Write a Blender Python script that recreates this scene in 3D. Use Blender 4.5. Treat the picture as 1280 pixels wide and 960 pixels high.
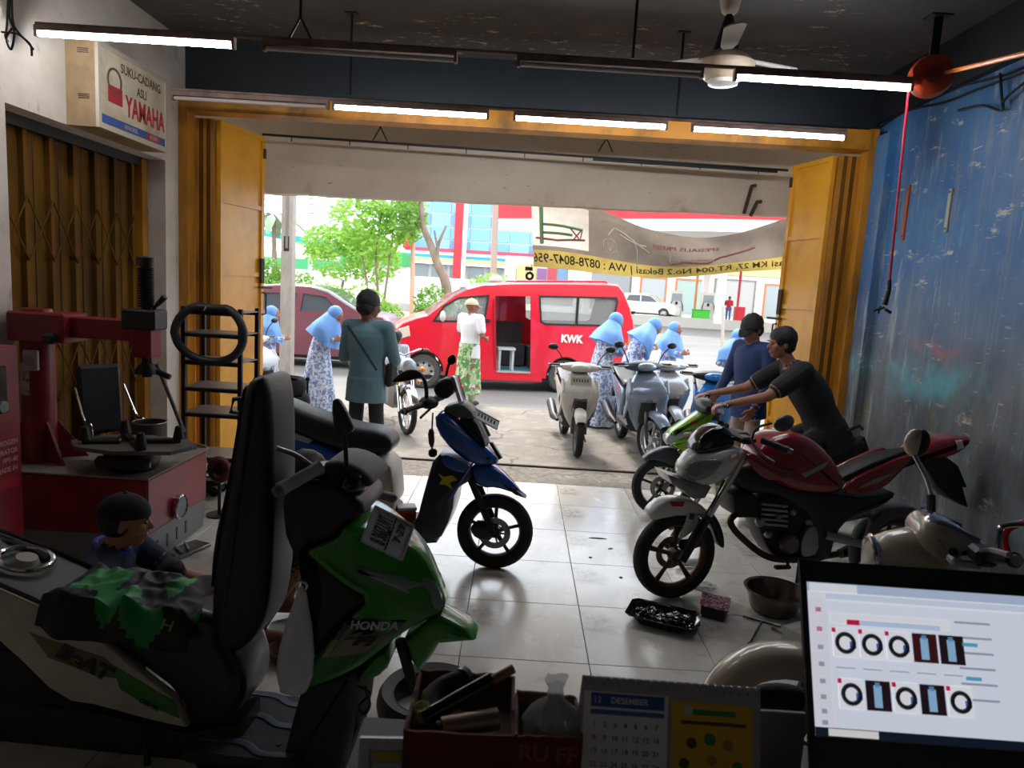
import bpy, bmesh, math, random
import numpy as np
from mathutils import Vector, Matrix, Euler
from math import pi, sin, cos, radians as RAD

for o in list(bpy.data.objects):
    bpy.data.objects.remove(o)
SC = bpy.context.scene
COL = SC.collection
random.seed(7)

# ------------------------------------------------------------------ camera
FPX, VPX, VPY, ROLL, EYE = 870.0, 652.0, 362.0, 0.060, 1.75
def _n(v):
    return v / np.linalg.norm(v)
_d = _n(np.array([(VPX - 640) / FPX, (VPY - 480) / FPX, 1.0]))
_r = _n(np.array([1.0, ROLL, 0.0]))
_dn = _n(np.cross(_d, _r))
_r = _n(np.cross(_dn, _d))
RM = np.stack([_r, _d, -_dn])          # world axes (rows) in camera coordinates x right, y down, z forward
cam_data = bpy.data.cameras.new('camera')
cam_data.sensor_width = 36.0
cam_data.lens = FPX / 1280.0 * 36.0
cam_data.clip_start = 0.05
cam_data.clip_end = 600
cam = bpy.data.objects.new('camera', cam_data)
COL.objects.link(cam)
cam_data.dof.use_dof = True
cam_data.dof.focus_distance = 4.6
cam_data.dof.aperture_fstop = 7.0
_xr, _yd, _zf = RM[:, 0], RM[:, 1], RM[:, 2]
cam.matrix_world = Matrix([[_xr[0], -_yd[0], -_zf[0], 0], [_xr[1], -_yd[1], -_zf[1], 0],
                           [_xr[2], -_yd[2], -_zf[2], EYE], [0, 0, 0, 1]])
SC.camera = cam

# ------------------------------------------------------------------ world, sun, exposure
SC.view_settings.view_transform = 'Standard'
SC.view_settings.look = 'None'
SC.view_settings.gamma = 1.0
SC.view_settings.use_curve_mapping = False
SC.view_settings.exposure = EXPOSURE = 1.35
world = bpy.data.worlds.new('hazy_sky')
SC.world = world
world.use_nodes = True
wn = world.node_tree.nodes
wl = world.node_tree.links
bg = wn['Background']
tc = wn.new('ShaderNodeTexCoord')
wnoise = wn.new('ShaderNodeTexNoise')
wnoise.inputs['Scale'].default_value = 2.2
wnoise.inputs['Detail'].default_value = 5
wl.new(tc.outputs['Generated'], wnoise.inputs['Vector'])
wr = wn.new('ShaderNodeValToRGB')
wr.color_ramp.elements[0].position = 0.36
wr.color_ramp.elements[0].color = (0.62, 0.78, 0.95, 1)
wr.color_ramp.elements[1].position = 0.55
wr.color_ramp.elements[1].color = (0.97, 0.98, 1.0, 1)
wl.new(wnoise.outputs['Fac'], wr.inputs['Fac'])
wl.new(wr.outputs['Color'], bg.inputs['Color'])
bg.inputs['Strength'].default_value = 1.4
sun_d = bpy.data.lights.new('sun', 'SUN')
sun_d.energy = 1.6
sun_d.angle = RAD(12)
sun_d.color = (1.0, 0.95, 0.88)
sun = bpy.data.objects.new('sun', sun_d)
COL.objects.link(sun)
sun.rotation_euler = (RAD(-38), RAD(-12), 0)
sun.location = (0, 20, 30)

# ------------------------------------------------------------------ pixel to place
EYEV = np.array([0, 0, EYE])
def ray(x, y):
    return RM @ np.array([(x - 640) / FPX, (y - 480) / FPX, 1.0])
def G(x, y, z=0.0):
    v = ray(x, y)
    return Vector(EYEV + v * (z - EYE) / v[2])
def AY(x, y, Y):
    v = ray(x, y)
    return Vector(EYEV + v * Y / v[1])
def AX(x, y, X):
    v = ray(x, y)
    return Vector(EYEV + v * X / v[0])

class Frame:
    """upright plane through a ground point with a heading; local x forward, y left, z up"""
    def __init__(self, org, ang):
        self.o = Vector((org[0], org[1], org[2] if len(org) > 2 else 0.0))
        self.ang = ang
        self.u = Vector((cos(ang), sin(ang), 0))
        self.n = Vector((-sin(ang), cos(ang), 0))
    def pix(self, x, y, t=0.0):
        v = Vector(ray(x, y))
        c = Vector((0, 0, EYE))
        k = (self.o + self.n * t - c).dot(self.n) / v.dot(self.n)
        p = c + v * k - self.o
        return (p.dot(self.u), p.z)
    def poly(self, pts, t=0.0):
        return [self.pix(x, y, t) for x, y in pts]
    def p3(self, x, y, t=0.0):
        s, z = self.pix(x, y, t)
        return Vector((s, t, z))

# ------------------------------------------------------------------ materials
def lin(h):
    if not isinstance(h, str):
        return tuple(h) + (1,)
    h = h.lstrip('#')
    out = []
    for i in (0, 2, 4):
        c = int(h[i:i + 2], 16) / 255
        out.append(c / 12.92 if c <= 0.04045 else ((c + 0.055) / 1.055) ** 2.4)
    return tuple(out) + (1,)

MATS = {}
def mat(name, hexc, rough=0.5, metal=0.0, var=None, bump=None, emit=None, coat=0.0, alpha=None, trans=0.0, spec=None, stretch=None):
    """var=(hex2, scale, low, high) noise mix towards a second colour; bump=(scale, strength)"""
    if name in MATS:
        return MATS[name]
    m = bpy.data.materials.new(name)
    m.use_nodes = True
    n, l = m.node_tree.nodes, m.node_tree.links
    b = n['Principled BSDF']
    b.inputs['Base Color'].default_value = lin(hexc)
    b.inputs['Roughness'].default_value = rough
    b.inputs['Metallic'].default_value = metal
    b.inputs['Coat Weight'].default_value = coat
    b.inputs['Coat Roughness'].default_value = 0.08
    if spec is not None:
        b.inputs['Specular IOR Level'].default_value = spec
    if trans:
        b.inputs['Transmission Weight'].default_value = trans
        b.inputs['IOR'].default_value = 1.1
    if alpha is not None:
        b.inputs['Alpha'].default_value = alpha
    if emit:
        b.inputs['Emission Color'].default_value = lin(emit[0])
        b.inputs['Emission Strength'].default_value = emit[1]
    if var or bump:
        t = n.new('ShaderNodeTexCoord')
        mp = n.new('ShaderNodeMapping')
        if stretch:
            mp.inputs['Scale'].default_value = stretch
        l.new(t.outputs['Object'], mp.inputs['Vector'])
    if var:
        ns = n.new('ShaderNodeTexNoise')
        ns.inputs['Scale'].default_value = var[1]
        ns.inputs['Detail'].default_value = 7
        ns.inputs['Roughness'].default_value = 0.65
        l.new(mp.outputs['Vector'], ns.inputs['Vector'])
        r = n.new('ShaderNodeMapRange')
        r.inputs['From Min'].default_value = var[2]
        r.inputs['From Max'].default_value = var[3]
        l.new(ns.outputs['Fac'], r.inputs['Value'])
        mx = n.new('ShaderNodeMix')
        mx.data_type = 'RGBA'
        mx.inputs[6].default_value = lin(hexc)
        mx.inputs[7].default_value = lin(var[0])
        l.new(r.outputs['Result'], mx.inputs[0])
        l.new(mx.outputs[2], b.inputs['Base Color'])
    if bump:
        ns2 = n.new('ShaderNodeTexNoise')
        ns2.inputs['Scale'].default_value = bump[0]
        ns2.inputs['Detail'].default_value = 4
        l.new(mp.outputs['Vector'], ns2.inputs['Vector'])
        bp = n.new('ShaderNodeBump')
        bp.inputs['Strength'].default_value = bump[1]
        bp.inputs['Distance'].default_value = 0.02
        l.new(ns2.outputs['Fac'], bp.inputs['Height'])
        l.new(bp.outputs['Normal'], b.inputs['Normal'])
    MATS[name] = m
    return m

def translucent(m, w=.45):
    """let light through thin sheets such as vinyl or leaves"""
    n, l = m.node_tree.nodes, m.node_tree.links
    b = n['Principled BSDF']
    tr = n.new('ShaderNodeBsdfTranslucent')
    mx = n.new('ShaderNodeMixShader')
    mx.inputs[0].default_value = w
    src = b.inputs['Base Color']
    if src.is_linked:
        l.new(src.links[0].from_socket, tr.inputs['Color'])
    else:
        tr.inputs['Color'].default_value = src.default_value
    l.new(b.outputs[0], mx.inputs[1]); l.new(tr.outputs[0], mx.inputs[2])
    l.new(mx.outputs[0], n['Material Output'].inputs['Surface'])
    return m

class NT:
    """small node graph builder on a new principled material"""
    def __init__(self, name, rough=0.6, metal=0.0):
        self.m = bpy.data.materials.new(name)
        MATS[name] = self.m
        self.m.use_nodes = True
        self.n, self.l = self.m.node_tree.nodes, self.m.node_tree.links
        self.b = self.n['Principled BSDF']
        self.b.inputs['Roughness'].default_value = rough
        self.b.inputs['Metallic'].default_value = metal
        t = self.n.new('ShaderNodeTexCoord')
        self.co = t.outputs['Object']
    def _set(self, sock, v):
        if isinstance(v, bpy.types.NodeSocket):
            self.l.new(v, sock)
        else:
            sock.default_value = v
    def map(self, scale=(1, 1, 1), loc=(0, 0, 0), rot=(0, 0, 0)):
        mp = self.n.new('ShaderNodeMapping')
        mp.inputs['Scale'].default_value = scale
        mp.inputs['Location'].default_value = loc
        mp.inputs['Rotation'].default_value = rot
        self.l.new(self.co, mp.inputs['Vector'])
        return mp.outputs[0]
    def noise(self, scale, lo, hi, vec=None, detail=6, rough=0.6):
        ns = self.n.new('ShaderNodeTexNoise')
        ns.inputs['Scale'].default_value = scale
        ns.inputs['Detail'].default_value = detail
        ns.inputs['Roughness'].default_value = rough
        self.l.new(vec or self.co, ns.inputs['Vector'])
        return self.rng(ns.outputs['Fac'], lo, hi)
    def voro(self, scale, lo, hi, vec=None, feature='DISTANCE_TO_EDGE'):
        v = self.n.new('ShaderNodeTexVoronoi')
        v.feature = feature
        v.inputs['Scale'].default_value = scale
        self.l.new(vec or self.co, v.inputs['Vector'])
        return self.rng(v.outputs['Distance'], lo, hi)
    def rng(self, v, lo, hi, a=0.0, b=1.0):
        r = self.n.new('ShaderNodeMapRange')
        self._set(r.inputs['Value'], v)
        r.inputs['From Min'].default_value = lo
        r.inputs['From Max'].default_value = hi
        r.inputs['To Min'].default_value = a
        r.inputs['To Max'].default_value = b
        return r.outputs[0]
    def axis(self, i, vec=None):
        s = self.n.new('ShaderNodeSeparateXYZ')
        self.l.new(vec or self.co, s.inputs[0])
        return s.outputs[i]
    def math(self, op, a, b):
        k = self.n.new('ShaderNodeMath')
        k.operation = op
        self._set(k.inputs[0], a)
        self._set(k.inputs[1], b)
        return k.outputs[0]
    def mix(self, f, a, b):
        x = self.n.new('ShaderNodeMix')
        x.data_type = 'RGBA'
        self._set(x.inputs[0], f)
        self._set(x.inputs[6], lin(a) if isinstance(a, str) else a)
        self._set(x.inputs[7], lin(b) if isinstance(b, str) else b)
        return x.outputs[2]
    def color(self, s):
        self._set(self.b.inputs['Base Color'], lin(s) if isinstance(s, str) else s)
    def rough(self, s):
        self._set(self.b.inputs['Roughness'], s)
    def bump(self, h, strength=0.3, dist=0.01):
        bp = self.n.new('ShaderNodeBump')
        bp.inputs['Strength'].default_value = strength
        bp.inputs['Distance'].default_value = dist
        self.l.new(h, bp.inputs['Height'])
        self.l.new(bp.outputs[0], self.b.inputs['Normal'])

# ------------------------------------------------------------------ mesh builder
def inset(poly, d):
    n = len(poly)
    a = sum(poly[i][0] * poly[(i + 1) % n][1] - poly[(i + 1) % n][0] * poly[i][1] for i in range(n))
    sg = 1 if a > 0 else -1
    out = []
    for i in range(n):
        p, q, r = Vector(poly[i - 1]), Vector(poly[i]), Vector(poly[(i + 1) % n])
        e1, e2 = (q - p), (r - q)
        if e1.length < 1e-6 or e2.length < 1e-6:
            out.append((q.x, q.y)); continue
        e1.normalize(); e2.normalize()
        n1, n2 = Vector((-e1.y, e1.x)) * sg, Vector((-e2.y, e2.x)) * sg
        b = n1 + n2
        k = 1 + n1.dot(n2)
        v = b * (d / max(k, 0.35))
        out.append((q.x + v.x, q.y + v.y))
    return out

def smooth_poly(poly, it=2, keep=()):
    """corner-cutting of a closed outline"""
    for _ in range(it):
        out = []
        n = len(poly)
        for i in range(n):
            a, b = poly[i], poly[(i + 1) % n]
            out.append((a[0] * .75 + b[0] * .25, a[1] * .75 + b[1] * .25))
            out.append((a[0] * .25 + b[0] * .75, a[1] * .25 + b[1] * .75))
        poly = out
    return poly

def spline(pts, k=6):
    """Catmull-Rom through 3-D points"""
    P = [Vector(p) for p in pts]
    if len(P) < 3:
        return P
    out = []
    for i in range(len(P) - 1):
        a = P[max(i - 1, 0)]; b = P[i]; c = P[i + 1]; d = P[min(i + 2, len(P) - 1)]
        for j in range(k):
            t = j / k
            out.append(0.5 * ((2 * b) + (c - a) * t + (2 * a - 5 * b + 4 * c - d) * t * t + (3 * b - a - 3 * c + d) * t ** 3))
    out.append(P[-1])
    return out

class MB:
    def __init__(self):
        self.v, self.f = [], []
    def add(self, vs, fs):
        b = len(self.v)
        self.v += [tuple(p) for p in vs]
        self.f += [tuple(i + b for i in f) for f in fs]
        return self
    def box(self, c, s, rot=None):
        x, y, z = s[0] / 2, s[1] / 2, s[2] / 2
        vs = [Vector((i * x, j * y, k * z)) for i in (-1, 1) for j in (-1, 1) for k in (-1, 1)]
        if rot is not None:
            R = rot if isinstance(rot, Matrix) else Euler(rot).to_matrix()
            vs = [R @ v for v in vs]
        c = Vector(c)
        return self.add([v + c for v in vs], [(0, 1, 3, 2), (4, 6, 7, 5), (0, 4, 5, 1), (2, 3, 7, 6), (0, 2, 6, 4), (1, 5, 7, 3)])
    def bb(self, x0, x1, y0, y1, z0, z1):
        return self.box(((x0 + x1) / 2, (y0 + y1) / 2, (z0 + z1) / 2), (abs(x1 - x0), abs(y1 - y0), abs(z1 - z0)))
    def rbox(self, c, s, r=0.01, rot=None):
        """box with rounded vertical profile on all edges (bevel via slab)"""
        x, y, z = s[0] / 2, s[1] / 2, s[2] / 2
        r = min(r, x * .9, y * .9, z * .9)
        m = MB()
        pl = [(-x + r, -z), (x - r, -z), (x, -z + r), (x, z - r), (x - r, z), (-x + r, z), (-x, z - r), (-x, -z + r)]
        m.slab(pl, -y, y, r)
        R = Matrix.Identity(3) if rot is None else (rot if isinstance(rot, Matrix) else Euler(rot).to_matrix())
        c = Vector(c)
        return self.add([R @ Vector(p) + c for p in m.v], m.f)
    def slab(self, poly, t0, t1, bev=0.0, steps=1):
        """outline in (x,z), thickness along y from t0 to t1"""
        n = len(poly)
        lay = []
        if bev > 0:
            for k in range(steps + 1):
                a = pi / 2 * k / steps
                lay.append((t0 + bev * (1 - sin(a)), inset(poly, bev * (1 - cos(a)))))
            lay = lay[::-1]
            rings = [(t, p) for t, p in lay]
            rings += [(t1 - (t - t0), p) for t, p in reversed(lay)]
        else:
            rings = [(t0, poly), (t1, poly)]
        b = len(self.v)
        for t, p in rings:
            self.v += [(q[0], t, q[1]) for q in p]
        for k in range(len(rings) - 1):
            for i in range(n):
                j = (i + 1) % n
                self.f.append((b + k * n + i, b + k * n + j, b + (k + 1) * n + j, b + (k + 1) * n + i))
        self.f.append(tuple(b + i for i in range(n))[::-1])
        self.f.append(tuple(b + (len(rings) - 1) * n + i for i in range(n)))
        return self
    def loft(self, rings, cap=True, closed=True):
        n = len(rings[0])
        b = len(self.v)
        for r in rings:
            self.v += [tuple(p) for p in r]
        for k in range(len(rings) - 1):
            for i in range(n if closed else n - 1):
                j = (i + 1) % n
                self.f.append((b + k * n + i, b + k * n + j, b + (k + 1) * n + j, b + (k + 1) * n + i))
        if cap and closed:
            self.f.append(tuple(b + i for i in range(n))[::-1])
            self.f.append(tuple(b + (len(rings) - 1) * n + i for i in range(n)))
        return self
    def tube(self, pts, r, n=8, cap=True, flat=None):
        P = [Vector(p) for p in pts]
        rr = r if isinstance(r, (list, tuple)) else [r] * len(P)
        rings = []
        up = None
        for i, p in enumerate(P):
            d = (P[min(i + 1, len(P) - 1)] - P[max(i - 1, 0)])
            if d.length < 1e-9:
                d = Vector((0, 0, 1))
            d.normalize()
            if up is None:
                up = Vector((0, 0, 1)) if abs(d.z) < 0.9 else Vector((1, 0, 0))
            a = up - d * up.dot(d)
            if a.length < 1e-4:
                a = Vector((1, 0, 0)) - d * d.x
            a.normalize()
            up = a
            c = d.cross(a)
            fa = flat or 1.0
            rings.append([p + (a * cos(2 * pi * k / n) * fa + c * sin(2 * pi * k / n)) * rr[i] for k in range(n)])
        return self.loft(rings, cap)
    def lathe(self, prof, c=(0, 0, 0), axis=(0, 0, 1), n=24, closed=False, ang=2 * pi, a0=0.0):
        """prof: (radius, height) along the axis"""
        ax = Vector(axis).normalized()
        a = Vector((0, 0, 1)) if abs(ax.z) < 0.9 else Vector((1, 0, 0))
        a = (a - ax * a.dot(ax)).normalized()
        b_ = ax.cross(a)
        c = Vector(c)
        full = abs(ang - 2 * pi) < 1e-6
        m = n if full else n + 1
        b = len(self.v)
        for r, h in prof:
            for k in range(m):
                t = a0 + ang * k / n
                self.v.append(tuple(c + ax * h + (a * cos(t) + b_ * sin(t)) * r))
        L = len(prof)
        for i in range(L if closed else L - 1):
            i2 = (i + 1) % L
            for k in range(n):
                k2 = (k + 1) % m
                self.f.append((b + i * m + k, b + i2 * m + k, b + i2 * m + k2, b + i * m + k2))
        if not closed and full:
            if prof[0][0] > 1e-5:
                self.f.append(tuple(b + k for k in range(m)))
            if prof[-1][0] > 1e-5:
                self.f.append(tuple(b + (L - 1) * m + k for k in range(m))[::-1])
        return self
    def torus(self, c, R, r, axis=(0, 1, 0), n=32, m=10, flat=1.0):
        prof = [(R + r * cos(2 * pi * k / m), r * flat * sin(2 * pi * k / m)) for k in range(m)]
        return self.lathe(prof, c, axis, n, closed=True)
    def ell(self, c, r, n=16, m=10, rot=None, z0=-1.0, z1=1.0):
        R = Matrix.Identity(3) if rot is None else (rot if isinstance(rot, Matrix) else Euler(rot).to_matrix())
        c = Vector(c)
        rings = []
        a0, a1 = math.asin(max(-1, z0)), math.asin(min(1, z1))
        for i in range(m + 1):
            a = a0 + (a1 - a0) * i / m
            k = max(cos(a), 0.002)
            rings.append([R @ Vector((r[0] * k * cos(2 * pi * j / n), r[1] * k * sin(2 * pi * j / n), r[2] * sin(a))) + c for j in range(n)])
        return self.loft(rings)
    def holes(self, outer, hs, t0, t1, fy=None):
        """flat plate in (x,z) with holes, thickness along y; fy(x,z) shifts y"""
        bm = bmesh.new()
        edges = []
        for loop in [outer] + list(hs):
            vs = [bm.verts.new((p[0], 0, p[1])) for p in loop]
            for i in range(len(vs)):
                edges.append(bm.edges.new((vs[i], vs[(i + 1) % len(vs)])))
        bmesh.ops.triangle_fill(bm, use_beauty=True, use_dissolve=False, edges=edges, normal=(0, -1, 0))
        bm.verts.ensure_lookup_table(); bm.verts.index_update()
        n = len(bm.verts)
        g = fy or (lambda x, z: 0.0)
        vs = [(v.co.x, t0 + g(v.co.x, v.co.z), v.co.z) for v in bm.verts] + [(v.co.x, t1 + g(v.co.x, v.co.z), v.co.z) for v in bm.verts]
        fs = []
        for f in bm.faces:
            ix = [v.index for v in f.verts]
            fs.append(tuple(ix)); fs.append(tuple(i + n for i in reversed(ix)))
        for e in bm.edges:
            if len(e.link_faces) == 1:
                i, j = e.verts[0].index, e.verts[1].index
                fs.append((i, j, j + n, i + n))
        bm.free()
        return self.add(vs, fs)
    def xf(self, M):
        self.v = [tuple(M @ Vector(p)) for p in self.v]
        return self
    def mirror_y(self):
        """append a copy mirrored in y"""
        b = len(self.v)
        fs = list(self.f)
        self.v += [(x, -y, z) for x, y, z in self.v]
        self.f += [tuple(i + b for i in reversed(f)) for f in fs]
        return self
    def build(self, name, material, parent=None, smooth=38, loc=None, rz=None):
        me = bpy.data.meshes.new(name)
        me.from_pydata(self.v, [], self.f)
        bm = bmesh.new(); bm.from_mesh(me)
        bmesh.ops.recalc_face_normals(bm, faces=bm.faces)
        bm.to_mesh(me); bm.free()
        if smooth:
            me.polygons.foreach_set('use_smooth', [True] * len(me.polygons))
            me.set_sharp_from_angle(angle=RAD(smooth))
        me.materials.append(material)
        o = bpy.data.objects.new(name, me)
        COL.objects.link(o)
        if parent is not None:
            o.parent = parent
        if loc is not None:
            o.location = loc
        if rz is not None:
            o.rotation_euler.z = rz
        return o

def tag(o, label=None, cat=None, group=None, kind=None):
    if label: o['label'] = label
    if cat: o['category'] = cat
    if group: o['group'] = group
    if kind: o['kind'] = kind
    return o
def thing(name, label, cat, loc=(0, 0, 0), rz=0.0, group=None):
    o = bpy.data.objects.new(name, None)
    o.empty_display_size = 0.1
    COL.objects.link(o)
    o.location = loc
    o.rotation_euler = (0, 0, rz)
    return tag(o, label, cat, group)
def struct(name, mb, m, parent=None, smooth=30):
    o = mb.build(name, m, parent, smooth)
    if parent is None:
        o['kind'] = 'structure'
    return o
def copy_tree(o, parent=None):
    c = o.copy(); COL.objects.link(c); c.parent = parent
    for ch in list(o.children):
        copy_tree(ch, c)
    return c
def text(body, size, material, parent, origin, xdir, ydir, name='lettering', align='CENTER', ext=0.0012, bold=0.0, sx=1.0, shear=0.0, space=1.0, label=None):
    """flat lettering; origin, xdir, ydir in the parent's coordinates"""
    cu = bpy.data.curves.new(name, 'FONT')
    cu.body = body; cu.size = size; cu.align_x = align; cu.align_y = 'CENTER'
    cu.extrude = ext; cu.offset = bold; cu.shear = shear; cu.space_character = space
    cu.resolution_u = 3
    t = bpy.data.objects.new(name, cu)
    COL.objects.link(t)
    bpy.context.view_layer.update()
    me = bpy.data.meshes.new_from_object(t.evaluated_get(bpy.context.evaluated_depsgraph_get()))
    bpy.data.objects.remove(t); bpy.data.curves.remove(cu)
    x = Vector(xdir).normalized() ; y = Vector(ydir); y = (y - x * y.dot(x)).normalized(); z = x.cross(y)
    M = Matrix([[x.x * sx, y.x, z.x, origin[0]], [x.y * sx, y.y, z.y, origin[1]], [x.z * sx, y.z, z.z, origin[2]], [0, 0, 0, 1]])
    me.transform(M)
    me.name = name
    me.materials.clear(); me.materials.append(material)
    o = bpy.data.objects.new(name, me)
    COL.objects.link(o)
    o.parent = parent
    if label: o['label'] = label
    return o

def split_letters(o, name='letter'):
    """one object for each letter of a lettering mesh"""
    bm = bmesh.new(); bm.from_mesh(o.data)
    todo = set(bm.verts); isl = []
    while todo:
        st_ = [todo.pop()]; cur = []
        while st_:
            v = st_.pop(); cur.append(v)
            for e in v.link_edges:
                w = e.other_vert(v)
                if w in todo: todo.remove(w); st_.append(w)
        isl.append(cur)
    for cur in isl:
        ix = {v: k for k, v in enumerate(cur)}
        fs_ = {f for v in cur for f in v.link_faces}
        me = bpy.data.meshes.new(name); me.from_pydata([tuple(v.co) for v in cur], [], [tuple(ix[v] for v in f.verts) for f in fs_])
        me.materials.append(o.data.materials[0])
        n = bpy.data.objects.new(name, me); COL.objects.link(n); n.parent = o.parent
    bm.free(); bpy.data.objects.remove(o)

# shared materials
BLACK = mat('black_plastic', '#17181a', 0.45)
GLOSSBLACK = mat('gloss_black', '#0e0f11', 0.12, coat=0.5)
RUBBER = mat('tyre_rubber', '#1b1b1c', 0.75, bump=(60, .15))
CHROME = mat('chrome', '#c9c9c9', 0.16, 1.0)
STEEL = mat('steel', '#8d8d8c', 0.35, 1.0, var=('#5c5752', 9, .4, .7))
ALU = mat('cast_aluminium', '#9b9b9a', 0.45, 0.85)
DARKMETAL = mat('dark_metal', '#2b2a2a', 0.5, 0.6)
GLASS = mat('clear_lens', '#dfe6ea', 0.05, trans=0.85)
AMBER = mat('amber_lens', '#e07a1c', 0.2)
REDLENS = mat('red_lens', '#a81018', 0.15, coat=.4)
MIRROR = mat('mirror_glass', '#b9c0c6', 0.05, 1.0)
# ================================================================== THE SHOP SHELL
XL, XR, YB, YT, ZC = -3.0, 2.98, -2.6, 6.25, 3.68
# --- materials of the shell
t = NT('worn_floor_tile', 0.2)
c = t.mix(t.noise(1.3, .35, .7), '#e2dcd2', '#cbc3b8')
c = t.mix(t.math('MULTIPLY', t.noise(5, .52, .68, t.map((1, .35, 1))), .5), c, '#f0ece6')
c = t.mix(t.math('MULTIPLY', t.noise(3.1, .56, .72, t.map((1, 1, 1), (4, 2, 0))), .6), c, '#8a7a66')
t.color(c)
t.rough(t.rng(t.noise(4, .3, .75), 0, 1, .13, .34))
t.b.inputs['Coat Weight'].default_value = .6; t.b.inputs['Coat Roughness'].default_value = .18; t.b.inputs['Coat IOR'].default_value = 1.6
TILE = t.m
GROUT = mat('grout', '#55504a', .9)
t = NT('white_plaster', .8)
c = t.mix(t.noise(2.2, .4, .75), '#cfc6ba', '#b5a999')
c = t.mix(t.noise(9, .6, .75, t.map((1, 1, .4))), c, '#8d8070')
t.color(c); t.bump(t.noise(25, .3, .7), .15)
PLASTER = t.m
t = NT('canopy_plaster', .85)
c = t.mix(t.noise(1.5, .35, .8), '#cbbfae', '#b8a995')
band = t.math('MULTIPLY', t.rng(t.axis(2), 2.66, 2.86, 1, 0), t.noise(2.2, .58, .7))
c = t.mix(band, c, '#9a8058')
c = t.mix(t.noise(14, .66, .74, t.map((1, 1, 3))), c, '#6e5c45')
t.color(c); t.bump(t.noise(12, .3, .7), .25)
CANOPY = t.m
t = NT('dark_ceiling_paint', .75)
c = t.mix(t.noise(2, .35, .7), '#4a4542', '#3a3635')
peel = t.math('MULTIPLY', t.noise(7, .575, .62, t.map((1, 2.2, 1)), 8, .75), t.noise(1.1, .50, .57))
c = t.mix(peel, c, '#b3a488')
t.color(c); t.bump(peel, .4)
CEIL = t.m
t = NT('dark_teal_beam_paint', .6)
t.color(t.mix(t.noise(3, .35, .7), '#171f25', '#11171c'))
BEAM = t.m
# blue side wall: blue coat above, bare grey coat below, scraped streaks, old colour bands
t = NT('scraped_blue_wall_paint', .45)
z = t.axis(2)
yy = t.axis(1)
zz = t.math('ADD', z, t.math('MULTIPLY', t.math('SUBTRACT', t.noise(1.6, 0, 1), .5), .5))
blue = t.mix(t.noise(2.4, .35, .7), '#3468a0', '#457aa8')
grey = t.mix(t.noise(3.2, .35, .7, t.map((1, 1, .5))), '#747a7e', '#4e5256')
c = t.mix(t.rng(zz, 1.25, 2.15), grey, blue)
cy = t.math('MULTIPLY', t.rng(t.math('ABSOLUTE', t.math('SUBTRACT', zz, 1.28), 0), .05, .17, 1, 0), t.noise(2, .42, .6))
c = t.mix(t.math('MULTIPLY', cy, .8), c, '#5fb0bd')
pk = t.math('MULTIPLY', t.rng(t.math('ABSOLUTE', t.math('SUBTRACT', zz, 1.47), 0), .02, .08, 1, 0), t.noise(3, .5, .62))
c = t.mix(t.math('MULTIPLY', pk, .7), c, '#a06a6a')
c = t.mix(t.math('MULTIPLY', t.noise(6, .57, .66, t.map((1, 1.0, .14), (3, 1, 0)), 8, .7), .8), c, '#a9b6bb')
c = t.mix(t.math('MULTIPLY', t.noise(9, .52, .64, t.map((1, 1.3, .1), (1, 5, 2)), 8, .75), .6), c, '#7d8a90')
c = t.mix(t.math('MULTIPLY', t.noise(5, .60, .66, t.map((1, .55, 1.6), (0, 7, 3)), 8, .7), .9), c, '#c9c4b2')
c = t.mix(t.math('MULTIPLY', t.noise(11, .63, .7, t.map((1, .35, 2.4), (9, 0, 0)), 8, .7), .9), c, '#cfc9b9')
c = t.mix(t.math('MULTIPLY', t.rng(zz, .95, 1.25, 1, 0), t.noise(7, .58, .7, t.map((1, 1, .25), (0, 3, 3)), 8)), c, '#8c8168')
t.color(c)
t.bump(t.noise(18, .3, .7, t.map((1, 1, .4))), .25)
t.rough(t.rng(t.noise(5, .3, .7), 0, 1, .35, .6))
BLUEWALL = t.m
YELLOW = mat('yellow_gate_paint', '#d99a24', .35, var=('#b97c16', 2.5, .45, .75))
YELLOWD = mat('worn_ochre_frame_paint', '#b8791c', .45, var=('#6d4a17', 4, .45, .7), stretch=(1, 1, .3))
BROWN = mat('brown_gate_paint', '#6e4a14', .9, spec=.15, var=('#463012', 3, .4, .7), stretch=(1, 1, .3))
RUST = mat('rusty_steel', '#4d3a2e', .75, .3, var=('#2d2522', 8, .4, .7))
t = NT('cracked_concrete', .8)
c = t.mix(t.noise(.8, .35, .7), '#8b8378', '#766e64')
c = t.mix(t.noise(4, .5, .75), c, '#9c958a')
wv = t.n.new('ShaderNodeTexNoise'); wv.inputs['Scale'].default_value = 2.0; t.l.new(t.co, wv.inputs['Vector'])
va = t.n.new('ShaderNodeVectorMath'); va.operation = 'MULTIPLY_ADD'
t.l.new(wv.outputs['Color'], va.inputs[0]); va.inputs[1].default_value = (.9, .9, .9); t.l.new(t.co, va.inputs[2])
crack = t.math('MULTIPLY', t.voro(.75, .0, .02, va.outputs[0]), 1.0)
crack = t.math('SUBTRACT', 1.0, crack)
crack = t.math('MULTIPLY', crack, t.noise(.9, .45, .55))
c = t.mix(crack, c, '#4f473e')
rough_strip = t.math('MULTIPLY', t.rng(t.axis(1), 6.85, 6.95, 1, 0), t.noise(22, .45, .6))
c = t.mix(t.math('MULTIPLY', rough_strip, .8), c, '#6d665d')
t.color(c); t.bump(t.math('ADD', t.noise(14, .3, .7), t.math('MULTIPLY', rough_strip, .8)), .5, .02)
CONC = t.m
t = NT('road_asphalt', .85)
t.color(t.mix(t.noise(.5, .35, .7, t.map((.2, 1, 1))), '#7f7d7a', '#6c6a68'))
t.bump(t.noise(40, .3, .7), .2)
ROAD = t.m

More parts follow.
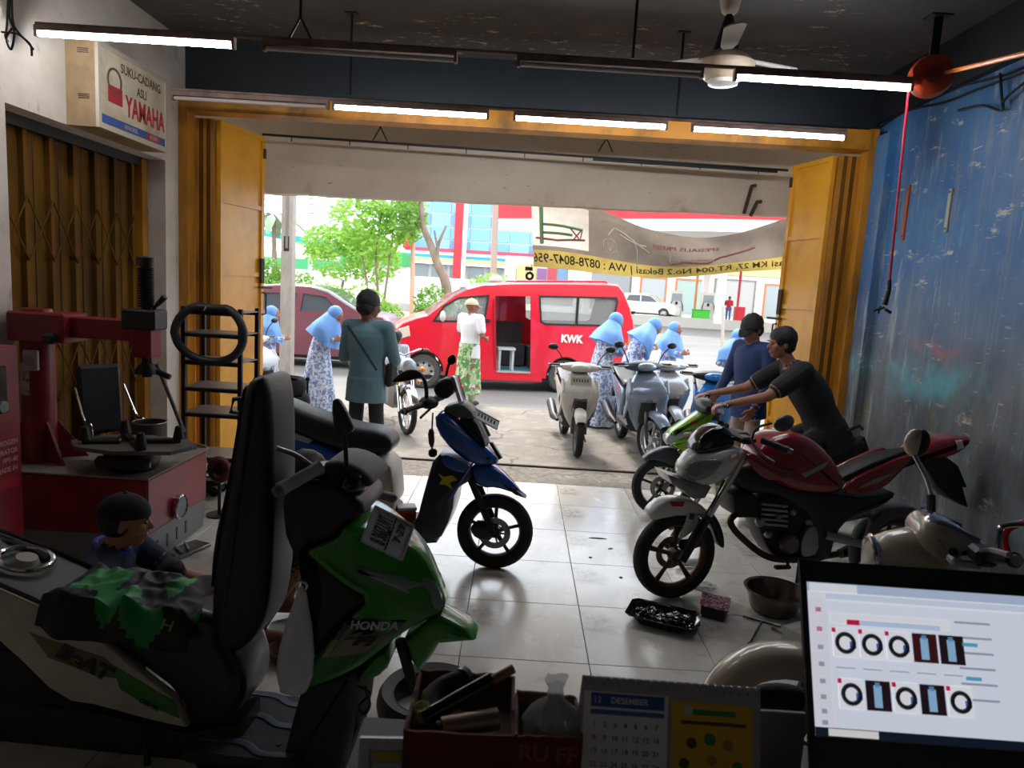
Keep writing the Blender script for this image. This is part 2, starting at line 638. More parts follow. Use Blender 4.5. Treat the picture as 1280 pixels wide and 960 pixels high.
# --- floor: recessed grout bed with single tiles
fl = struct('floor', MB().bb(XL - .3, XR + .1, YB, YT, -.12, -.006), GROUT)
PIT = 0.62
proto = None
xs0 = .43 - 6 * PIT
ys0 = 3.12 - 10 * PIT
for i in range(11):
    for j in range(16):
        x0, x1 = max(xs0 + i * PIT, XL - .3), min(xs0 + (i + 1) * PIT, XR)
        y0, y1 = max(ys0 + j * PIT, YB), min(ys0 + (j + 1) * PIT, YT)
        if x1 - x0 < .03 or y1 - y0 < .03:
            continue
        full = abs(x1 - x0 - PIT) < 1e-4 and abs(y1 - y0 - PIT) < 1e-4
        if full and proto is not None:
            o = proto.copy(); COL.objects.link(o)
        else:
            w, d = x1 - x0 - .004, y1 - y0 - .004
            o = MB().rbox((0, 0, -.004), (w, d, .008), .0015).build('tile', TILE, None, 0)
            if full: proto = o
        o.parent = fl
        o.location = ((x0 + x1) / 2, (y0 + y1) / 2, 0)
# --- apron, rail, road, kerbs
struct('apron_ground', MB().bb(-30, 30, YT, 10.4, -.3, -.03), CONC)
struct('trim_1', MB().bb(-3.0, 2.9, 6.90, 6.935, -.03, -.014), RUST)
struct('road', MB().bb(-70, 70, 10.4, 46.0, -.35, -.07), ROAD)
# --- walls
WB = struct('wall_back', MB().bb(XL - .3, XR + .25, YB - .2, YB, 0, ZC), PLASTER)
m = MB()
m.bb(XL - .3, XL, YB, 4.1, 0, ZC)            # near piece
m.bb(XL - .3, XL, 4.1, 5.9, 2.63, ZC)        # lintel over the side gate
m.bb(XL - .3, XL, 5.9, 6.45, 0, ZC)          # pier
struct('wall_left', m, PLASTER)
m = MB()
m.bb(XR, XR + .25, YB, 6.45, 0, 3.33)
m.bb(XR - .07, XR, 5.92, YT, 0, 3.2)         # pilaster by the gate
struct('wall_right', m, BLUEWALL)
struct('trim_2', MB().bb(XR - .06, XR + .25, YB, YT, 3.33, ZC), BEAM)
struct('wall_front', MB().bb(XL, XR, YT, 6.45, 3.24, ZC), BEAM)
struct('ceiling', MB().bb(XL - .3, XR + .25, YB, 6.45, ZC, ZC + .15), CEIL)
# --- facade left and right of the bay, porch roof and its drop beam
m = MB()
m.bb(-12, XL - .3, 6.25, 6.45, -.03, 3.9); m.bb(XR + .25, 12, 6.25, 6.45, -.03, 3.9)
struct('wall_facade', m, PLASTER)
struct('porch_roof', MB().bb(-9, 9, 6.45, 7.8, 3.62, 3.78), PLASTER)
m = MB()
N = 60
pts = [(-9 + 18 * i / N, 2.655 + .016 * (-9 + 18 * i / N) * .9 + random.uniform(-.008, .008)) for i in range(N + 1)]
m.slab(pts + [(9, 3.7), (-9, 3.7)], 7.62, 7.8)
struct('porch_beam', m, CANOPY)
# --- steel frame of the bay opening
m = MB()
m.bb(-3.0, -2.92, 6.12, 6.25, 0, 3.26); m.bb(2.85, 2.925, 6.12, 6.25, 0, 3.26)
m.bb(-2.92, 2.85, 6.1, 6.25, 3.12, 3.245)
m.bb(-2.92, 2.85, 6.08, 6.27, 3.08, 3.12)
struct('trim_3', m, YELLOWD)
# --- side gate in the left wall (folding lattice gate)
gt = thing('folding_side_gate', 'brown folding lattice gate closing the opening in the white plaster wall', 'gate', (-3.2, 4.1, 0))
nsl = 7
for i in range(nsl):
    y = .13 + i * 1.72 / nsl
    MB().slab([(-.008, 0), (.03, 0), (.03, 2.62), (-.008, 2.62)], y, y + .036).slab([(-.014, 0), (-.008, 0), (-.008, 2.62), (-.014, 2.62)], y - .095, y + .13).build('slat', BROWN, gt, 0)
for zc in (.35, 1.0, 1.95):
    m = MB()
    for i in range(nsl - 1):
        y = .148 + i * 1.72 / nsl
        w = 1.72 / nsl
        for s in (-1, 1):
            m.tube([(.036, y, zc - s * .2), (.036, y + w, zc + s * .2)], .006, 5)
    m.build('lattice_bars', BROWN, gt, 0)
MB().bb(-.05, .06, 1.70, 1.78, 0, 2.62).build('jamb_post', YELLOWD, gt, 0)
MB().bb(-.05, .06, 0.0, .05, 0, 2.62).build('jamb_post', YELLOWD, gt, 0)
MB().bb(-.05, .05, .0, 1.8, 2.56, 2.63).build('top_rail', DARKMETAL, gt, 0)
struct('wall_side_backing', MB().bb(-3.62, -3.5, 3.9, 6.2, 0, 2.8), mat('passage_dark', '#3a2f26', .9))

# --- folding bay gates: a packet of closed leaves and one leaf swung outward
def bay_gate(label, xa, xb, leafA, leafB, side):
    r = thing('folding_bay_gate', label, 'gate', (leafA[0], leafA[1], 0))
    ox, oy = leafA
    n = 5
    for i in range(n):
        x = xa + (xb - xa) * (i + .5) / n - ox
        mm = MB().bb(x - .012, x + .012, 0.0, .5, .03, 3.06)
        mm.bb(x - .018, x + .018, -.03, 0.0, .03, 3.06)
        mm.build('folded_leaf', (YELLOWD, BROWN)[i % 2], r, 0)
    A, B = Vector((0, 0)), Vector((leafB[0] - ox, leafB[1] - oy))
    L = (B - A).length
    d = (B - A) / L
    nn = Vector((d.y, -d.x)) * side
    ang = math.atan2(d.y, d.x)
    lf = bpy.data.objects.new('swung_leaf', None)
    m = MB().bb(0, L, -.012, .012, .04, 3.06)
    lf = m.build('swung_leaf', YELLOW, r, 0)
    lf.rotation_euler.z = ang
    s = 1 if (Vector((-d.y, d.x)).dot(nn) > 0) else -1
    f = MB()
    for x0, x1 in ((0, .04), (L - .045, L)):
        f.bb(x0, x1, s * .012, s * .032, .04, 3.06)
    for z0 in (.04, .62, 1.16, 1.72, 2.36, 3.02):
        f.bb(.04, L - .045, s * .012, s * .028, z0, z0 + .04)
    f.build('leaf_frame', YELLOW, lf, 0)
    h = MB().tube([(L - .02, s * .03, 1.35), (L - .02, s * .07, 1.36), (L - .02, s * .07, 1.56), (L - .02, s * .03, 1.57)], .009, 6)
    h.build('handle', RUST, lf)
    b = MB().tube([(L - .1, s * .04, 1.62), (L + .12, s * .045, 1.62)], .011, 6).bb(L - .07, L - .02, s * .03, s * .05, 1.66, 1.9)
    b.build('bolt', RUST, lf)
    bb = MB().bb(L - .03, L, s * .03, s * .045, 2.86, 2.95)
    bb.build('latch', RUST, lf, 0)
    return r
bay_gate('yellow folding gate leaves swung open beside the white pier and tyre rack', -2.92, -2.76, (-2.74, 6.3), (-2.60, 6.98), 1)
bay_gate('yellow folding gate leaves swung open beside the blue wall', 2.68, 2.86, (2.66, 6.3), (2.52, 6.85), -1)

# --- tube lamps
TUBE_ON = mat('lit_tube', '#ffffff', .4, emit=('#f4f8ff', 32.0))
TUBE_OFF = mat('unlit_tube', '#b9a9a0', .35)
FIXT = mat('lamp_batten', '#8a6f62', .6, var=('#5d473e', 6, .4, .7))
def lamp_row(Y, segs, ends):
    a, b = AY(*ends[0], Y), AY(*ends[1], Y)
    def at(px):
        t_ = (px - ends[0][0]) / (ends[1][0] - ends[0][0])
        return a.lerp(b, t_)
    for x0, x1, on, lab in segs:
        p, q = at(x0), at(x1)
        r = thing('tube_lamp', lab, 'lamp', p)
        d = q - p
        L = d.length
        u = d.normalized()
        MB().tube([u * .02, d - u * .02], .0145, 10).build('tube', TUBE_ON if on else TUBE_OFF, r)
        o = MB().box(d / 2 + Vector((0, 0, .032)), (L, .045, .03)).build('batten', FIXT, r, 0)
        for e in (0, 1):
            MB().box((d * e) + Vector((0, 0, .008)) + u * (.008 if e == 0 else -.008), (.018, .036, .05)).build('end_cap', FIXT, r, 0)
    return a, b
a1, b1 = lamp_row(4.2, [(45, 295, 1, 'lit tube lamp above the white sign box'), (330, 573, 0, 'unlit tube lamp hanging beside the forked ceiling hanger'),
                 (648, 880, 0, 'unlit tube lamp ending at the ceiling fan'), (918, 1140, 1, 'lit tube lamp ending beside the orange hose reel')], [(45, 42), (1140, 111)])
a2, b2 = lamp_row(5.4, [(215, 412, 0, 'unlit tube lamp over the yellow gate frame by the white pier'), (417, 612, 1, 'lit tube lamp over the gate frame beside the unlit one'),
                 (643, 835, 1, 'lit tube lamp midway along the gate frame'), (865, 1057, 1, 'lit tube lamp over the gate frame next to the blue wall')], [(215, 122), (1057, 173)])
r = thing('lamp_rail', 'long thin rail carrying the tube lamps beside the ceiling fan', 'rail', a1)
MB().tube([Vector((0, 0, .055)), b1 - a1 + Vector((0, 0, .055))], .011, 6).build('rail_pipe', FIXT, r)
def hanger(parent, base, p, ztop, fork=True):
    q = p - base
    mm = MB().tube([q + Vector((0, 0, .12 if fork else 0)), Vector((q.x, q.y, ztop - base.z))], .009, 6)
    if fork:
        mm.tube([q + Vector((0, 0, .13)), q + Vector((-.07, 0, .0))], .007, 5).tube([q + Vector((0, 0, .13)), q + Vector((.07, 0, .0))], .007, 5)
    mm.box((q.x, q.y, ztop - base.z - .004), (.09, .06, .008))
    mm.build('hanger', DARKMETAL, parent)
hanger(r, a1, AY(375, 63, 4.2) + Vector((0, 0, .05)), ZC)
hanger(r, a1, AY(790, 85, 4.2) + Vector((0, 0, .05)), ZC, False)
r = thing('lamp_rail', 'thin rail carrying the tube lamps over the yellow gate frame', 'rail', a2)
MB().tube([Vector((0, 0, .06)), b2 - a2 + Vector((0, 0, .06))], .011, 6).build('rail_pipe', FIXT, r)
hanger(r, a2, AY(437, 130, 5.4) + Vector((0, 0, .06)), ZC, False)
hanger(r, a2, AY(845, 155, 5.4) + Vector((0, 0, .06)), ZC, False)
# pipe under the porch
pa, pb = AY(328, 168, 7.1), AY(985, 213, 7.1)
r = thing('porch_pipe', 'thin dark pipe hung in front of the white porch beam', 'pipe', pa)
MB().tube([(0, 0, 0), pb - pa], .012, 6).tube([(pb - pa) * .63 + Vector((0, 0, -.02)), (pb - pa) * .98 + Vector((0, 0, -.02))], .014, 6).build('pipe', DARKMETAL, r)
for x, y in ((475, 176), (757, 190)):
    hanger(r, pa, AY(x, y, 7.1), 3.62)
for k in range(9):
    q = (pb - pa) * (k + .5) / 9
    MB().tube([q, q + Vector((0, 0, -.05))], .006, 5).build('hook', DARKMETAL, r)
# bent iron pieces sticking out under the porch beam
pq = AY(940, 240, 7.6)
r = thing('iron_stub', 'rusty iron stubs sticking out of the white porch beam', 'iron stub', pq)
for (x0, y0, x1, y1) in ((930, 267, 940, 232), (938, 270, 947, 252)):
    MB().tube([AY(x0, y0, 7.55) - pq, AY(x1, y1, 7.55) - pq, AY(x1 + 4, y1, 7.6) - pq], .02, 6).build('iron_bar', RUST, r)

# --- ceiling fan
fc = AY(905, 88, 4.6)
r = thing('ceiling_fan', 'cream ceiling fan with round motor bowl hanging from the dark ceiling', 'fan', (fc.x, fc.y, ZC))
CREAM = mat('aged_cream_plastic', '#b9a58c', .4, var=('#94816a', 6, .45, .7))
dz = fc.z - ZC
MB().lathe([(.0, 0), (.085, 0), (.08, -.03), (.05, -.15), (.03, -.17), (0, -.17)], n=24).build('canopy', CREAM, r)
MB().tube([(0, 0, -.15), (0, 0, dz + .08)], .012, 8).lathe([(.02, -.17), (.03, -.19), (.085, dz + .1), (0, dz + .1)], n=16).build('down_rod', DARKMETAL, r)
MB().lathe([(0, dz + .11), (.09, dz + .105), (.15, dz + .07), (.185, dz + .035), (.18, dz + .005), (.12, dz - .05), (.1, dz - .065), (0, dz - .065)], n=32).build('motor_bowl', CREAM, r)
MB().lathe([(.095, dz - .062), (.09, dz - .085), (.05, dz - .095), (0, dz - .096)], n=24).build('bottom_cap', mat('cap_white', '#d7d0c4', .3), r)
for k in range(3):
    a = RAD(20) + k * 2 * pi / 3
    M4 = Matrix.Rotation(a, 4, 'Z') @ Matrix.Translation((0, 0, dz + .085)) @ Matrix.Rotation(RAD(11), 4, 'X')
    m = MB().slab([(.1, -.02), (.2, -.05), (.5, -.062), (.535, -.03), (.535, .03), (.5, .062), (.2, .05), (.1, .02)], -.004, .004)
    m.xf(M4 @ Matrix.Rotation(RAD(90), 4, 'X'))
    m.build('blade', mat('blade_grey', '#a49c92', .4), r)

# --- sign box on the left wall
sa, sb = AX(120, 62, -2.8), AX(208, 190, -2.8)
y0, y1 = sa.y, sb.y
z0, z1 = 2.63, 3.17
r = thing('sign_box', 'weathered white spare-parts sign box with red lettering over the side gate', 'sign', (-2.9, (y0 + y1) / 2, z0))
oy, oz = (y0 + y1) / 2, z0
hw, hh = (y1 - y0) / 2, z1 - z0
TAN = mat('tan_metal_case', '#a58a66', .5, var=('#7e674a', 5, .4, .7))
MB().bb(-.1, .09, -hw, hw, 0, hh).build('case', TAN, r, 0)
SIGNW = mat('yellowed_sign_face', '#cfc4ab', .4, var=('#a8977b', 4, .45, .7))
MB().bb(.09, .1, -hw + .03, hw - .03, .03, hh - .03).build('face', SIGNW, r, 0)
f = MB()
f.bb(.09, .112, -hw, hw, 0, .03); f.bb(.09, .112, -hw, hw, hh - .03, hh); f.bb(.09, .112, -hw, -hw + .03, .03, hh - .03); f.bb(.09, .112, hw - .03, hw, .03, hh - .03)
f.build('rim', mat('rim_grey', '#b5ab9a', .4), r, 0)
SBLUE, SRED, SDARK = mat('print_blue', '#2d4f8f', .5), mat('print_red', '#a8262b', .5), mat('print_brown', '#5a4638', .5)
MB().bb(.1, .1035, -hw + .03, hw - .03, .04, .095).build('print_band', SBLUE, r, 0)
MB().bb(.1035, .105, hw * .35, hw * .75, .045, .09).build('print_patch', SRED, r, 0)
X, Y_ = (0, 1, 0), (0, 0, 1)
text('SUKU-CADANG', .085, SDARK, r, (.1, hw * .22, hh - .1), X, Y_, sx=.86, bold=.0015)
text('ASLI', .085, SDARK, r, (.1, hw * .22, hh - .2), X, Y_, sx=.8, bold=.0015)
text('YAMAHA', .19, SRED, r, (.1, hw * .34, .205), X, Y_, sx=.66, bold=.006)
text('BENGKEL', .04, SIGNW, r, (.1035, -.05, .066), X, Y_, sx=1.0)
text('RESMI', .04, SIGNW, r, (.105, hw * .55, .066), X, Y_, sx=1.0)
MB().lathe([(.07, 0), (.085, .0), (.085, .004), (.07, .004)], (.1, -hw * .55, hh * .62), (1, 0, 0), 20, closed=True).build('print_ring', SDARK, r)
MB().bb(.1, .103, -hw * .72, -hw * .35, .19, .3).build('print_patch', SRED, r, 0)
for zz_ in (.45, .17):
    for k in range(3):
        MB().bb(-.02, .05, -hw - .003, -hw, zz_ + k * .012, zz_ + k * .012 + .005).build('vent_slot', BLACK, r, 0)

# --- hanging loose wires in the corner above the left wall
wa = AY(12, 30, 3.85)
r = thing('loose_wire_bundle', 'tangle of loose dark wires hanging from the ceiling beside the lit tube', 'wires', (wa.x, wa.y, wa.z))
for k, path in enumerate([[(13, -20), (12, 20), (18, 40), (14, 62), (8, 48), (15, 35)], [(15, -20), (16, 25), (24, 42), (38, 56), (40, 70)], [(2, 40), (20, 42), (32, 50), (42, 62)], [(11, -20), (9, 30), (7, 45), (10, 52)]]):
    MB().tube(spline([AY(x, y, 3.85 + .03 * k) - wa for x, y in path], 5), .006, 5).build('wire', DARKMETAL, r)

# --- hose reel, hoses, air gun on the right
rc = AY(1163, 96, 4.3)
r = thing('hose_reel', 'round orange hose reel hung under the ceiling by the blue wall', 'hose reel', rc)
ORNG = mat('orange_plastic', '#c2481f', .4, var=('#8d3216', 5, .45, .7))
MB().lathe([(0, -.06), (.07, -.06), (.11, -.05), (.118, -.02), (.118, .02), (.11, .05), (.07, .06), (0, .06)], axis=(.25, 1, 0), n=28).build('drum', ORNG, r)
MB().lathe([(0, -.075), (.045, -.075), (.05, -.06), (0, -.06)], axis=(.25, 1, 0), n=20).build('hub', mat('reel_hub', '#7e2c14', .5), r)
MB().box((0, 0, .2), (.05, .02, .3)).box((0, 0, .33), (.12, .1, .01)).build('bracket', DARKMETAL, r, 0)
MB().box((-.1, -.02, -.03), (.05, .06, .06)).build('hose_guide', mat('guide_red', '#b03a1c', .4), r, 0)
hp = [AY(1136, 112, 4.27), AY(1134, 130, 4.27), AY(1126, 210, 4.3), AY(1118, 290, 4.3), AY(1112, 350, 4.3)]
r = thing('air_hose', 'thin red air hose hanging from the reel with a black air gun', 'hose', hp[0])
MB().tube(spline([p - hp[0] for p in hp], 6), .0075, 8).build('red_hose', mat('red_hose_rubber', '#c81e3a', .4), r)
gp = AY(1108, 372, 4.3) - hp[0]
m = MB().tube([hp[-1] - hp[0], gp + Vector((.01, 0, .05)), gp + Vector((-.005, 0, -.045))], [.011, .013, .017], 8)
m.tube([gp + Vector((-.005, 0, -.06)), gp + Vector((-.07, 0, -.085))], .008, 6).tube([gp + Vector((0, 0, -.07)), gp + Vector((.04, 0, -.09))], .009, 6).tube([gp + Vector((-.03, 0, -.05)), gp + Vector((-.035, 0, -.1))], .006, 6)
m.build('air_gun', mat('gun_grey', '#3b3734', .45, .5), r)
op = [AY(1176, 92, 4.3), AY(1215, 83, 3.9), AY(1260, 72, 3.5), AY(1330, 55, 3.1)]
tag(MB().tube(spline([p - op[0] for p in op], 5), .012, 8).build('supply_hose', mat('orange_hose_rubber', '#d9782e', .45), loc=op[0]), 'orange supply hose running from the reel along the ceiling', 'hose')
# black wedge added in place of the shadowed gap beside the pilaster
p_, q_ = AX(1090, 172, XR - .003), AX(1073, 365, XR - .003)
tag(MB().add([(0, -.05, p_.z - q_.z), (0, .05, p_.z - q_.z), (0, .0, 0), (-.012, -.05, p_.z - q_.z), (-.012, .05, p_.z - q_.z), (-.012, 0, 0)], [(0, 1, 2), (3, 5, 4), (0, 3, 4, 1), (1, 4, 5, 2), (2, 5, 3, 0)]).build('shadow_wedge', BLACK, None, 0, loc=(XR, q_.y - .1, q_.z)), 'long thin black wedge added as the shadowed gap on the blue wall beside the gate', 'shadow strip')
# cables along the top of the blue wall
for k, path in enumerate([[(1088, 168), (1130, 140), (1180, 128), (1220, 112), (1275, 92), (1330, 70)], [(1092, 160), (1150, 118), (1200, 107), (1250, 95), (1300, 75)], [(1250, 92), (1252, 120), (1252, 138), (1228, 132), (1198, 138)], [(1252, 130), (1262, 118), (1285, 100)]]):
    P = [AX(x, y, XR - .02 - .008 * k) for x, y in path]
    tag(MB().tube(spline([p - P[0] for p in P], 5), .009, 6).build('cable', mat('cable_black', '#1a1a1c', .6), loc=P[0]),
        ['long black cable sagging along the top of the blue wall', 'upper black cable pinned under the beam on the blue wall', 'short black cable end hooked down the blue wall', 'black cable offcut rising from the hooked cable'][k], 'cable')
# tool strips on the blue wall
for (x0, y0, x1, y1, col, lab) in ((1136, 232, 1131, 300, '#b4552f', 'orange metal strip screwed to the blue wall'), (1190, 236, 1184, 290, '#a8a69a', 'pale metal strip screwed alone to the blue wall'), (1125, 250, 1121, 290, '#8f9396', 'short grey strip beside the orange one on the blue wall')):
    p, q = AX(x0, y0, XR), AX(x1, y1, XR)
    c_ = (p + q) / 2
    r = thing('wall_strip', lab, 'metal strip', c_)
    MB().bb(-.014, 0, -.018, .018, q.z - c_.z, p.z - c_.z).build('strip', mat('strip_' + col, col, .5), r, 0)
    for e in (p, q):
        MB().lathe([(0, -.02), (.008, -.02), (.008, 0)], (-.0, 0, (e.z - c_.z) * .85), (1, 0, 0), 8).build('screw', STEEL, r)
# ================================================================== OUTSIDE
def ring_px(c, r, n=16, a0=0.0, a1=2 * pi):
    return [(c[0] + r * cos(a0 + (a1 - a0) * k / n), c[1] + r * sin(a0 + (a1 - a0) * k / n)) for k in range(n)]
WINGLASS = mat('vehicle_glass', '#aebab8', .06, alpha=.28)
DARKGLASS = mat('tinted_glass', '#4a4f56', .06, coat=.4)

def car_wheel(parent, c, R, w, rim='#b9b6b0', side=1, hub=False):
    t_ = MB().lathe([(R * .62, -w / 2), (R * .9, -w / 2), (R, -w * .32), (R, w * .32), (R * .9, w / 2), (R * .62, w / 2)], c, (0, 1, 0), 28, closed=True).build('tyre', RUBBER_GREY, parent)
    d = MB().lathe([(0, side * w * .30), (R * .2, side * w * .32), (R * .45, side * w * .2), (R * .58, side * w * .3), (R * .64, side * w * .46), (R * .64, side * w * .2), (0, 0)], c, (0, 1, 0), 24).build('rim', mat('rim_' + rim, rim, .35, .6), t_)
    if hub:
        for k in range(8):
            a = 2 * pi * k / 8
            MB().lathe([(0, side * w * .31), (R * .07, side * w * .31), (R * .07, side * w * .2)], (c[0] + R * .45 * cos(a), c[1], c[2] + R * .45 * sin(a)), (0, 1, 0), 8).build('rim_hole', DARKMETAL, t_)
    return t_
RUBBER_GREY = mat('dusty_tyre', '#4a4845', .8)

def vehicle(root, sil, holes, W, body, arches, glass_seg=(), tumble=.10, zbelt=.95, win_mat=None, door_open=None, z_low=.2):
    """sil: side outline (x forward, z) starting at the front bottom, over the roof, to the rear bottom.
    near side at y=0, far side at y=-W. arches: wheel centres with radius cut into the lower edge."""
    def inw(x, z):
        return -max(0.0, z - zbelt) * tumble - max(0.0, .45 - z) * .08
    low = []
    zl = min(sil[0][1], sil[-1][1])
    for (cx, cz, r) in sorted(arches, key=lambda a: a[0]):          # rear to front
        arc = [(cx + r * cos(a), cz + r * sin(a)) for a in [pi * (1.06 - 1.12 * k / 14) for k in range(15)]]
        low += [p for p in arc if p[1] > zl - .001]
    outer = sil + low
    win = win_mat or WINGLASS
    sd = MB().holes(outer, holes, -.05, 0, inw).build('side_panel', body, root, 25)
    MB().holes(outer, [h for k, h in enumerate(holes) if k != door_open], -W, -W + .05, lambda x, z: -inw(x, z)).build('side_panel', body, root, 25)
    for k, h in enumerate(holes):
        if k != door_open:
            MB().holes(inset(h, -.005), [], -.035, -.028, inw).build('window_pane', win, root, 0)
        if k == door_open:
            continue
        MB().holes(inset(h, -.005), [], -W + .03, -W + .036, lambda x, z: -inw(x, z)).build('window_pane', win, root, 0)
        fr = inset(h, -.022)
        MB().holes(fr, [inset(h, .012)], -.002, .006, inw).build('window_seal', BLACK, root, 25)
    # skin over hood, windscreen, roof and tail
    rows = []
    for (x, z) in sil:
        e = inw(x, z)
        ys = [e, e - .03, e - .09] + [e - .09 - (W - .18 + 2 * e) * k / 6 for k in range(1, 6)] + [-W - e + .09, -W - e + .03, -W - e]
        crown = [0, .018, .035] + [.04] * 5 + [.035, .018, 0]
        nx, nz = 0, 1
        rows.append((x, z, ys, crown))
    def seg(i0, i1, name, mm, parent, push=0.0):
        m = MB()
        rings = []
        for i in range(i0, i1 + 1):
            x, z, ys, cr = rows[i]
            a = sil[max(i - 1, 0)]; b = sil[min(i + 1, len(sil) - 1)]
            d = Vector((b[0] - a[0], b[1] - a[1])).normalized()
            nn = Vector((d.y, -d.x))
            if nn.dot(Vector((x - sum(p[0] for p in sil) / len(sil), z - .8))) < 0: nn = -nn
            rings.append([(x + nn.x * (c_ + push), y, z + nn.y * (c_ + push)) for y, c_ in zip(ys, cr)])
        m.loft(rings, cap=False, closed=False)
        return m.build(name, mm, parent, 40)
    i = 0
    spans = []
    last = 0
    for g0, g1 in sorted(glass_seg):
        if g0 > last: spans.append((last, g0, 0))
        spans.append((g0, g1, 1)); last = g1
    if last < len(sil) - 1: spans.append((last, len(sil) - 1, 0))
    for a, b, g in spans:
        seg(a, b, 'windscreen' if g else 'body_shell', win if g else body, root)
    MB().bb(min(p[0] for p in sil) + .1, max(p[0] for p in sil) - .1, -W + .06, -.06, z_low - .02, z_low + .04).build('floor_pan', DARKMETAL, root, 0)

# ---------------------------------------------------------------- red van
ga, gb = G(530, 486, -.07), G(703, 492, -.07)
ang = math.atan2(ga.y - gb.y, ga.x - gb.x)
VF = Frame((gb.x, gb.y, -.07), ang)
P = VF.poly
van = thing('minivan', 'red passenger minivan with open sliding door parked on the road', 'van', VF.o, ang)
VRED = mat('van_red_paint', '#d8102c', .3, coat=.5)
sil = P([(499, 446), (496, 430), (497, 411), (504, 405), (520, 399), (535, 395), (552, 382), (570, 369), (585, 362), (604, 357), (640, 355.5), (700, 355.5), (760, 356.5), (775, 358), (781, 366), (788, 385), (792, 402), (793, 420), (789, 450), (772, 478)])
fw, rw = VF.pix(529.5, 463), VF.pix(706, 470)
sil[0] = (sil[0][0], .22); sil[-1] = (sil[-1][0] , .22)
holes = [P([(543, 401), (556, 383), (574, 373), (611, 370), (605, 402)]),
         P([(620, 370), (665, 370.5), (663, 466), (621, 465)]),
         P([(676, 371), (772, 373), (773, 378), (766, 404), (760, 407), (682, 405), (677, 402)])]
vehicle(van, sil, holes, 1.62, VRED, [(fw[0], fw[1], .345), (rw[0], rw[1], .345)], glass_seg=((5, 8),), door_open=1)
for c in (fw, rw):
    for y, s in ((-.13, 1), (-1.49, -1)):
        car_wheel(van, (c[0], y, .305), .305, .19, side=s, hub=s > 0)
    MB().lathe([(.36, -.3), (.36, -.02), (.33, -.02), (.33, -.3)], (c[0], 0, .31), (0, 1, 0), 20, ang=pi, a0=-pi / 2).build('wheel_arch', DARKMETAL, van)
# lower far-side infill, interior
x0, z0 = holes[1][0][0], holes[1][2][1]
a, b = VF.pix(663, 466), VF.pix(621, 465)
MB().bb(a[0] - 1.4, b[0] + .1, -1.55, -.05, z0 - .04, z0).build('cabin_floor', mat('cabin_floor_blue', '#4f8f9c', .6), van, 0)
MB().bb(a[0] - .05, b[0], -1.35, -.95, z0 + .02, z0 + .42).bb(a[0] - .05, b[0], -1.5, -1.36, z0 + .4, z0 + .83).build('bench_seat', mat('seat_charcoal', '#3a3a3d', .7), van, 0)
MB().bb(a[0] - 1.2, a[0] - .1, -1.5, -.15, z0, z0 + .4).bb(a[0] - 1.25, a[0] - 1.1, -1.5, -.1, z0 + .4, z0 + .85).build('rear_seat', mat('seat_charcoal', '#3a3a3d', .7), van, 0)
q = P([(624, 371), (644, 371), (644, 402), (624, 402)], -1.5)
MB().slab(q, -1.5, -1.48).build('inner_door_panel', VRED, van, 0)
for (u0, u1) in ((.05, .09), (.29, .33)):
    MB().bb(b[0] - u1, b[0] - u0, -.45, -.40, z0, z0 + .38).bb(b[0] - u1, b[0] - u0, -.25, -.2, z0, z0 + .38).build('stool_leg', mat('stool_grey', '#b9c4c6', .5), van, 0)
MB().bb(b[0] - .35, b[0] - .03, -.47, -.18, z0 + .37, z0 + .41).build('stool_seat', mat('stool_grey', '#b9c4c6', .5), van, 0)
MB().bb(a[0], b[0], -.1, .01, z0 - .015, z0 + .012).build('door_sill', mat('sill_grey', '#a9a39a', .5), van, 0)
s0 = P([(620, 374), (617, 374), (617, 462), (620, 462)])
MB().slab(s0, -.04, .0).build('door_edge', mat('van_red_dark', '#a30d22', .4), van, 0)
# window divider, rail, mirror, headlamp, tail lamp, handle, roof rib, bumper
k0, k1 = VF.pix(724, 372), VF.pix(724, 406)
MB().bb(k0[0] - .02, k0[0] + .02, -.05, .0, k1[1], k0[1]).xf(Matrix.Translation((0, -.05, 0))).build('window_divider', BLACK, van, 0)
hl = P([(498, 411), (511, 407), (513, 420), (499, 424)])
MB().slab(hl, -.3, .012, .01).build('headlamp', mat('headlamp_lens', '#d9c9b6', .1, coat=.5), van)
tl = P([(793, 416), (786, 414), (784, 436), (790, 440)])
MB().slab(tl, -.12, .01, .01).build('tail_lamp', mat('tail_lens', '#c6885e', .2), van)
p = VF.pix(553, 395)
MB().ell((p[0], .12, p[1]), (.05, .085, .095), 14, 8).tube([(p[0], .1, p[1]), (p[0] - .03, -.05, p[1] - .07)], .02).build('wing_mirror', mat('mirror_white', '#cfcac4', .35), van)
p = VF.pix(609, 401)
MB().bb(p[0] - .05, p[0] + .05, -.01, .015, p[1] - .03, p[1] + .03).build('door_handle', BLACK, van, 0)
sk = P([(500, 445), (760, 477), (760, 471), (520, 447)])
x0_, x1_ = sil[-1][0], sil[0][0]
MB().bb(rw[0] + .42, fw[0] - .4, -.04, .012, .2, .3).build('sill_skirt', VRED, van, 0)
MB().bb(x1_ - .16, x1_ + .03, -1.58, -.02, .24, .5).build('front_bumper', VRED, van, 0)
MB().bb(x0_ - .03, x0_ + .14, -1.58, -.02, .22, .52).build('rear_bumper', VRED, van, 0)
p, q = VF.pix(645, 356), VF.pix(765, 357)
for y in (-.25, -1.35):
    MB().tube([(p[0], y, p[1] + .03), (p[0] - .05, y, p[1] + .07), (q[0] + .05, y, q[1] + .07), (q[0], y, q[1] + .03)], .018, 6).build('roof_rail', VRED, van)
MB().tube([(sil[9][0], -.11, sil[9][1] - .05), (sil[12][0], -.11, sil[12][1] - .05)], .012, 6).build('rain_gutter', VRED, van)
p = VF.pix(619, 356, -.8)
MB().rbox((p[0], -.8, p[1] + .1), (.2, .42, .15), .05).build('roof_lamp', mat('roof_lamp_white', '#d9d6d0', .4), van)
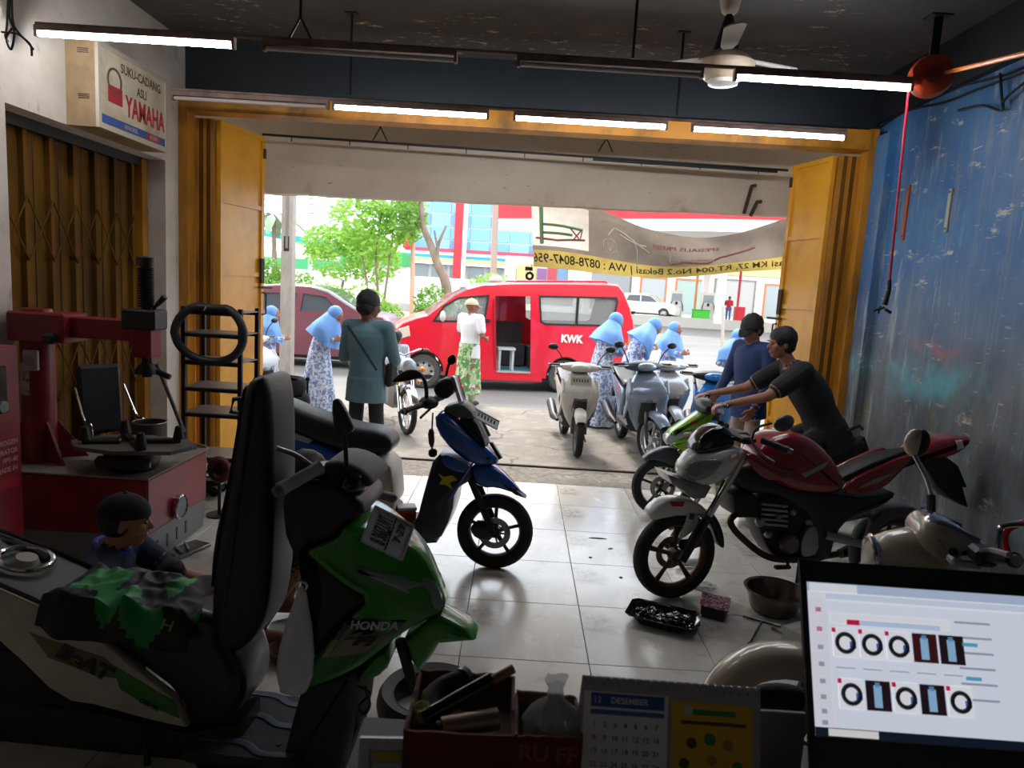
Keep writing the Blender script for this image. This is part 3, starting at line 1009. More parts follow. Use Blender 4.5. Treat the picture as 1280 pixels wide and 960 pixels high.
MB().bb(p[0] - .13, p[0] + .13, -1.05, -.55, p[1] - .02, p[1] + .04).build('lamp_base', BLACK, van, 0)
p = VF.pix(714.5, 424)
LETW = mat('letter_white', '#ece8e6', .5)
split_letters(text('KWK', .185, LETW, van, (p[0], .006, p[1]), (-1, 0, 0), (0, 0, 1), bold=.010, sx=.9))
p = VF.pix(590, 380, -.8)
MB().torus((VF.pix(570, 396, -.45)[0], -.45, VF.pix(570, 396, -.45)[1]), .18, .014, (1, 0, .5), 20, 6).build('steering_wheel', BLACK, van)

# ---------------------------------------------------------------- maroon car on the road behind the pole
ga, gb = G(468, 437, -.07), G(352, 432, -.07)
ang = 0.02
SF = Frame((-6.6, 15.6, -.07), ang)
P = SF.poly
suv = thing('hatchback_car', 'dark maroon car with tinted windows driving past behind the concrete pole', 'car', SF.o, ang)
sil = P([(504, 436), (506, 420), (503, 404), (494, 394), (470, 389), (452, 378), (432, 365), (412, 359), (380, 357), (350, 358.5), (330, 364), (312, 380), (300, 392), (294, 404), (293, 420), (296, 434)])
sil[0] = (sil[0][0], .25); sil[-1] = (sil[-1][0], .25)
holes = [P([(446, 387), (430, 370), (405, 366), (402, 386)]), P([(396, 386), (398, 366), (360, 365), (354, 385)]), P([(348, 385), (352, 366), (336, 369), (322, 384)])]
MAR = mat('maroon_paint', '#6a3442', .3, coat=.5)
f_, r_ = SF.pix(468, 425), SF.pix(328, 420)
vehicle(suv, sil, holes, 1.65, MAR, [(f_[0], .32, .37), (r_[0], .32, .37)], glass_seg=((4, 7),), win_mat=DARKGLASS)
for c in (f_, r_):
    for y, s in ((-.1, -1), (-1.52, 1)):
        car_wheel(suv, (c[0], y, .32), .32, .19, side=-s)
MB().bb(sil[0][0] - .02, sil[0][0] + .02, -.45, -.08, .62, .78).build('headlamp', mat('headlamp_lens', '#d9c9b6', .1), suv, 0)
MB().bb(r_[0] + .4, f_[0] - .4, -.04, .02, .2, .34).build('sill_skirt', mat('skirt_silver', '#8d8d90', .4, .5), suv, 0)
for xx in (f_[0] - .75, f_[0] - 1.7):
    MB().bb(xx - .09, xx + .09, -.01, .02, .92, .95).build('door_handle', CHROME, suv, 0)

# ---------------------------------------------------------------- white car at the petrol station
wz = .42
struct('forecourt', MB().bb(-60, 70, 46, 110, -.3, wz), mat('forecourt_concrete', '#b4b0aa', .85, var=('#9d9993', .6, .4, .7)))
struct('kerb', MB().bb(6.5, 60, 45.6, 46.2, -.3, wz + .16), mat('kerb_concrete', '#c2beb6', .85))
CF = Frame((8.9, 48.6, wz), RAD(-24))
wc = thing('white_hatchback', 'white car parked at the petrol station by the red van tail', 'car', CF.o, RAD(-22))
sil = [(2.05, .25), (2.1, .55), (2.05, .78), (1.8, .92), (1.05, 1.02), (.45, 1.42), (.2, 1.5), (-.6, 1.55), (-1.4, 1.5), (-1.85, 1.25), (-1.95, .9), (-1.95, .5), (-1.9, .25)]
holes = [[(.85, 1.04), (.35, 1.4), (-.25, 1.44), (-.25, 1.02)], [(-.33, 1.02), (-.33, 1.44), (-1.1, 1.42), (-1.25, 1.05)]]
CWH = mat('car_white_paint', '#e9e8e6', .3, coat=.4)
vehicle(wc, sil, holes, 1.66, CWH, [(1.3, .3, .37), (-1.25, .3, .37)], glass_seg=((4, 6), (8, 9)), win_mat=DARKGLASS)
for x in (1.3, -1.25):
    for y, s in ((-.12, 1), (-1.54, -1)):
        car_wheel(wc, (x, y, .32), .32, .2, side=s)
MB().bb(2.0, 2.09, -1.6, -1.1, .66, .82).bb(2.0, 2.09, -.5, -.05, .66, .82).build('headlamp', mat('headlamp_lens', '#d9c9b6', .1), wc, 0)
MB().bb(2.02, 2.12, -1.3, -.35, .42, .62).build('grille', BLACK, wc, 0)

# ---------------------------------------------------------------- petrol station canopy and shop
STW = mat('station_white', '#e4e1dc', .6)
STR = mat('station_red', '#d42a35', .5)
A, B, C_, D_ = Vector((10.3, 40)), Vector((-2.0, 47)), Vector((20.5, 36.5)), Vector((9, 53))
cn = thing('station_canopy', 'flat petrol station canopy with red and white edge', 'canopy', (10, 45, wz))
def prism(pts, z0, z1, name, mm, par, o):
    n = len(pts)
    m = MB()
    m.add([(p[0] - o[0], p[1] - o[1], z0) for p in pts] + [(p[0] - o[0], p[1] - o[1], z1) for p in pts],
          [tuple(range(n))[::-1], tuple(range(n, 2 * n))] + [(i, (i + 1) % n, (i + 1) % n + n, i + n) for i in range(n)])
    return m.build(name, mm, par, 0)
quad = [A, C_, Vector((23, 46)), D_, B]
cen = sum(quad, Vector((0, 0))) / 5
o2 = (10, 45)
prism([cen + (p - cen) * .985 for p in quad], 5.2, 5.9, 'white_band', STW, cn, o2)
prism(quad, 5.9, 7.6, 'red_band', STR, cn, o2)
for (x, y) in ((12.0, 42.5), (4.5, 48.3), (18.5, 41), (13, 50)):
    MB().bb(x - 10 - .22, x - 10 + .22, y - 45 - .22, y - 45 + .22, 0, 5.3).build('column', STW, cn, 0)
# red banner pole set, pumps, cabinets
def pump(px, py, Y, lab):
    p = AY(px, py, Y); p.z = wz
    r = thing('fuel_pump', lab, 'fuel pump', p)
    MB().rbox((0, 0, .95), (.9, .5, 1.9), .05).build('cabinet', STW, r)
    MB().rbox((0, -.26, 1.45), (.7, .03, .5), .01).build('display', mat('pump_display', '#9aa6ac', .3), r)
    for s in (-1, 1):
        MB().tube(spline([(s * .3, -.27, 1.2), (s * .42, -.36, .9), (s * .46, -.34, .5), (s * .4, -.28, 1.0)], 5), .025, 6).build('hose', BLACK, r)
    MB().rbox((0, -.27, 1.05), (.16, .06, .2), .02).build('nozzle', DARKMETAL, r)
pump(882, 400, 48.2, 'white fuel pump behind the green bin at the petrol station')
pump(843, 396, 49, 'white fuel pump behind the parked white car')
p = AY(875, 402, 46.6); p.z = wz
r = thing('green_bin', 'bright green box standing on the petrol station island', 'bin', p)
MB().rbox((0, 0, .36), (1.05, .6, .64), .03).build('box_body', mat('bin_green', '#3fbf2f', .5), r)
MB().rbox((0, 0, .7), (1.12, .66, .06), .02).build('lid', mat('bin_green_lid', '#35a528', .5), r)
p = AY(923, 402, 46.6); p.z = wz
r = thing('red_cabinet_box', 'red upright cabinet beside the attendants at the petrol station', 'cabinet', p)
MB().rbox((0, 0, .53), (.62, .5, 1.06), .03).build('cabinet_body', mat('cab_red', '#d31f33', .5), r)
MB().rbox((0, -.26, .6), (.5, .02, .7), .005).build('cabinet_door', mat('cab_red_door', '#c21b2d', .5), r)
p = AY(868, 400, 50); p.z = wz
for px, py, col, lab in ((867, 400, '#d98d55', 'thin orange steel post at the petrol station behind the green bin'), (920, 402, '#c22638', 'thin red steel post at the petrol station behind the attendants')):
    p = AY(px, py, 48.5); p.z = wz
    r = thing('steel_post', lab, 'post', p)
    MB().tube([(0, 0, .02), (0, 0, 4.9)], .09, 8).build('post', mat('post_' + col, col, .5), r)
    MB().box((0, 0, .015), (.3, .3, .03)).build('base_plate', STEEL, r, 0)
# station shop behind
sh = thing('station_shop', 'low white petrol station shop with orange framed doors and grey shutters', 'building', (17, 62, wz))
MB().bb(-12, 12, 0, 6, 0, 5.2).build('wall', STW, sh, 0)
for k, (x0, x1, z1, col) in enumerate(((-11, -7.5, 3.2, '#8e979b'), (-6.5, -4.4, 3.0, '#a9b4b6'), (-3.4, -1.0, 3.0, '#9db5b0'), (0, 3.4, 3.2, '#aeb0ad'), (4.4, 7.0, 3.0, '#9aa7a9'))):
    w = MB().bb(x0, x1, -.06, -.01, .1, z1).build('shutter', mat('shop_' + col, col, .4), sh, 0)
    m = MB()
    m.bb(x0 - .12, x0, -.12, 0, 0, z1 + .12); m.bb(x1, x1 + .12, -.12, 0, 0, z1 + .12); m.bb(x0, x1, -.12, 0, z1, z1 + .12)
    m.build('door_frame', mat('frame_orange', '#d9743d', .5) if k in (1, 2, 4) else STEEL, w, 0)
MB().bb(-12, 12, -.3, 0, 3.7, 4.6).build('fascia_sign', mat('fascia_cream', '#d9c58c', .5), sh, 0)
MB().bb(-12.2, 12.2, -.5, 6.2, 5.2, 5.5).build('roof', STW, sh, 0)
# minimarket and stalls between (behind the van): colourful shelves and boxes
mk = thing('roadside_kiosk', 'row of small kiosks with colourful panels behind the red van', 'kiosk', (4.2, 70, wz))
MB().bb(-6, 5.5, 0, 4, 0, 4.6).build('wall', mat('kiosk_wall', '#c8c2ba', .7), mk, 0)
rnd = random.Random(3)
for k in range(11):
    x0 = -5.8 + k * 1.02
    col = rnd.choice(['#c86a4a', '#d9d4cc', '#7f5a8c', '#6d8fb5', '#c9b07a', '#b04450', '#8a959a'])
    MB().bb(x0, x0 + .9, -.15, 0, .6 + rnd.random() * .8, 3.4 + rnd.random() * .6).build('panel', mat('kiosk_' + col, col, .5), mk, 0)
# ---------------------------------------------------------------- glass-fronted building with red fins
BY = 80.0
def bp(x, y): return AY(x, y, BY)
b0, b1 = bp(512, 330), bp(668, 338)
gb_ = thing('glass_building', 'blue glass office block with red vertical fins and striped shop band', 'building', (b0.x, BY, 0))
x0, x1 = 0.0, b1.x - b0.x + 6
zt = bp(590, 235).z
zb = bp(590, 318).z
MB().bb(x0 - 1.5, x1, .3, 8, 0, zt + 1).build('wall', mat('office_white', '#dfe2e4', .6), gb_, 0)
GBL = [mat('pane_blue_%d' % k, c, .08, spec=.8) for k, c in enumerate(('#5fa0d8', '#6fb0e2', '#5590c8', '#7fbcea'))]  # blues paled so the colour carries the distance haze
nx, nz = 9, 5
pane = None
for i in range(nx):
    for j in range(nz):
        xa, xb = x0 + (x1 - x0) * i / nx, x0 + (x1 - x0) * (i + 1) / nx
        za, zb_ = zb + (zt - zb) * j / nz, zb + (zt - zb) * (j + 1) / nz
        o = MB().bb(xa + .05, xb - .05, .1, .3, za + .09, zb_ - .09).build('window_pane', GBL[(i * 3 + j * 5 + i * j) % 4], gb_, 0)
for px0, px1, ya, yb in ((566, 582, 235, 352), (505, 514, 283, 310)):
    p, q = bp(px0, yb), bp(px1, ya)
    MB().bb(p.x - b0.x, q.x - b0.x, -.8, .3, p.z, q.z).build('red_fin', STR, gb_, 0)
    if px0 == 566:
        MB().bb(q.x - b0.x, q.x - b0.x + .45, -.8, .3, p.z, q.z).build('white_fin', STW, gb_, 0)
for (ya, yb, col) in ((313, 317.5, '#d0455a'), (317.5, 321, '#e6e2dc'), (321, 325, '#2d9ad0'), (325, 330, '#e6cf84'), (330, 333, '#e2ded8')):
    za, zb_ = bp(590, yb).z, bp(590, ya).z
    MB().bb(x0 - .5, x1, -.5, .3, za, zb_).build('stripe_band', mat('stripe_' + col, col, .5), gb_, 0)
p = bp(650, 329)
MB().bb(p.x - b0.x - 1.6, p.x - b0.x + 1.8, -.6, -.5, p.z - .4, p.z + .5).build('shop_sign', mat('shop_sign_white', '#e9eaec', .5), gb_, 0)
for k in range(8):
    MB().bb(x0 + .4 + k * 2.1, x0 + 2.1 + k * 2.1, -.1, .3, .3, bp(590, 334).z).build('shop_window', mat('shop_front_grey', '#7e868a', .2), gb_, 0)
# ---------------------------------------------------------------- left background: teal roof hall, low walls
tb = thing('market_hall', 'pale hall with teal pitched roof behind the roadside trees', 'building', (-30, 85, 0))
MB().bb(-14, 10, 0, 10, 0, 4.6).build('wall', mat('hall_wall', '#cfc4b4', .7), tb, 0)
MB().slab([(-16, 8.4), (-16, 9.0), (10.5, 5.5), (10.5, 4.6)], -1, 11).build('roof', mat('teal_roof', '#1f9c9a', .5), tb, 0)
MB().bb(-14, 10, -.6, 0, 2.6, 3.8).build('awning', mat('awning_green', '#3f9f6a', .5), tb, 0)
lw = thing('boundary_wall', 'long low white wall beyond the road median', 'wall', (-18, 60, 0))
MB().bb(-12, 14, 0, .4, 0, 2.2).build('wall_body', STW, lw, 0)
MB().bb(-12.1, 14.1, -.05, .45, 2.2, 2.35).build('coping', STW, lw, 0)
gh = thing('guard_hut', 'small hut with green roof band behind the low white wall', 'hut', (-13.6, 64, 0))
MB().bb(-2.6, 2.6, 0, 3, 0, 3.2).build('wall', mat('hut_white', '#d6d8d6', .6), gh, 0)
MB().bb(-2.9, 2.9, -.4, 3.2, 3.2, 4.4).build('roof_band', mat('hut_green', '#2f9a52', .5), gh, 0)
MB().bb(-1.6, -.6, -.05, 0, .1, 2.4).build('door', mat('hut_blue', '#2f5fa0', .5), gh, 0)
# ---------------------------------------------------------------- poles and overhead wires
CPOLE = mat('concrete_pole', '#a39d93', .8, var=('#857e74', 6, .4, .7), stretch=(1, 1, .3))
pg = G(358, 475, -.03)
pg = Vector((pg.x * .93, pg.y * .93, -.03))
r = thing('utility_pole', 'square concrete utility pole standing at the road edge beside the gate', 'pole', pg)
pw = 13.5 / 870 * pg.y / 2
MB().loft([[(-pw * k, -pw * k, z), (pw * k, -pw * k, z), (pw * k, pw * k, z), (-pw * k, pw * k, z)] for z, k in ((0, 1.06), (4, .96), (9, .8))]).build('shaft', CPOLE, r, 0)
p = AY(357, 306, pg.y) - pg
MB().bb(-pw * .55, pw * .45, -pw * 1.03, -pw * .8, p.z - .1, p.z + .13).build('recess', BLACK, r, 0)
MB().bb(-.02, .02, -pw * 1.06, -pw, 2.2, 4.2).build('earth_strip', mat('strip_grey', '#77726a', .7), r, 0)
for px, yt, yb, Y, rad, col, lab in ((388, 266, 352, 34, .12, '#c4c4c0', 'slim pale lamp post behind the maroon car'), (515, 236, 398, 24, .085, '#d7a48f', 'slim salmon pole beside the bare tree'),
                                    (618, 236, 352, 40, .2, '#a68f80', 'tan pole in front of the blue glass block'), (904, 380, 436, 23, .06, '#b0aa9f', 'short thin post standing on the far road edge')):
    p = AY(px, yb, Y); top = AY(px, yt, Y)
    zb_ = -.07
    r = thing('street_pole', lab, 'pole', (p.x, p.y, zb_))
    MB().tube([(0, 0, 0), (top.x - p.x, 0, top.z + (3 if yt < 300 else 0))], [rad, rad * .8], 8).build('shaft', mat('pole_' + col, col, .6), r)
    MB().lathe([(0, 0), (rad * 2, 0), (rad * 2, .12), (rad, .2), (0, .2)], n=12).build('foot', mat('pole_foot', '#9a948a', .8), r)
lp_ = AY(150, 300, 36)
r = thing('street_pole', 'far lamp pole hidden behind the yellow gate carrying the overhead wires', 'pole', (lp_.x, lp_.y, -.07))
MB().tube([(0, 0, 0), (0, 0, 8.5)], [.12, .09], 8).build('shaft', CPOLE, r)
MB().lathe([(0, 0), (.24, 0), (.24, .12), (.12, .2), (0, .2)], n=12).build('foot', mat('pole_foot', '#9a948a', .8), r)
sal = [o for o in bpy.data.objects if o.name.startswith('street_pole') and 'salmon' in o['label']][0]
for k, (ya, yb_) in enumerate(((238, 240), (250, 243), (256, 252), (268, 262))):
    a, b = AY(150, ya - 12, 36), AY(515, yb_, 24)
    MB().tube([q - sal.location for q in spline([b, (a + b) * .5 + Vector((0, 0, -.3)), a], 6)], .016, 4).build('overhead_wire', mat('wire_grey', '#6e7276', .6), sal)
# ---------------------------------------------------------------- plants
def leaf_mat(name, h1, h2):
    return mat(name, h1, .6, var=(h2, 1.3, .35, .65))
LG1 = leaf_mat('leaf_bright', '#a3cc5c', '#84b548')
LG2 = leaf_mat('leaf_mid', '#86b052', '#6a9640')
LG3 = leaf_mat('leaf_deep', '#4d7a33', '#3a6228')
for m_ in (LG1, LG2, LG3): translucent(m_, .35)
BARK = mat('grey_bark', '#8d7c6c', .85, var=('#6a5a4c', 7, .4, .7), stretch=(1, 1, .3))
def leaves(blobs, n, size, rnd, surf=.55):
    m = MB()
    vs, fs = [], []
    for k in range(n):
        c, r = blobs[k % len(blobs)]
        while True:
            d = Vector((rnd.uniform(-1, 1), rnd.uniform(-1, 1), rnd.uniform(-1, 1)))
            if surf < d.length < 1: break
        p = Vector((c[0] + d.x * r[0], c[1] + d.y * r[1], c[2] + d.z * r[2]))
        s = size * rnd.uniform(.6, 1.3)
        a = Vector((rnd.gauss(0, 1), rnd.gauss(0, 1), rnd.gauss(0, .6))).normalized()
        b = a.cross(Vector((rnd.gauss(0, 1), rnd.gauss(0, 1), rnd.gauss(0, 1)))).normalized()
        i = len(vs)
        vs += [p - a * s, p + b * s * .45, p + a * s, p - b * s * .45]
        fs.append((i, i + 1, i + 2, i + 3))
    return m.add(vs, fs)
def plant(name, label, cat, base, blobs, n, size, mm, trunk=None, group=None, seed=1):
    r = thing(name, label, cat, base, 0, group)
    rnd = random.Random(seed)
    leaves(blobs, n, size, rnd).build('foliage', mm, r, 0)
    if trunk:
        for k, (path, rad) in enumerate(trunk):
            MB().tube(spline(path, 4), [rad * (1 - .5 * i / (4 * (len(path) - 1))) for i in range(4 * (len(path) - 1) + 1)], 8).build('trunk' if k == 0 else 'branch', BARK, r)
    return r
MZ = 0.12
struct('median_strip', MB().bb(-60, 2.2, 21, 27, -.3, MZ), mat('median_grass', '#9aa36a', .9, var=('#b7a989', 2, .4, .65)))
struct('median_kerb', MB().bb(-60, 2.3, 20.8, 21.0, -.3, MZ + .06), mat('kerb_concrete', '#c2beb6', .85))
def med(px, Y): 
    p = AY(px, 380, Y); return Vector((p.x, p.y, MZ))
def hgt(px, py, Y): return AY(px, py, Y).z - MZ
Y0 = 23.5
b = med(470, Y0)
plant('roadside_tree', 'leafy young tree with thin trunks on the median beside the salmon pole', 'tree', b,
      [((-.6, 0, hgt(470, 275, Y0)), (1.1, 1, .9)), ((.4, 0, hgt(480, 262, Y0) + .5), (1.4, 1.1, .9)), ((-.2, .2, hgt(470, 300, Y0)), (1.0, .9, .7)), ((.9, 0, hgt(498, 275, Y0)), (.7, .7, .8))], 2200, .13, LG1,
      [([(0, 0, 0), (.05, 0, 1.2), (-.05, 0, 2.4), (.1, 0, 4)], .06), ([(.15, .1, 0), (.3, .1, 1.5), (.5, 0, 3.4)], .05), ([(-.2, .1, 0), (-.35, .1, 1.5), (-.6, 0, 2.8)], .05)], seed=2)
b = med(425, 26)
plant('roadside_tree', 'bright green bushy tree on the median behind the maroon car', 'tree', b,
      [((0, 0, hgt(420, 320, 26)), (1.35, 1.2, .9)), ((-.5, 0, hgt(415, 303, 26)), (1.0, 1, .6)), ((1.2, 0, hgt(448, 325, 26)), (1.1, 1, .9)), ((.9, 0, hgt(445, 302, 26)), (.7, .8, .4))], 2600, .12, LG1, [([(0, 0, 0), (0, 0, .8), (.1, 0, 1.6)], .09)], seed=3)
b = med(378, 26.3)
plant('median_shrub', 'rounded green shrub right behind the concrete pole', 'shrub', b, [((0, 0, .9), (.7, .7, .9)), ((-.9, 0, 1.1), (.8, .7, .9)), ((-1.3, 0, 1.7), (.55, .5, .6))], 1400, .1, LG2, [([(0, 0, 0), (0, 0, .5), (0, 0, .9)], .05)], seed=4)
b = med(447, 22.2)
plant('median_shrub', 'light green low shrub in front of the bushy tree on the median', 'shrub', b, [((0, 0, .75), (1.0, .6, .75)), ((-.9, 0, .8), (.7, .6, .7)), ((.8, 0, .55), (.7, .5, .5))], 1500, .09, LG1, [([(0, 0, 0), (0, 0, .4), (0, 0, .7)], .04)], seed=5)
# bare-branched tree by the glass block
Y1 = 22.5
b = med(553, Y1)
def tp(px, py): 
    p = AY(px, py, Y1); return (p.x - b.x, 0, p.z - b.z)
bt = thing('bare_tree', 'leaning tree with bare grey forked trunk in front of the glass building', 'tree', b)
def branch(path, r0, r1, name):
    s = spline(path, 5)
    MB().tube(s, [r0 + (r1 - r0) * i / (len(s) - 1) for i in range(len(s))], 10).build(name, BARK, bt)
branch([(0, 0, 0), tp(558, 372), tp(556, 350), tp(547, 330), tp(538, 305), tp(528, 278), tp(526, 235)], .19, .075, 'trunk')
branch([tp(547, 330), tp(547, 310), tp(552, 295), tp(558, 282)], .075, .03, 'branch')
branch([tp(548, 312), tp(545, 300), tp(543, 288)], .05, .025, 'branch')
branch([tp(528, 275), tp(515, 278), tp(508, 262)], .06, .03, 'branch')
branch([tp(529, 272), tp(535, 267)], .03, .015, 'branch')
rnd = random.Random(9)
leaves([((tp(505, 258)[0], 0, tp(505, 258)[2]), (.45, .5, .5)), ((tp(512, 278)[0], 0, tp(512, 278)[2]), (.4, .4, .35))], 420, .1, rnd).build('foliage', LG2, bt, 0)
b = med(540, 22.0)
plant('median_shrub', 'dense green shrub at the foot of the bare forked tree', 'shrub', b, [((0, .1, 1.0), (.62, .5, .62)), ((-.1, 0, .55), (.55, .5, .5)), ((.7, .4, .9), (.5, .4, .5))], 1300, .09, LG2, [([(0, 0, 0), (0, 0, .4), (0, 0, .8)], .04)], seed=6)
b = med(617, 23)
plant('median_shrub', 'round light green shrub behind the roof of the red van', 'shrub', b, [((0, 0, 1.55), (.95, .7, .55)), ((-.4, 0, 1.2), (.7, .6, .6)), ((.4, 0, 1.2), (.6, .6, .6))], 1700, .09, LG1, [([(0, 0, 0), (0, 0, .7), (0, 0, 1.4)], .06)], seed=7)
# hedge runs
def hedge(px0, px1, Y, h, lab, seed):
    a, b_ = med(px0, Y), med(px1, Y)
    L = (b_ - a).length
    n = max(3, int(L / .7))
    plant('hedge', lab, 'hedge', a, [((L * (i + .5) / n, 0, h * .5), (.55, .35, h * .55)) for i in range(n)], n * 220, .06, LG2, None, None, seed)
hedge(322, 352, 21.6, .75, 'low clipped hedge on the median behind the pole base', 11)
hedge(482, 516, 21.8, .55, 'low clipped hedge behind the salmon pole', 12)
# dry grass tufts on the median
rnd = random.Random(5)
m = MB()
for k in range(420):
    p = med(rnd.uniform(490, 575), rnd.uniform(21.1, 22.2))
    h = rnd.uniform(.25, .8)
    d = Vector((rnd.uniform(-.15, .15), rnd.uniform(-.1, .1), h))
    i = len(m.v)
    m.v += [tuple(p + Vector((-.012, 0, 0))), tuple(p + Vector((.012, 0, 0))), tuple(p + d)]
    m.f.append((i, i + 1, i + 2))
tag(m.build('dry_grass', mat('dry_grass_blades', '#c9bd7f', .8), None, 0), 'tall dry grass on the median in front of the shrubs', 'grass', kind='stuff')
# palm
Y2 = 45
p = AY(341, 345, Y2)
pr = thing('palm_tree', 'slender palm tree with drooping fronds against the pale sky', 'palm', (p.x, p.y, -.05))
ht = AY(341, 270, Y2).z
MB().tube([(0, 0, 0), (.1, 0, ht * .5), (0, 0, ht)], [.22, .16, .13], 8).build('trunk', BARK, pr)
for k in range(12):
    a = 2 * pi * k / 12 + .2
    L = 2.3
    pth = [Vector((cos(a) * L * t_, sin(a) * L * t_, ht + .9 * t_ - 2.1 * t_ * t_ + (k % 3) * .25 * t_)) for t_ in [i / 7 for i in range(8)]]
    m = MB()
    side = Vector((-sin(a), cos(a), 0))
    for i in range(7):
        w0, w1 = .32 * sin(pi * (i + .3) / 8), .32 * sin(pi * (i + 1.3) / 8)
        j = len(m.v)
        dn = Vector((0, 0, -.22))
        m.v += [tuple(pth[i]), tuple(pth[i] + side * w0 + dn * w0), tuple(pth[i + 1] + side * w1 + dn * w1), tuple(pth[i + 1]), tuple(pth[i] - side * w0 + dn * w0), tuple(pth[i + 1] - side * w1 + dn * w1)]
        m.f += [(j, j + 1, j + 2, j + 3), (j, j + 3, j + 5, j + 4)]
    m.build('frond', leaf_mat('palm_leaf', '#8aa080', '#6f8a68'), pr, 0)
# ---------------------------------------------------------------- vinyl banner hung under the porch beam, seen from behind
BYY = 7.95
top = [(664, 247), (700, 248), (735, 256), (765, 268), (800, 283), (840, 293), (880, 297), (920, 292), (955, 282), (990, 270)]
bot = [(667, 333), (700, 336), (735, 340), (770, 344), (805, 347), (840, 347), (880, 344), (920, 340), (955, 338), (990, 336)]
NB = len(top)
def ban(u, v):
    """u from the left end in view (0..1), v from the bottom edge (0..1)"""
    f_ = max(0.0, min(.99999, u)) * (NB - 1)
    i = int(f_); k = f_ - i
    def cr(A):
        a = A[max(i - 1, 0)]; b_ = A[i]; c_ = A[i + 1]; d_ = A[min(i + 2, NB - 1)]
        return [0.5 * (2 * b_[j] + (c_[j] - a[j]) * k + (2 * a[j] - 5 * b_[j] + 4 * c_[j] - d_[j]) * k * k + (3 * b_[j] - a[j] - 3 * c_[j] + d_[j]) * k ** 3) for j in (0, 1)]
    tpx, bpx = cr(top), cr(bot)
    x = bpx[0] + (tpx[0] - bpx[0]) * v
    y = bpx[1] + (tpx[1] - bpx[1]) * v
    return AY(x, y, BYY + .05 * sin(v * 5 + u * 9) + .03 * sin(u * 22 + v * 3))
b0 = ban(0, 0)
bn = thing('vinyl_banner', 'sagging dark workshop banner with yellow strip, printed side away, hung under porch beam', 'banner', b0)
def patch(u0, u1, v0, v1, name, mm, off=0.0, nu=40, nv=6):
    m = MB()
    rows = []
    for j in range(nv + 1):
        rows.append([ban(u0 + (u1 - u0) * i / nu, v0 + (v1 - v0) * j / nv) - b0 + Vector((0, off, 0)) for i in range(nu + 1)])
    m.loft(rows, cap=False, closed=False)
    return m.build(name, mm, bn, 60)
BDARK = mat('banner_dark', '#84786c', .5, var=('#6f655b', 3, .4, .7))
BYEL = mat('banner_yellow', '#b59f55', .5, var=('#a08a45', 4, .4, .7))
BLITE = mat('banner_light', '#d6cfc2', .5, var=('#c2b9aa', 4, .4, .7))
patch(.225, 1, .25, 1, 'dark_cloth', BDARK, 0, 60, 12)
patch(0, .225, .25, .31, 'dark_cloth', BDARK, 0, 16, 2)
patch(0, .225, .92, 1, 'dark_cloth', BDARK, 0, 16, 2)
patch(0, 1, 0, .25, 'yellow_strip', BYEL, 0, 72, 4)
patch(0, .225, .31, .92, 'light_print', BLITE, 0, 20, 12)
for m_ in (BDARK, BYEL, BLITE): translucent(m_, .5)
def ban_text(body, u, v, h, mm, bold=.0, name='lettering', wide=1.0, align='LEFT'):
    """mirrored print: the words run from right to left in view"""
    cu = bpy.data.curves.new(name, 'FONT'); cu.body = body; cu.size = 1; cu.resolution_u = 3; cu.offset = bold
    t_ = bpy.data.objects.new(name, cu); COL.objects.link(t_)
    bpy.context.view_layer.update()
    me = bpy.data.meshes.new_from_object(t_.evaluated_get(bpy.context.evaluated_depsgraph_get()))
    bpy.data.objects.remove(t_)
    Lw = (ban(1, 0) - ban(0, 0)).length
    for vert in me.vertices:
        uu = u - vert.co.x * wide / Lw
        vv = v + vert.co.y * h
        p = ban(uu, vv) - b0
        vert.co = (p.x, p.y - .008, p.z)
    me.materials.clear(); me.materials.append(mm)
    o = bpy.data.objects.new(name, me); COL.objects.link(o); o.parent = bn
    split_letters(o)
BTXT = mat('banner_print_dark', '#463d2c', .6)
ban_text('Jl. Raya Bekasi KM 27, RT.004 No.2 Bekasi | WA : 0878-8047-956', 1.16, .075, .18, BTXT, .014, wide=.1255)
ban_text('SPESIALIS PRESS', .72, .62, .12, mat('banner_print_red', '#a8554c', .6), .01, wide=.1)
ban_text('MOTOR', .39, .80, .1, mat('banner_print_gold', '#a08a52', .6), .0, wide=.1)
def ban_line(pts, rad, mm, name):
    s = []
    for a_, b_ in zip(pts[:-1], pts[1:]):
        for k in range(4): s.append((a_[0] + (b_[0] - a_[0]) * k / 4, a_[1] + (b_[1] - a_[1]) * k / 4))
    s.append(pts[-1])
    MB().tube([ban(u, v) - b0 + Vector((0, -.012, 0)) for u, v in s], rad, 4).build(name, mm, bn)
PGN, PRD, PWH = mat('banner_print_green', '#6f9a6c', .6), mat('banner_print_red2', '#b06a5e', .6), mat('banner_print_white', '#cfc8bb', .6)
ban_line([(.045, .34), (.045, .9)], .022, PGN, 'print_frame'); ban_line([(.05, .62), (.2, .6)], .014, PGN, 'print_frame'); ban_line([(.05, .5), (.16, .5)], .014, PGN, 'print_frame')
ban_line([(.02, .42), (.1, .4), (.21, .46)], .012, PRD, 'print_frame'); ban_line([(.03, .9), (.12, .9)], .01, PRD, 'print_frame'); ban_line([(.15, .6), (.19, .45), (.2, .62), (.16, .42)], .008, PRD, 'print_frame')
for (cu_, cv_) in ((.315, .45),):
    ban_line([(cu_ + .028 * cos(a), cv_ + .13 * sin(a)) for a in [2 * pi * k / 14 for k in range(15)]], .008, PWH, 'print_wheel')
    ban_line([(cu_ + .012 * cos(a), cv_ + .06 * sin(a)) for a in [2 * pi * k / 8 for k in range(9)]], .008, PWH, 'print_wheel')
ban_line([(.31, .62), (.34, .78), (.38, .74), (.44, .6), (.47, .5)], .012, PWH, 'print_motorbike'); ban_line([(.36, .7), (.42, .62), (.46, .62)], .01, PWH, 'print_motorbike')
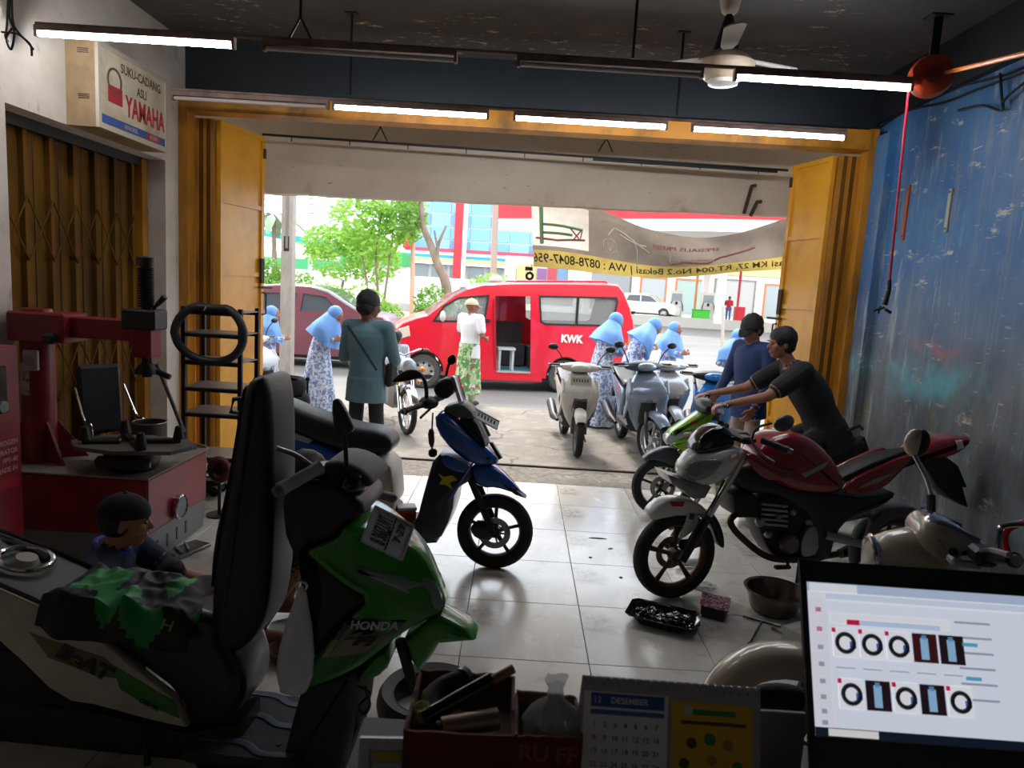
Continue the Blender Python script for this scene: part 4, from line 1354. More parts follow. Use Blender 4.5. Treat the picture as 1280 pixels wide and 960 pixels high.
ban_line([(.42, .2), (.425, .5), (.415, .7)], .006, PWH, 'tear'); ban_line([(.545, .35), (.55, .5), (.545, .62)], .008, PWH, 'print_motorbike')
ban_line([(.55, .3), (.6, .34), (.68, .3), (.72, .42), (.85, .55)], .01, PRD, 'print_motorbike'); ban_line([(.58, .38), (.66, .4), (.7, .36)], .012, PWH, 'print_motorbike')
for u in (.0, .999):
    a = ban(u, 1) - b0
    MB().tube([a, a + Vector((-.05 if u < .5 else .3, -.1, .35))], .006, 5).build('tie_rope', mat('rope_pale', '#cfc6b4', .8), bn)
pt = AY(662, 345, BYY - .05)
r = thing('hanging_ring', 'small black rubber ring hanging from the banner corner', 'ring', pt)
MB().torus((0, 0, 0), .035, .014, (0, 1, 0), 20, 8).build('ring', RUBBER, r)
MB().tube([(0, 0, .04), (.01, 0, .1), (.02, 0, .13)], .004, 5).build('string', BLACK, r)
MB().bb(-.055, .03, -.01, .01, .06, .1).build('knot', BLACK, r, 0)
# ================================================================== MOTORCYCLES
def panel(root, F, pts, t0, t1, name, m, bev=.015, sm=1, steps=2, tt=None, both=False, taper=None):
    """panel with an outline read off the photograph on the plane y=tt of the bike"""
    pl = F.poly(pts, tt if tt is not None else (t0 + t1) / 2)
    if sm: pl = smooth_poly(pl, sm)
    def tp_(mb):
        if taper:                       # narrow the panel in plan between two places along the bike
            s0, s1, k1 = taper
            def k(s):
                u = min(1, max(0, (s - s0) / (s1 - s0))); u = u * u * (3 - 2 * u)
                return 1 + (k1 - 1) * u
            mb.v = [(x, y * k(x), z) for x, y, z in mb.v]
        return mb
    if both: tp_(MB().slab(pl, -t1, -t0, bev, steps)).build(name, m, root, 40)
    return tp_(MB().slab(pl, t0, t1, bev, steps)).build(name, m, root, 40)
def moto_wheel(root, c, R, w, rim_m, n=5, side=1, disc=True, steer=0.0, twin=False, tread=RUBBER, drum=False, name='wheel'):
    """tyre, rim with spokes, brake disc; axle along y"""
    m = MB()
    k = w / 2
    t_ = MB().lathe([(R - w * .78, -k * .72), (R - w * .45, -k * .98), (R - w * .2, -k * .9), (R - w * .04, -k * .55), (R, 0), (R - w * .04, k * .55), (R - w * .2, k * .9), (R - w * .45, k * .98), (R - w * .78, k * .72)], (0, 0, 0), (0, 1, 0), 40, closed=True)
    ri = R - w * .78
    rm = MB().lathe([(ri + .006, -k * .72), (ri + .006, k * .72), (ri - .012, k * .62), (ri - .022, k * .2), (ri - .022, -k * .2), (ri - .012, -k * .62)], (0, 0, 0), (0, 1, 0), 40, closed=True)
    for j in range(n):
        a = 2 * pi * j / n + .3
        for off in ((-.05, .05) if twin else (0,)):
            p = Vector((cos(a + off * .4) * .04, 0, sin(a + off * .4) * .04)); q = Vector((cos(a + off) * (ri - .012), 0, sin(a + off) * (ri - .012)))
            rm.tube([p, (p + q) / 2, q], [.017, .011, .012] if not twin else [.012, .008, .009], 6, flat=1.0)
    rm.lathe([(0, -k * .8), (.035, -k * .8), (.042, -k * .3), (.042, k * .3), (.035, k * .8), (0, k * .8)], (0, 0, 0), (0, 1, 0), 20)
    to = t_.build('tyre', tread, root)
    ro = rm.build('rim', rim_m, root)
    obs = [to, ro]
    if disc:
        d = MB()
        r0, r1 = .062, .10
        y0 = side * k * .95
        d.lathe([(r0, y0 - .002), (r1, y0 - .002), (r1, y0 + .002), (r0, y0 + .002)], (0, 0, 0), (0, 1, 0), 32, closed=True)
        for j in range(5):
            a = 2 * pi * j / 5
            d.tube([(cos(a) * .03, y0, sin(a) * .03), (cos(a) * r0, y0, sin(a) * r0)], .006, 5)
        for j in range(20):
            a = 2 * pi * j / 20
            rr = .074 if j % 2 else .088
            d.lathe([(0, -.003), (.0045, -.003), (.0045, .003), (0, .003)], (cos(a) * rr, y0, sin(a) * rr), (0, 1, 0), 6)
        obs.append(d.build('brake_disc', STEEL, root))
        obs.append(MB().rbox((-.085, side * k * .95, .045), (.07, .035, .06), .012).build('brake_caliper', DARKMETAL, root))
    if drum:
        obs.append(MB().lathe([(0, side * k * .5), (.06, side * k * .7), (.058, side * k * 1.2), (0, side * k * 1.25)], (0, 0, 0), (0, 1, 0), 24).build('hub_cover', DARKMETAL, root))
    for o in obs:
        o.location = c
        o.rotation_euler.z = steer
    return to
def mirror(root, stem, c, r, rot=0, m=BLACK, yaw=0.0, tilt=0.0):
    mo = MB().tube(spline(stem, 5), .007, 6).build('mirror_stem', m if m is BLACK else CHROME, root)
    R_ = (Matrix.Rotation(yaw, 3, 'Z') @ Matrix.Rotation(tilt, 3, 'Y'))
    h = MB().ell(c, (.022, r[0], r[1]), 18, 10, R_).build('mirror_head', m, root)
    MB().ell(Vector(c) - R_ @ Vector((.012, 0, 0)), (.012, r[0] * .88, r[1] * .88), 18, 8, R_).build('mirror_glass', MIRROR, h)
    return h
def grip_bar(root, pts, grip_from, r=.011, gr=.017, gm=BLACK):
    MB().tube(pts, r, 8).build('handlebar', DARKMETAL, root)
def grip(root, a, b, r=.018, m=BLACK, end=True):
    a, b = Vector(a), Vector(b)
    n = 9
    P, Rr = [], []
    for i in range(n):
        t_ = i / (n - 1)
        P.append(a.lerp(b, t_)); Rr.append(r * (1.12 if i in (0, n - 1) else (1.0 if i % 2 else .95)))
    MB().tube(P, Rr, 10).build('grip', m, root)
    if end:
        d = (b - a).normalized()
        MB().tube([b, b + d * .02], r * .8, 8).build('bar_end', STEEL, root)
def lever(root, a, mid, b):
    MB().tube(spline([a, mid, b], 4), [.008] * 8 + [.009], 6).build('brake_lever', STEEL, root)
def plate_obj(root, c, xd, yd, w, h, l1, l2, bg_='#d9d9d6', fg='#1c1c1c'):
    """number plate: c centre, xd along the text, yd up the text (parent coordinates)"""
    x = Vector(xd).normalized(); y = Vector(yd); y = (y - x * y.dot(x)).normalized(); z = x.cross(y)
    M4 = Matrix([[x.x, z.x, y.x, c[0]], [x.y, z.y, y.y, c[1]], [x.z, z.z, y.z, c[2]], [0, 0, 0, 1]])
    o = MB().rbox((0, -.003, 0), (w, .006, h), .003).xf(M4).build('number_plate', mat('plate_' + bg_, bg_, .4), root, 0)
    fr = MB()
    for a_, b_, c_, d_ in ((-w / 2, w / 2, h / 2 - .006, h / 2), (-w / 2, w / 2, -h / 2, -h / 2 + .006), (-w / 2, -w / 2 + .006, -h / 2, h / 2), (w / 2 - .006, w / 2, -h / 2, h / 2)):
        fr.bb(a_, b_, -.001, .005, c_, d_)
    fr.xf(M4).build('plate_rim', mat('plate_rim', '#b9b9b6', .4), o, 0)
    tm = mat('plate_ink_' + fg, fg, .5)
    c = Vector(c)
    if l1:
        text(l1, h * .5, tm, o, c + z * .0005 + y * h * .14, x, y, name='plate_number', bold=.001, sx=w / (h * .5 * len(l1) * .62) * .88)
    if not l1 and not l2:                # worn, unreadable figures
        for k in range(6):
            q = c + x * (w * (k - 2.5) * .13) + y * h * .08
            MB().box((0, 0, 0), (w * .07, .002, h * .38)).xf(Matrix.Translation(q) @ M4.to_3x3().to_4x4()).build('worn_figure', tm, o, 0)
    if l2:
        text(l2, h * .24, tm, o, c + z * .0005 - y * h * .31, x, y, name='plate_date', sx=1.0)
    return o

RIMBLK = mat('rim_black', '#1d1d1f', .4, .4)
RIMBRZ = mat('rim_bronze_dusty', '#5a4438', .5, .5)
DPLAST = mat('grey_black_plastic', '#232427', .5, var=('#2e2f31', 30, .4, .6))
SEATV = mat('black_vinyl', '#1e2024', .42, bump=(180, .12))

# ------------------------------------------------------------------ generic scooter seen mostly from the front
def scooter(label, loc, ang, body, second, group=None, steer=0.0, rimm=None, s=1.0, plate=None, headlow=True, mirrors=(1, 1), body2=None, dark=DPLAST, name='scooter'):
    r = thing(name, label, 'scooter', loc, ang, group)
    r.scale = (s, s, s)
    R, w = .255, .085
    rimm = rimm or RIMBLK
    body2 = body2 or body
    # steering group pivots about the steering axis: rotate coordinates by hand
    SX = .47
    def st(p):
        v = Vector(p) - Vector((SX, 0, 0)); v.rotate(Euler((0, 0, steer))); return v + Vector((SX, 0, 0))
    def stm(mb):
        mb.v = [tuple(st(p)) for p in mb.v]; return mb
    fc_ = st((.63, 0, R))
    moto_wheel(r, fc_, R, w, rimm, 5, 1, True, steer)
    moto_wheel(r, (-.62, 0, R), R, w * 1.1, rimm, 5, 1, False, 0, drum=True)
    m = MB()
    for sy in (-1, 1):
        m.tube([(.63, sy * .075, R), (.60, sy * .075, R + .13), (.53, sy * .05, .62)], [.02, .022, .018], 8)
    stm(m).build('front_fork', STEEL, r)
    # front mudguard
    m = MB()
    rings = []
    for k in range(13):
        a = RAD(38 + 112 * k / 12)
        rr = R + .03
        hw = .07 * (.55 + .45 * sin(pi * min(1, (k + 1.2) / 9)))
        ca, sa = cos(a), sin(a)
        rings.append([(.63 + (rr + dz_) * ca, y, R + (rr + dz_) * sa) for y, dz_ in ((-hw, -.05), (-hw * .9, -.005), (-hw * .5, .012), (0, .016), (hw * .5, .012), (hw * .9, -.005), (hw, -.05))])
    m.loft(rings, cap=False, closed=False)
    stm(m).build('front_mudguard', body, r)
    # apron: loft of rounded sections
    def sec(x, z, hw, d, e=.6, n=20, tx=0.0):
        out = []
        for k in range(n):
            a = 2 * pi * k / n
            ca, sa = cos(a), sin(a)
            out.append((x + d * (abs(ca) ** e) * (1 if ca > 0 else -1) + 0, hw * (abs(sa) ** e) * (1 if sa > 0 else -1), z + tx * ca))
        return out
    MB().loft([sec(.36, .30, .08, .05), sec(.40, .42, .15, .07), sec(.44, .56, .205, .09), sec(.475, .68, .225, .105), sec(.47, .77, .205, .11, tx=-.02), sec(.42, .86, .15, .09, tx=-.03), sec(.37, .91, .10, .06, tx=-.03)]).build('front_apron', body, r, 50)
    MB().loft([sec(.33, .28, .13, .05), sec(.35, .45, .20, .05), sec(.37, .62, .225, .055), sec(.38, .78, .20, .055), sec(.35, .9, .12, .04)]).build('leg_shield', dark, r, 50)
    # dark wheel well and side fins
    MB().loft([sec(.45, .40, .075, .075), sec(.50, .52, .085, .085), sec(.54, .62, .08, .06)]).build('wheel_well', BLACK, r, 50)
    for sy in (-1, 1):
        MB().slab([(.34, .40), (.50, .60), (.56, .74), (.47, .86), (.40, .84), (.34, .60)], sy * .20 - .012, sy * .20 + .012, .008).build('side_fin', body2, r, 40)
    if headlow:
        for sy in (-1, 1):
            q = [Vector((.565, sy * .025, .70)), Vector((.585, sy * .035, .635)), Vector((.56, sy * .10, .62)), Vector((.50, sy * .175, .70)), Vector((.50, sy * .17, .735)), Vector((.55, sy * .09, .72))]
            cen_ = sum(q, Vector((0, 0, 0))) / 6 + Vector((.03, 0, 0))
            mm = MB(); mm.add([tuple(p) for p in q] + [tuple(p - Vector((.05, 0, 0))) for p in q] + [tuple(cen_)], [(i, (i + 1) % 6, 12) for i in range(6)] + [(i, i + 6, (i + 1) % 6 + 6, (i + 1) % 6) for i in range(6)])
            mm.build('headlamp', mat('scooter_lens', '#8d9298', .08, coat=.6), r, 60)
    else:
        mm = MB().slab([(-.105, .04), (-.06, .0), (.06, .0), (.105, .04), (.075, -.09), (0, -.12), (-.075, -.09)], -.02, .03, .012)
        mm.xf(Matrix.Translation((.555, 0, .69)) @ Matrix.Rotation(RAD(90), 4, 'Z') @ Matrix.Rotation(RAD(12), 4, 'X'))
        mm.build('headlamp', mat('scooter_lens_dark', '#6e706a', .1, coat=.6), r, 40)
    # handlebar, cover, mirrors
    cov = MB().loft([[(SX - .13 + .085 * cos(a) * k, y, .985 + dz_ + .055 * sin(a) * k) for a in [2 * pi * j / 14 for j in range(14)]] for y, k, dz_ in ((-.24, .35, .01), (-.2, .65, .0), (-.12, .95, .0), (0, 1.15, .0), (.12, .95, .0), (.2, .65, .0), (.24, .35, .01))])
    stm(cov).build('handlebar_cover', second, r, 60)
    lampm = MB().ell((SX - .05, 0, .985), (.05, .12, .045), 14, 8)
    stm(lampm).build('upper_lamp', body, r)
    stm(MB().tube([(SX - .13, -.33, 1.0), (SX - .12, -.2, 1.0), (SX - .1, 0, .98), (SX - .12, .2, 1.0), (SX - .13, .33, 1.0)], .011, 8)).build('handlebar', DARKMETAL, r)
    for sy in (-1, 1):
        a_, b_ = st((SX - .125, sy * .235, 1.0)), st((SX - .135, sy * .35, 1.0))
        grip(r, a_, b_)
        lever(r, st((SX - .09, sy * .2, .995)), st((SX - .07, sy * .26, .99)), st((SX - .075, sy * .34, .99)))
        if mirrors[0 if sy < 0 else 1]:
            mirror(r, [st((SX - .12, sy * .19, 1.02)), st((SX - .12, sy * .24, 1.12)), st((SX - .1, sy * .30, 1.19))], st((SX - .1, sy * .33, 1.21)), (.06, .035), yaw=steer)
    if plate:
        pz = .845
        plate_obj(r, st((.52, 0, pz)), st((.52, 1, pz)) - st((.52, 0, pz)), (-.35, 0, 1), .24, .1, plate[0], plate[1], plate[2] if len(plate) > 2 else '#9a968c', plate[3] if len(plate) > 3 else '#3d3a36')
    # floor board, body, seat, tail, engine
    MB().slab([(-.22, .30), (.34, .29), (.38, .36), (-.18, .36)], -.17, .17, .02).build('floor_board', dark, r, 40)
    MB().slab(smooth_poly([(-.2, .34), (-.16, .66), (-.3, .70), (-.86, .84), (-.96, .82), (-.84, .66), (-.5, .5), (-.36, .34)], 1), -.13, .13, .04, 3).build('rear_body', body, r, 50)
    MB().slab(smooth_poly([(-.16, .66), (-.1, .72), (-.2, .77), (-.5, .755), (-.84, .86), (-.86, .82), (-.5, .68), (-.3, .66)], 1), -.125, .125, .035, 3).build('seat', SEATV, r, 50)
    MB().tube([(-.66, .13, .78), (-.98, .12, .87), (-1.0, 0, .87), (-.98, -.12, .87), (-.66, -.13, .78)], .013, 8).build('grab_rail', DARKMETAL, r)
    MB().slab([(-.9, .72), (-.99, .8), (-.95, .83), (-.88, .8)], -.1, .1, .01).build('tail_lamp', REDLENS, r)
    MB().slab([(-.9, .7), (-1.05, .52), (-1.0, .45), (-.82, .62)], -.07, .07, .008).build('rear_mudguard', BLACK, r)
    MB().rbox((-.42, .1, .3), (.5, .1, .16), .03).build('engine_case', DARKMETAL, r)
    MB().tube([(-.4, -.12, .22), (-.55, -.15, .25), (-.95, -.15, .36)], [.02, .055, .06], 12).build('exhaust', BLACK, r)
    MB().tube([(-.72, .1, .3), (-.62, .1, .66)], .025, 10).build('shock_absorber', STEEL, r)
    MB().tube([(-.1, .12, .28), (-.05, .2, .02)], .01, 6).build('side_stand', DARKMETAL, r)
    return r
SILVERW = mat('dusty_white_body', '#c9c5bc', .4, coat=.2, var=('#b3ada2', 5, .45, .7))
SILVERB = mat('silver_blue_body', '#8fa0b4', .25, .35, coat=.5)
SILVER = mat('silver_grey_body', '#b9bfc6', .28, .3, coat=.4)
gz = -.03
p = G(722, 571, gz)
h = RAD(-86)
scooter('dusty white scooter with number plate over its lamp parked before the red van', (p.x - cos(h) * .63, p.y - sin(h) * .63, gz), h, SILVERW, SILVERW, steer=RAD(-3), plate=('', ''), headlow=False, s=.97, rimm=mat('rim_grey_dust', '#6a655e', .5, .4))
p = G(806, 578, gz)
h = RAD(-86)
scooter('silver blue scooter with twin lamps and bright alloy wheel in front of the women', (p.x - cos(h) * .62 , p.y - sin(h) * .62, gz), h, SILVERB, mat('navy_grey', '#3c4654', .35), steer=RAD(20), plate=None, headlow=True, s=1.04, rimm=mat('rim_polished', '#c4c6c8', .3, .9), body2=mat('pale_side', '#aebbc9', .3, .2))
scooter('silver scooter standing behind the twin-lamp scooter, partly hidden by the green bike', (1.74, 8.6, gz), RAD(-80), SILVER, SILVER, steer=0, headlow=True, s=1.0, mirrors=(0, 0))
p = AY(893, 470, 7.3)
scooter('blue scooter hidden behind the man in navy, only bars and mirror free', (p.x + .1, 7.75, gz), RAD(-100), mat('bright_blue_body', '#2c7fd0', .3, coat=.5), BLACK, steer=0, headlow=True, s=1.0, mirrors=(0, 1))
# white scooter at the very left by the gate
p = AY(330, 455, 8.0)
scooter('white scooter half hidden behind the yellow gate leaf', (p.x - .62, 8.6, gz), RAD(-20), mat('bright_white_body', '#dde3ea', .3, coat=.4), SILVER, steer=0, s=1.0)

# ------------------------------------------------------------------ red and white sport motorcycle
ga, gb = G(838, 746), G(1108, 733)
ang = math.atan2(ga.y - gb.y, ga.x - gb.x)
F = Frame((ga.x, ga.y, 0), ang)
mb_ = thing('sport_motorcycle', 'red and white sport motorcycle with its seat removed standing by the steel basin', 'motorcycle', F.o, ang)
RD = mat('deep_red_paint', '#8e1420', .22, coat=.6, var=('#77101a', 6, .4, .7))
WT = mat('gloss_white_paint', '#d2d0cc', .25, coat=.5)
RW = .262
moto_wheel(mb_, (0, 0, RW), RW, .082, RIMBRZ, 5, -1, True, RAD(4), twin=True)
rx = F.pix(1108, 685)[0]
moto_wheel(mb_, (rx, 0, RW), RW, .11, RIMBRZ, 5, -1, True, 0, twin=True)
for s in (1, -1):
    a = Vector((0, s * .095, RW)); b_ = F.p3(922, 562, .0); b_.y = s * .095
    MB().tube([a, a.lerp(b_, .42)], [.026, .024], 12).build('fork_slider', BLACK, mb_)
    MB().tube([a.lerp(b_, .42), b_], .0185, 12).build('fork_tube', CHROME, mb_)
panel(mb_, F, [(807, 643), (812, 633), (824, 624), (842, 620), (863, 623), (879, 633), (882, 646), (866, 644), (846, 641), (826, 645), (812, 648)], -.06, .06, 'front_mudguard', WT, .025, 1, 3)
panel(mb_, F, [(860, 640), (875, 646), (868, 662), (852, 674), (847, 671), (856, 656)], .062, .075, 'mudguard_stay', WT, .004, 1, both=True)
panel(mb_, F, [(884, 636), (893, 646), (900, 664), (901, 682), (896, 681), (891, 662), (883, 648)], -.05, .05, 'mudguard_tail', BLACK, .01, 1)
MB().slab(F.poly([(832, 623), (850, 623), (848, 629), (834, 629)], .0), -.061, .0605).build('mudguard_decal', mat('decal_red', '#a8202a', .4), mb_, 0)
MB().slab(F.poly([(862, 641), (868, 643), (866, 650), (860, 648)], .07), .0755, .077).build('stay_decal', mat('decal_dark', '#3a1a1c', .4), mb_, 0)
panel(mb_, F, [(859, 567), (850, 578), (847, 588), (852, 599), (867, 603), (883, 601), (902, 590), (916, 570), (921, 557), (908, 554), (891, 559), (866, 563)], -.12, .12, 'headlamp_cowl', WT, .05, 1, 4, taper=(F.pix(885, 580)[0], F.pix(846, 588)[0], .55))
panel(mb_, F, [(862, 565), (866, 549), (880, 535), (896, 529), (908, 536), (913, 549), (908, 558), (896, 561), (877, 565)], -.085, .085, 'wind_screen', GLOSSBLACK, .04, 1, 4)
panel(mb_, F, [(850, 580), (862, 571), (884, 567), (892, 570), (886, 579), (876, 589), (862, 597), (852, 593)], -.127, .127, 'headlamp', mat('headlamp_glass_dark', '#6f7674', .05, coat=.9), .02, 1, 3, taper=(F.pix(885, 580)[0], F.pix(846, 588)[0], .6))
panel(mb_, F, [(826, 588), (850, 596), (880, 603), (872, 617), (858, 618), (846, 608), (832, 600)], -.09, .09, 'plate_bracket', STEEL, .004, 0)
panel(mb_, F, [(933, 570), (946, 551), (960, 541), (980, 536), (998, 541), (1018, 556), (1034, 577), (1042, 600), (1032, 612), (998, 612), (965, 603), (942, 588)], -.14, .14, 'fuel_tank', RD, .07, 2, 5)
panel(mb_, F, [(930, 568), (944, 566), (964, 583), (1000, 590), (965, 603), (944, 592)], .125, .15, 'tank_shroud', RD, .01, 1, both=True)
panel(mb_, F, [(1002, 592), (1024, 582), (1036, 577), (1030, 585), (1006, 597)], .136, .142, 'tank_stripe', mat('stripe_silver', '#9a9a9c', .3, .5), .002, 0, both=True, tt=.14)
c = F.p3(980, 538, 0)
MB().lathe([(0, .012), (.032, .012), (.04, .0), (.04, -.03)], c, (0, 0, 1), 24).build('fuel_cap', CHROME, mb_)
panel(mb_, F, [(1054, 616), (1064, 601), (1083, 591), (1135, 568), (1142, 572), (1131, 586), (1105, 612), (1075, 619)], .085, .12, 'tail_side_panel', RD, .012, 1, both=True, tt=.12)
panel(mb_, F, [(1072, 611), (1090, 600), (1118, 591), (1096, 604)], .1195, .122, 'tail_stripe', mat('stripe_silver', '#9a9a9c', .3, .5), .001, 0, both=True, tt=.12)
panel(mb_, F, [(1122, 575), (1150, 549), (1185, 543), (1201, 543), (1198, 551), (1190, 560), (1176, 568), (1155, 570), (1135, 572)], -.1, .1, 'tail_cowl', RD, .04, 1, 4)
panel(mb_, F, [(1179, 547), (1186, 546), (1188, 555), (1180, 558)], -.104, .104, 'tail_lamp', mat('tail_clear', '#d9d0d2', .1), .004, 0)
panel(mb_, F, [(1046, 592), (1092, 569), (1135, 562), (1140, 574), (1092, 592), (1056, 606)], -.085, .085, 'sub_frame', BLACK, .02, 0)
for s in (-1, 1):
    MB().tube([F.p3(1040, 604, s * .08), F.p3(1090, 580, s * .09), F.p3(1140, 562, s * .08)], .012, 8).build('seat_rail', DARKMETAL, mb_)
panel(mb_, F, [(1050, 596), (1060, 592), (1062, 600), (1052, 604)], -.05, .05, 'battery_box', STEEL, .006, 0)
panel(mb_, F, [(1140, 570), (1176, 569), (1190, 579), (1202, 607), (1196, 607), (1203, 632), (1179, 620), (1166, 607), (1152, 586)], -.05, .05, 'rear_mudguard', BLACK, .012, 0)
panel(mb_, F, [(906, 582), (938, 572), (966, 604), (1032, 613), (1075, 618), (1112, 607), (1092, 628), (1052, 640), (1034, 660), (1026, 692), (1008, 697), (1005, 640), (958, 612), (925, 612), (908, 600)], -.1, .1, 'frame_spar', BLACK, .03, 1, 3)
panel(mb_, F, [(905, 613), (932, 612), (936, 640), (912, 640), (906, 628)], -.11, .11, 'radiator', DARKMETAL, .01, 0)
panel(mb_, F, [(934, 614), (1006, 618), (1022, 650), (1022, 696), (968, 700), (950, 682), (938, 650)], -.09, .09, 'engine_block', mat('engine_dark', '#2d2b2a', .45, .6), .03, 1, 3)
for k in range(5):
    y = 622 + k * 6
    panel(mb_, F, [(940, y), (972, y + 3), (972, y + 6), (940, y + 3)], -.105, .105, 'cooling_fin', ALU, .003, 0)
c = F.p3(984, 678, .1)
MB().lathe([(0, .05), (.045, .05), (.055, .04), (.062, .0), (.062, -.04), (0, -.04)], c, (0, 1, 0), 28).build('generator_cover', mat('cover_bronze', '#6d6560', .4, .7), mb_)
panel(mb_, F, [(1000, 668), (1010, 655), (1020, 658), (1021, 690), (1004, 696), (997, 690)], .07, .125, 'sprocket_cover', ALU, .015, 1)
panel(mb_, F, [(1003, 650), (1012, 648), (1016, 656), (1008, 660)], .06, .1, 'starter_cap', ALU, .01, 1)
for (x, y, rr) in ((950, 652, .03), (972, 645, .02), (960, 668, .022), (978, 632, .016), (990, 640, .02)):
    MB().ell(F.p3(x, y, .1), (rr, .03, rr), 10, 8).build('engine_fitting', ALU, mb_)
MB().tube(spline([F.p3(922, 641, .03), F.p3(913, 652, .06), F.p3(926, 671, .1), F.p3(960, 696, .11), F.p3(1000, 699, .1), F.p3(1050, 692, .02)], 6), .02, 12).build('exhaust_pipe', mat('rusted_pipe', '#5d4536', .5, .7, var=('#3f322b', 12, .4, .7)), mb_)
MB().tube([F.p3(1050, 692, -.1), F.p3(1085, 680, -.14), F.p3(1165, 655, -.16)], [.03, .055, .05], 14).build('exhaust_muffler', DARKMETAL, mb_)
for s in (-1, 1):
    MB().tube([F.p3(1030, 668, s * .09), (rx, s * .1, RW)], [.03, .02], 8, flat=1.0).build('swing_arm', ALU, mb_)
panel(mb_, F, [(1066, 690), (1075, 660), (1090, 640), (1112, 630), (1140, 632), (1158, 645), (1150, 650), (1125, 642), (1100, 648), (1082, 670), (1076, 692)], -.06, .06, 'tyre_hugger', mat('hugger_grey', '#4a4a4c', .4), .012, 1)
MB().tube([F.p3(1048, 648, 0), F.p3(1085, 640, 0)], .03, 12).build('rear_shock', STEEL, mb_)
MB().tube([F.p3(984, 699, .1), F.p3(985, 708, .22)], .01, 6).rbox(F.p3(978, 709, .22), (.1, .03, .02), .005).build('foot_peg', DARKMETAL, mb_)
MB().tube([F.p3(1000, 697, .08), F.p3(996, 728, .2)], .011, 6).build('side_stand', DARKMETAL, mb_)
# bars
a, b_, c = F.p3(915, 548, .05), F.p3(944, 551, .2), F.p3(950, 549, .24)
MB().tube([(a.x, -.2, a.z), (a.x + .02, -.1, a.z + .01), (a.x + .02, .1, a.z + .01), a, b_], .011, 8).build('handlebar', DARKMETAL, mb_)
e1 = F.p3(952, 550, .22); e2 = F.p3(986, 563, .33)
grip(mb_, e1, e2, .019)
lever(mb_, F.p3(938, 549, .24), F.p3(950, 566, .28), F.p3(968, 578, .34))
e1m = Vector((e1.x, -e1.y, e1.z)); e2m = Vector((e2.x, -e2.y, e2.z))
grip(mb_, e1m, e2m, .019)
MB().rbox(F.p3(930, 549, .16), (.07, .1, .04), .01).build('switch_block', BLACK, mb_)
MB().rbox(F.p3(922, 543, .0), (.09, .16, .05), .02).build('instrument_cluster', DPLAST, mb_)
s0, s1, s2 = F.p3(940, 548, .22), F.p3(946, 535, .27), F.p3(965, 529, .32)
MB().tube(spline([s0, s1, s2], 5), .007, 6).build('mirror_stem', BLACK, mb_)
hd = MB().ell(F.p3(980, 529, .34), (.075, .03, .045), 18, 10, Euler((0, .15, .3)).to_matrix()).build('mirror_head', mat('mirror_back_grey', '#3a3b3d', .35), mb_)
for s in (-1, 1):
    q = F.p3(919, 572, .17)
    MB().ell((q.x, s * q.y, q.z), (.038, .022, .02), 12, 8, Euler((0, .5 , .2 * s)).to_matrix()).tube([(q.x, s * q.y, q.z), (q.x, s * .1, q.z)], .008, 6).build('turn_signal', mat('signal_lens', '#b9a78f', .2), mb_)
MB().tube(spline([F.p3(905, 600, .1), F.p3(890, 630, .11), F.p3(862, 672, .1), (0.0, .09, RW + .02)], 5), .006, 6).build('brake_hose', BLACK, mb_)

# ------------------------------------------------------------------ green underbone bike ridden by the man in black
ga = G(824, 645)
F = Frame((ga.x, ga.y, 0), RAD(178))
gn = thing('underbone_motorbike', 'lime green underbone motorbike behind the red and white one', 'motorcycle', F.o, RAD(178))
LIME = mat('lime_green_body', '#7fb51e', .25, coat=.5, var=('#6da016', 4, .4, .7))
RW = .245
moto_wheel(gn, (0, 0, RW), RW, .075, RIMBLK, 5, 1, True, 0)
rx = -1.22
moto_wheel(gn, (rx, 0, RW), RW, .085, RIMBLK, 5, 1, False, 0, drum=True)
for s in (-1, 1):
    a = Vector((0, s * .085, RW)); b_ = F.p3(868, 540, 0); b_.y = s * .07
    MB().tube([a, b_], [.022, .018], 10).build('fork_leg', STEEL, gn)
panel(gn, F, [(800, 574), (812, 564), (832, 557), (848, 562), (852, 576), (842, 582), (825, 574)], -.055, .055, 'front_mudguard', mat('grey_mudguard', '#3d3f45', .35), .02, 1, 3)
panel(gn, F, [(832, 541), (848, 530), (872, 514), (888, 507), (889, 522), (880, 533), (858, 537), (842, 541)], -.1, .1, 'upper_cowl', LIME, .035, 1, 3)
panel(gn, F, [(834, 553), (846, 546), (866, 541), (880, 536), (884, 548), (870, 560), (852, 562)], -.105, .105, 'lower_cowl', LIME, .03, 1, 3)
panel(gn, F, [(829, 548), (834, 540), (852, 537), (876, 531), (872, 541), (848, 547), (832, 555)], -.09, .09, 'headlamp', mat('headlamp_glass', '#aeb2ae', .05, coat=.8), .02, 1, 2)
MB().ell(F.p3(860, 543, .1), (.035, .02, .022), 12, 8).build('turn_signal', mat('signal_lens', '#b9a78f', .2), gn)
MB().slab(F.poly([(864, 527), (872, 525), (873, 529), (865, 531)], .1), .099, .104).build('cowl_badge', mat('badge_red', '#a5203a', .4), gn, 0)
panel(gn, F, [(876, 536), (896, 545), (905, 590), (912, 618), (940, 628), (936, 640), (900, 632), (888, 600), (872, 560)], -.15, .15, 'leg_shield', mat('leg_shield_green', '#4f7d16', .35), .03, 1, 2)
panel(gn, F, [(905, 588), (960, 575), (1010, 560), (1068, 545), (1076, 552), (1056, 580), (1000, 606), (950, 622), (912, 622)], -.12, .12, 'body_cover', BLACK, .03, 1, 3)
panel(gn, F, [(948, 572), (966, 566), (1010, 556), (1058, 540), (1066, 548), (1010, 566), (960, 580)], -.12, .12, 'seat', SEATV, .03, 1, 3)
MB().tube([F.p3(1045, 545, .1), F.p3(1074, 532, .1), F.p3(1078, 536, 0), F.p3(1074, 532, -.1), F.p3(1045, 545, -.1)], .013, 8).build('grab_rail', DARKMETAL, gn)
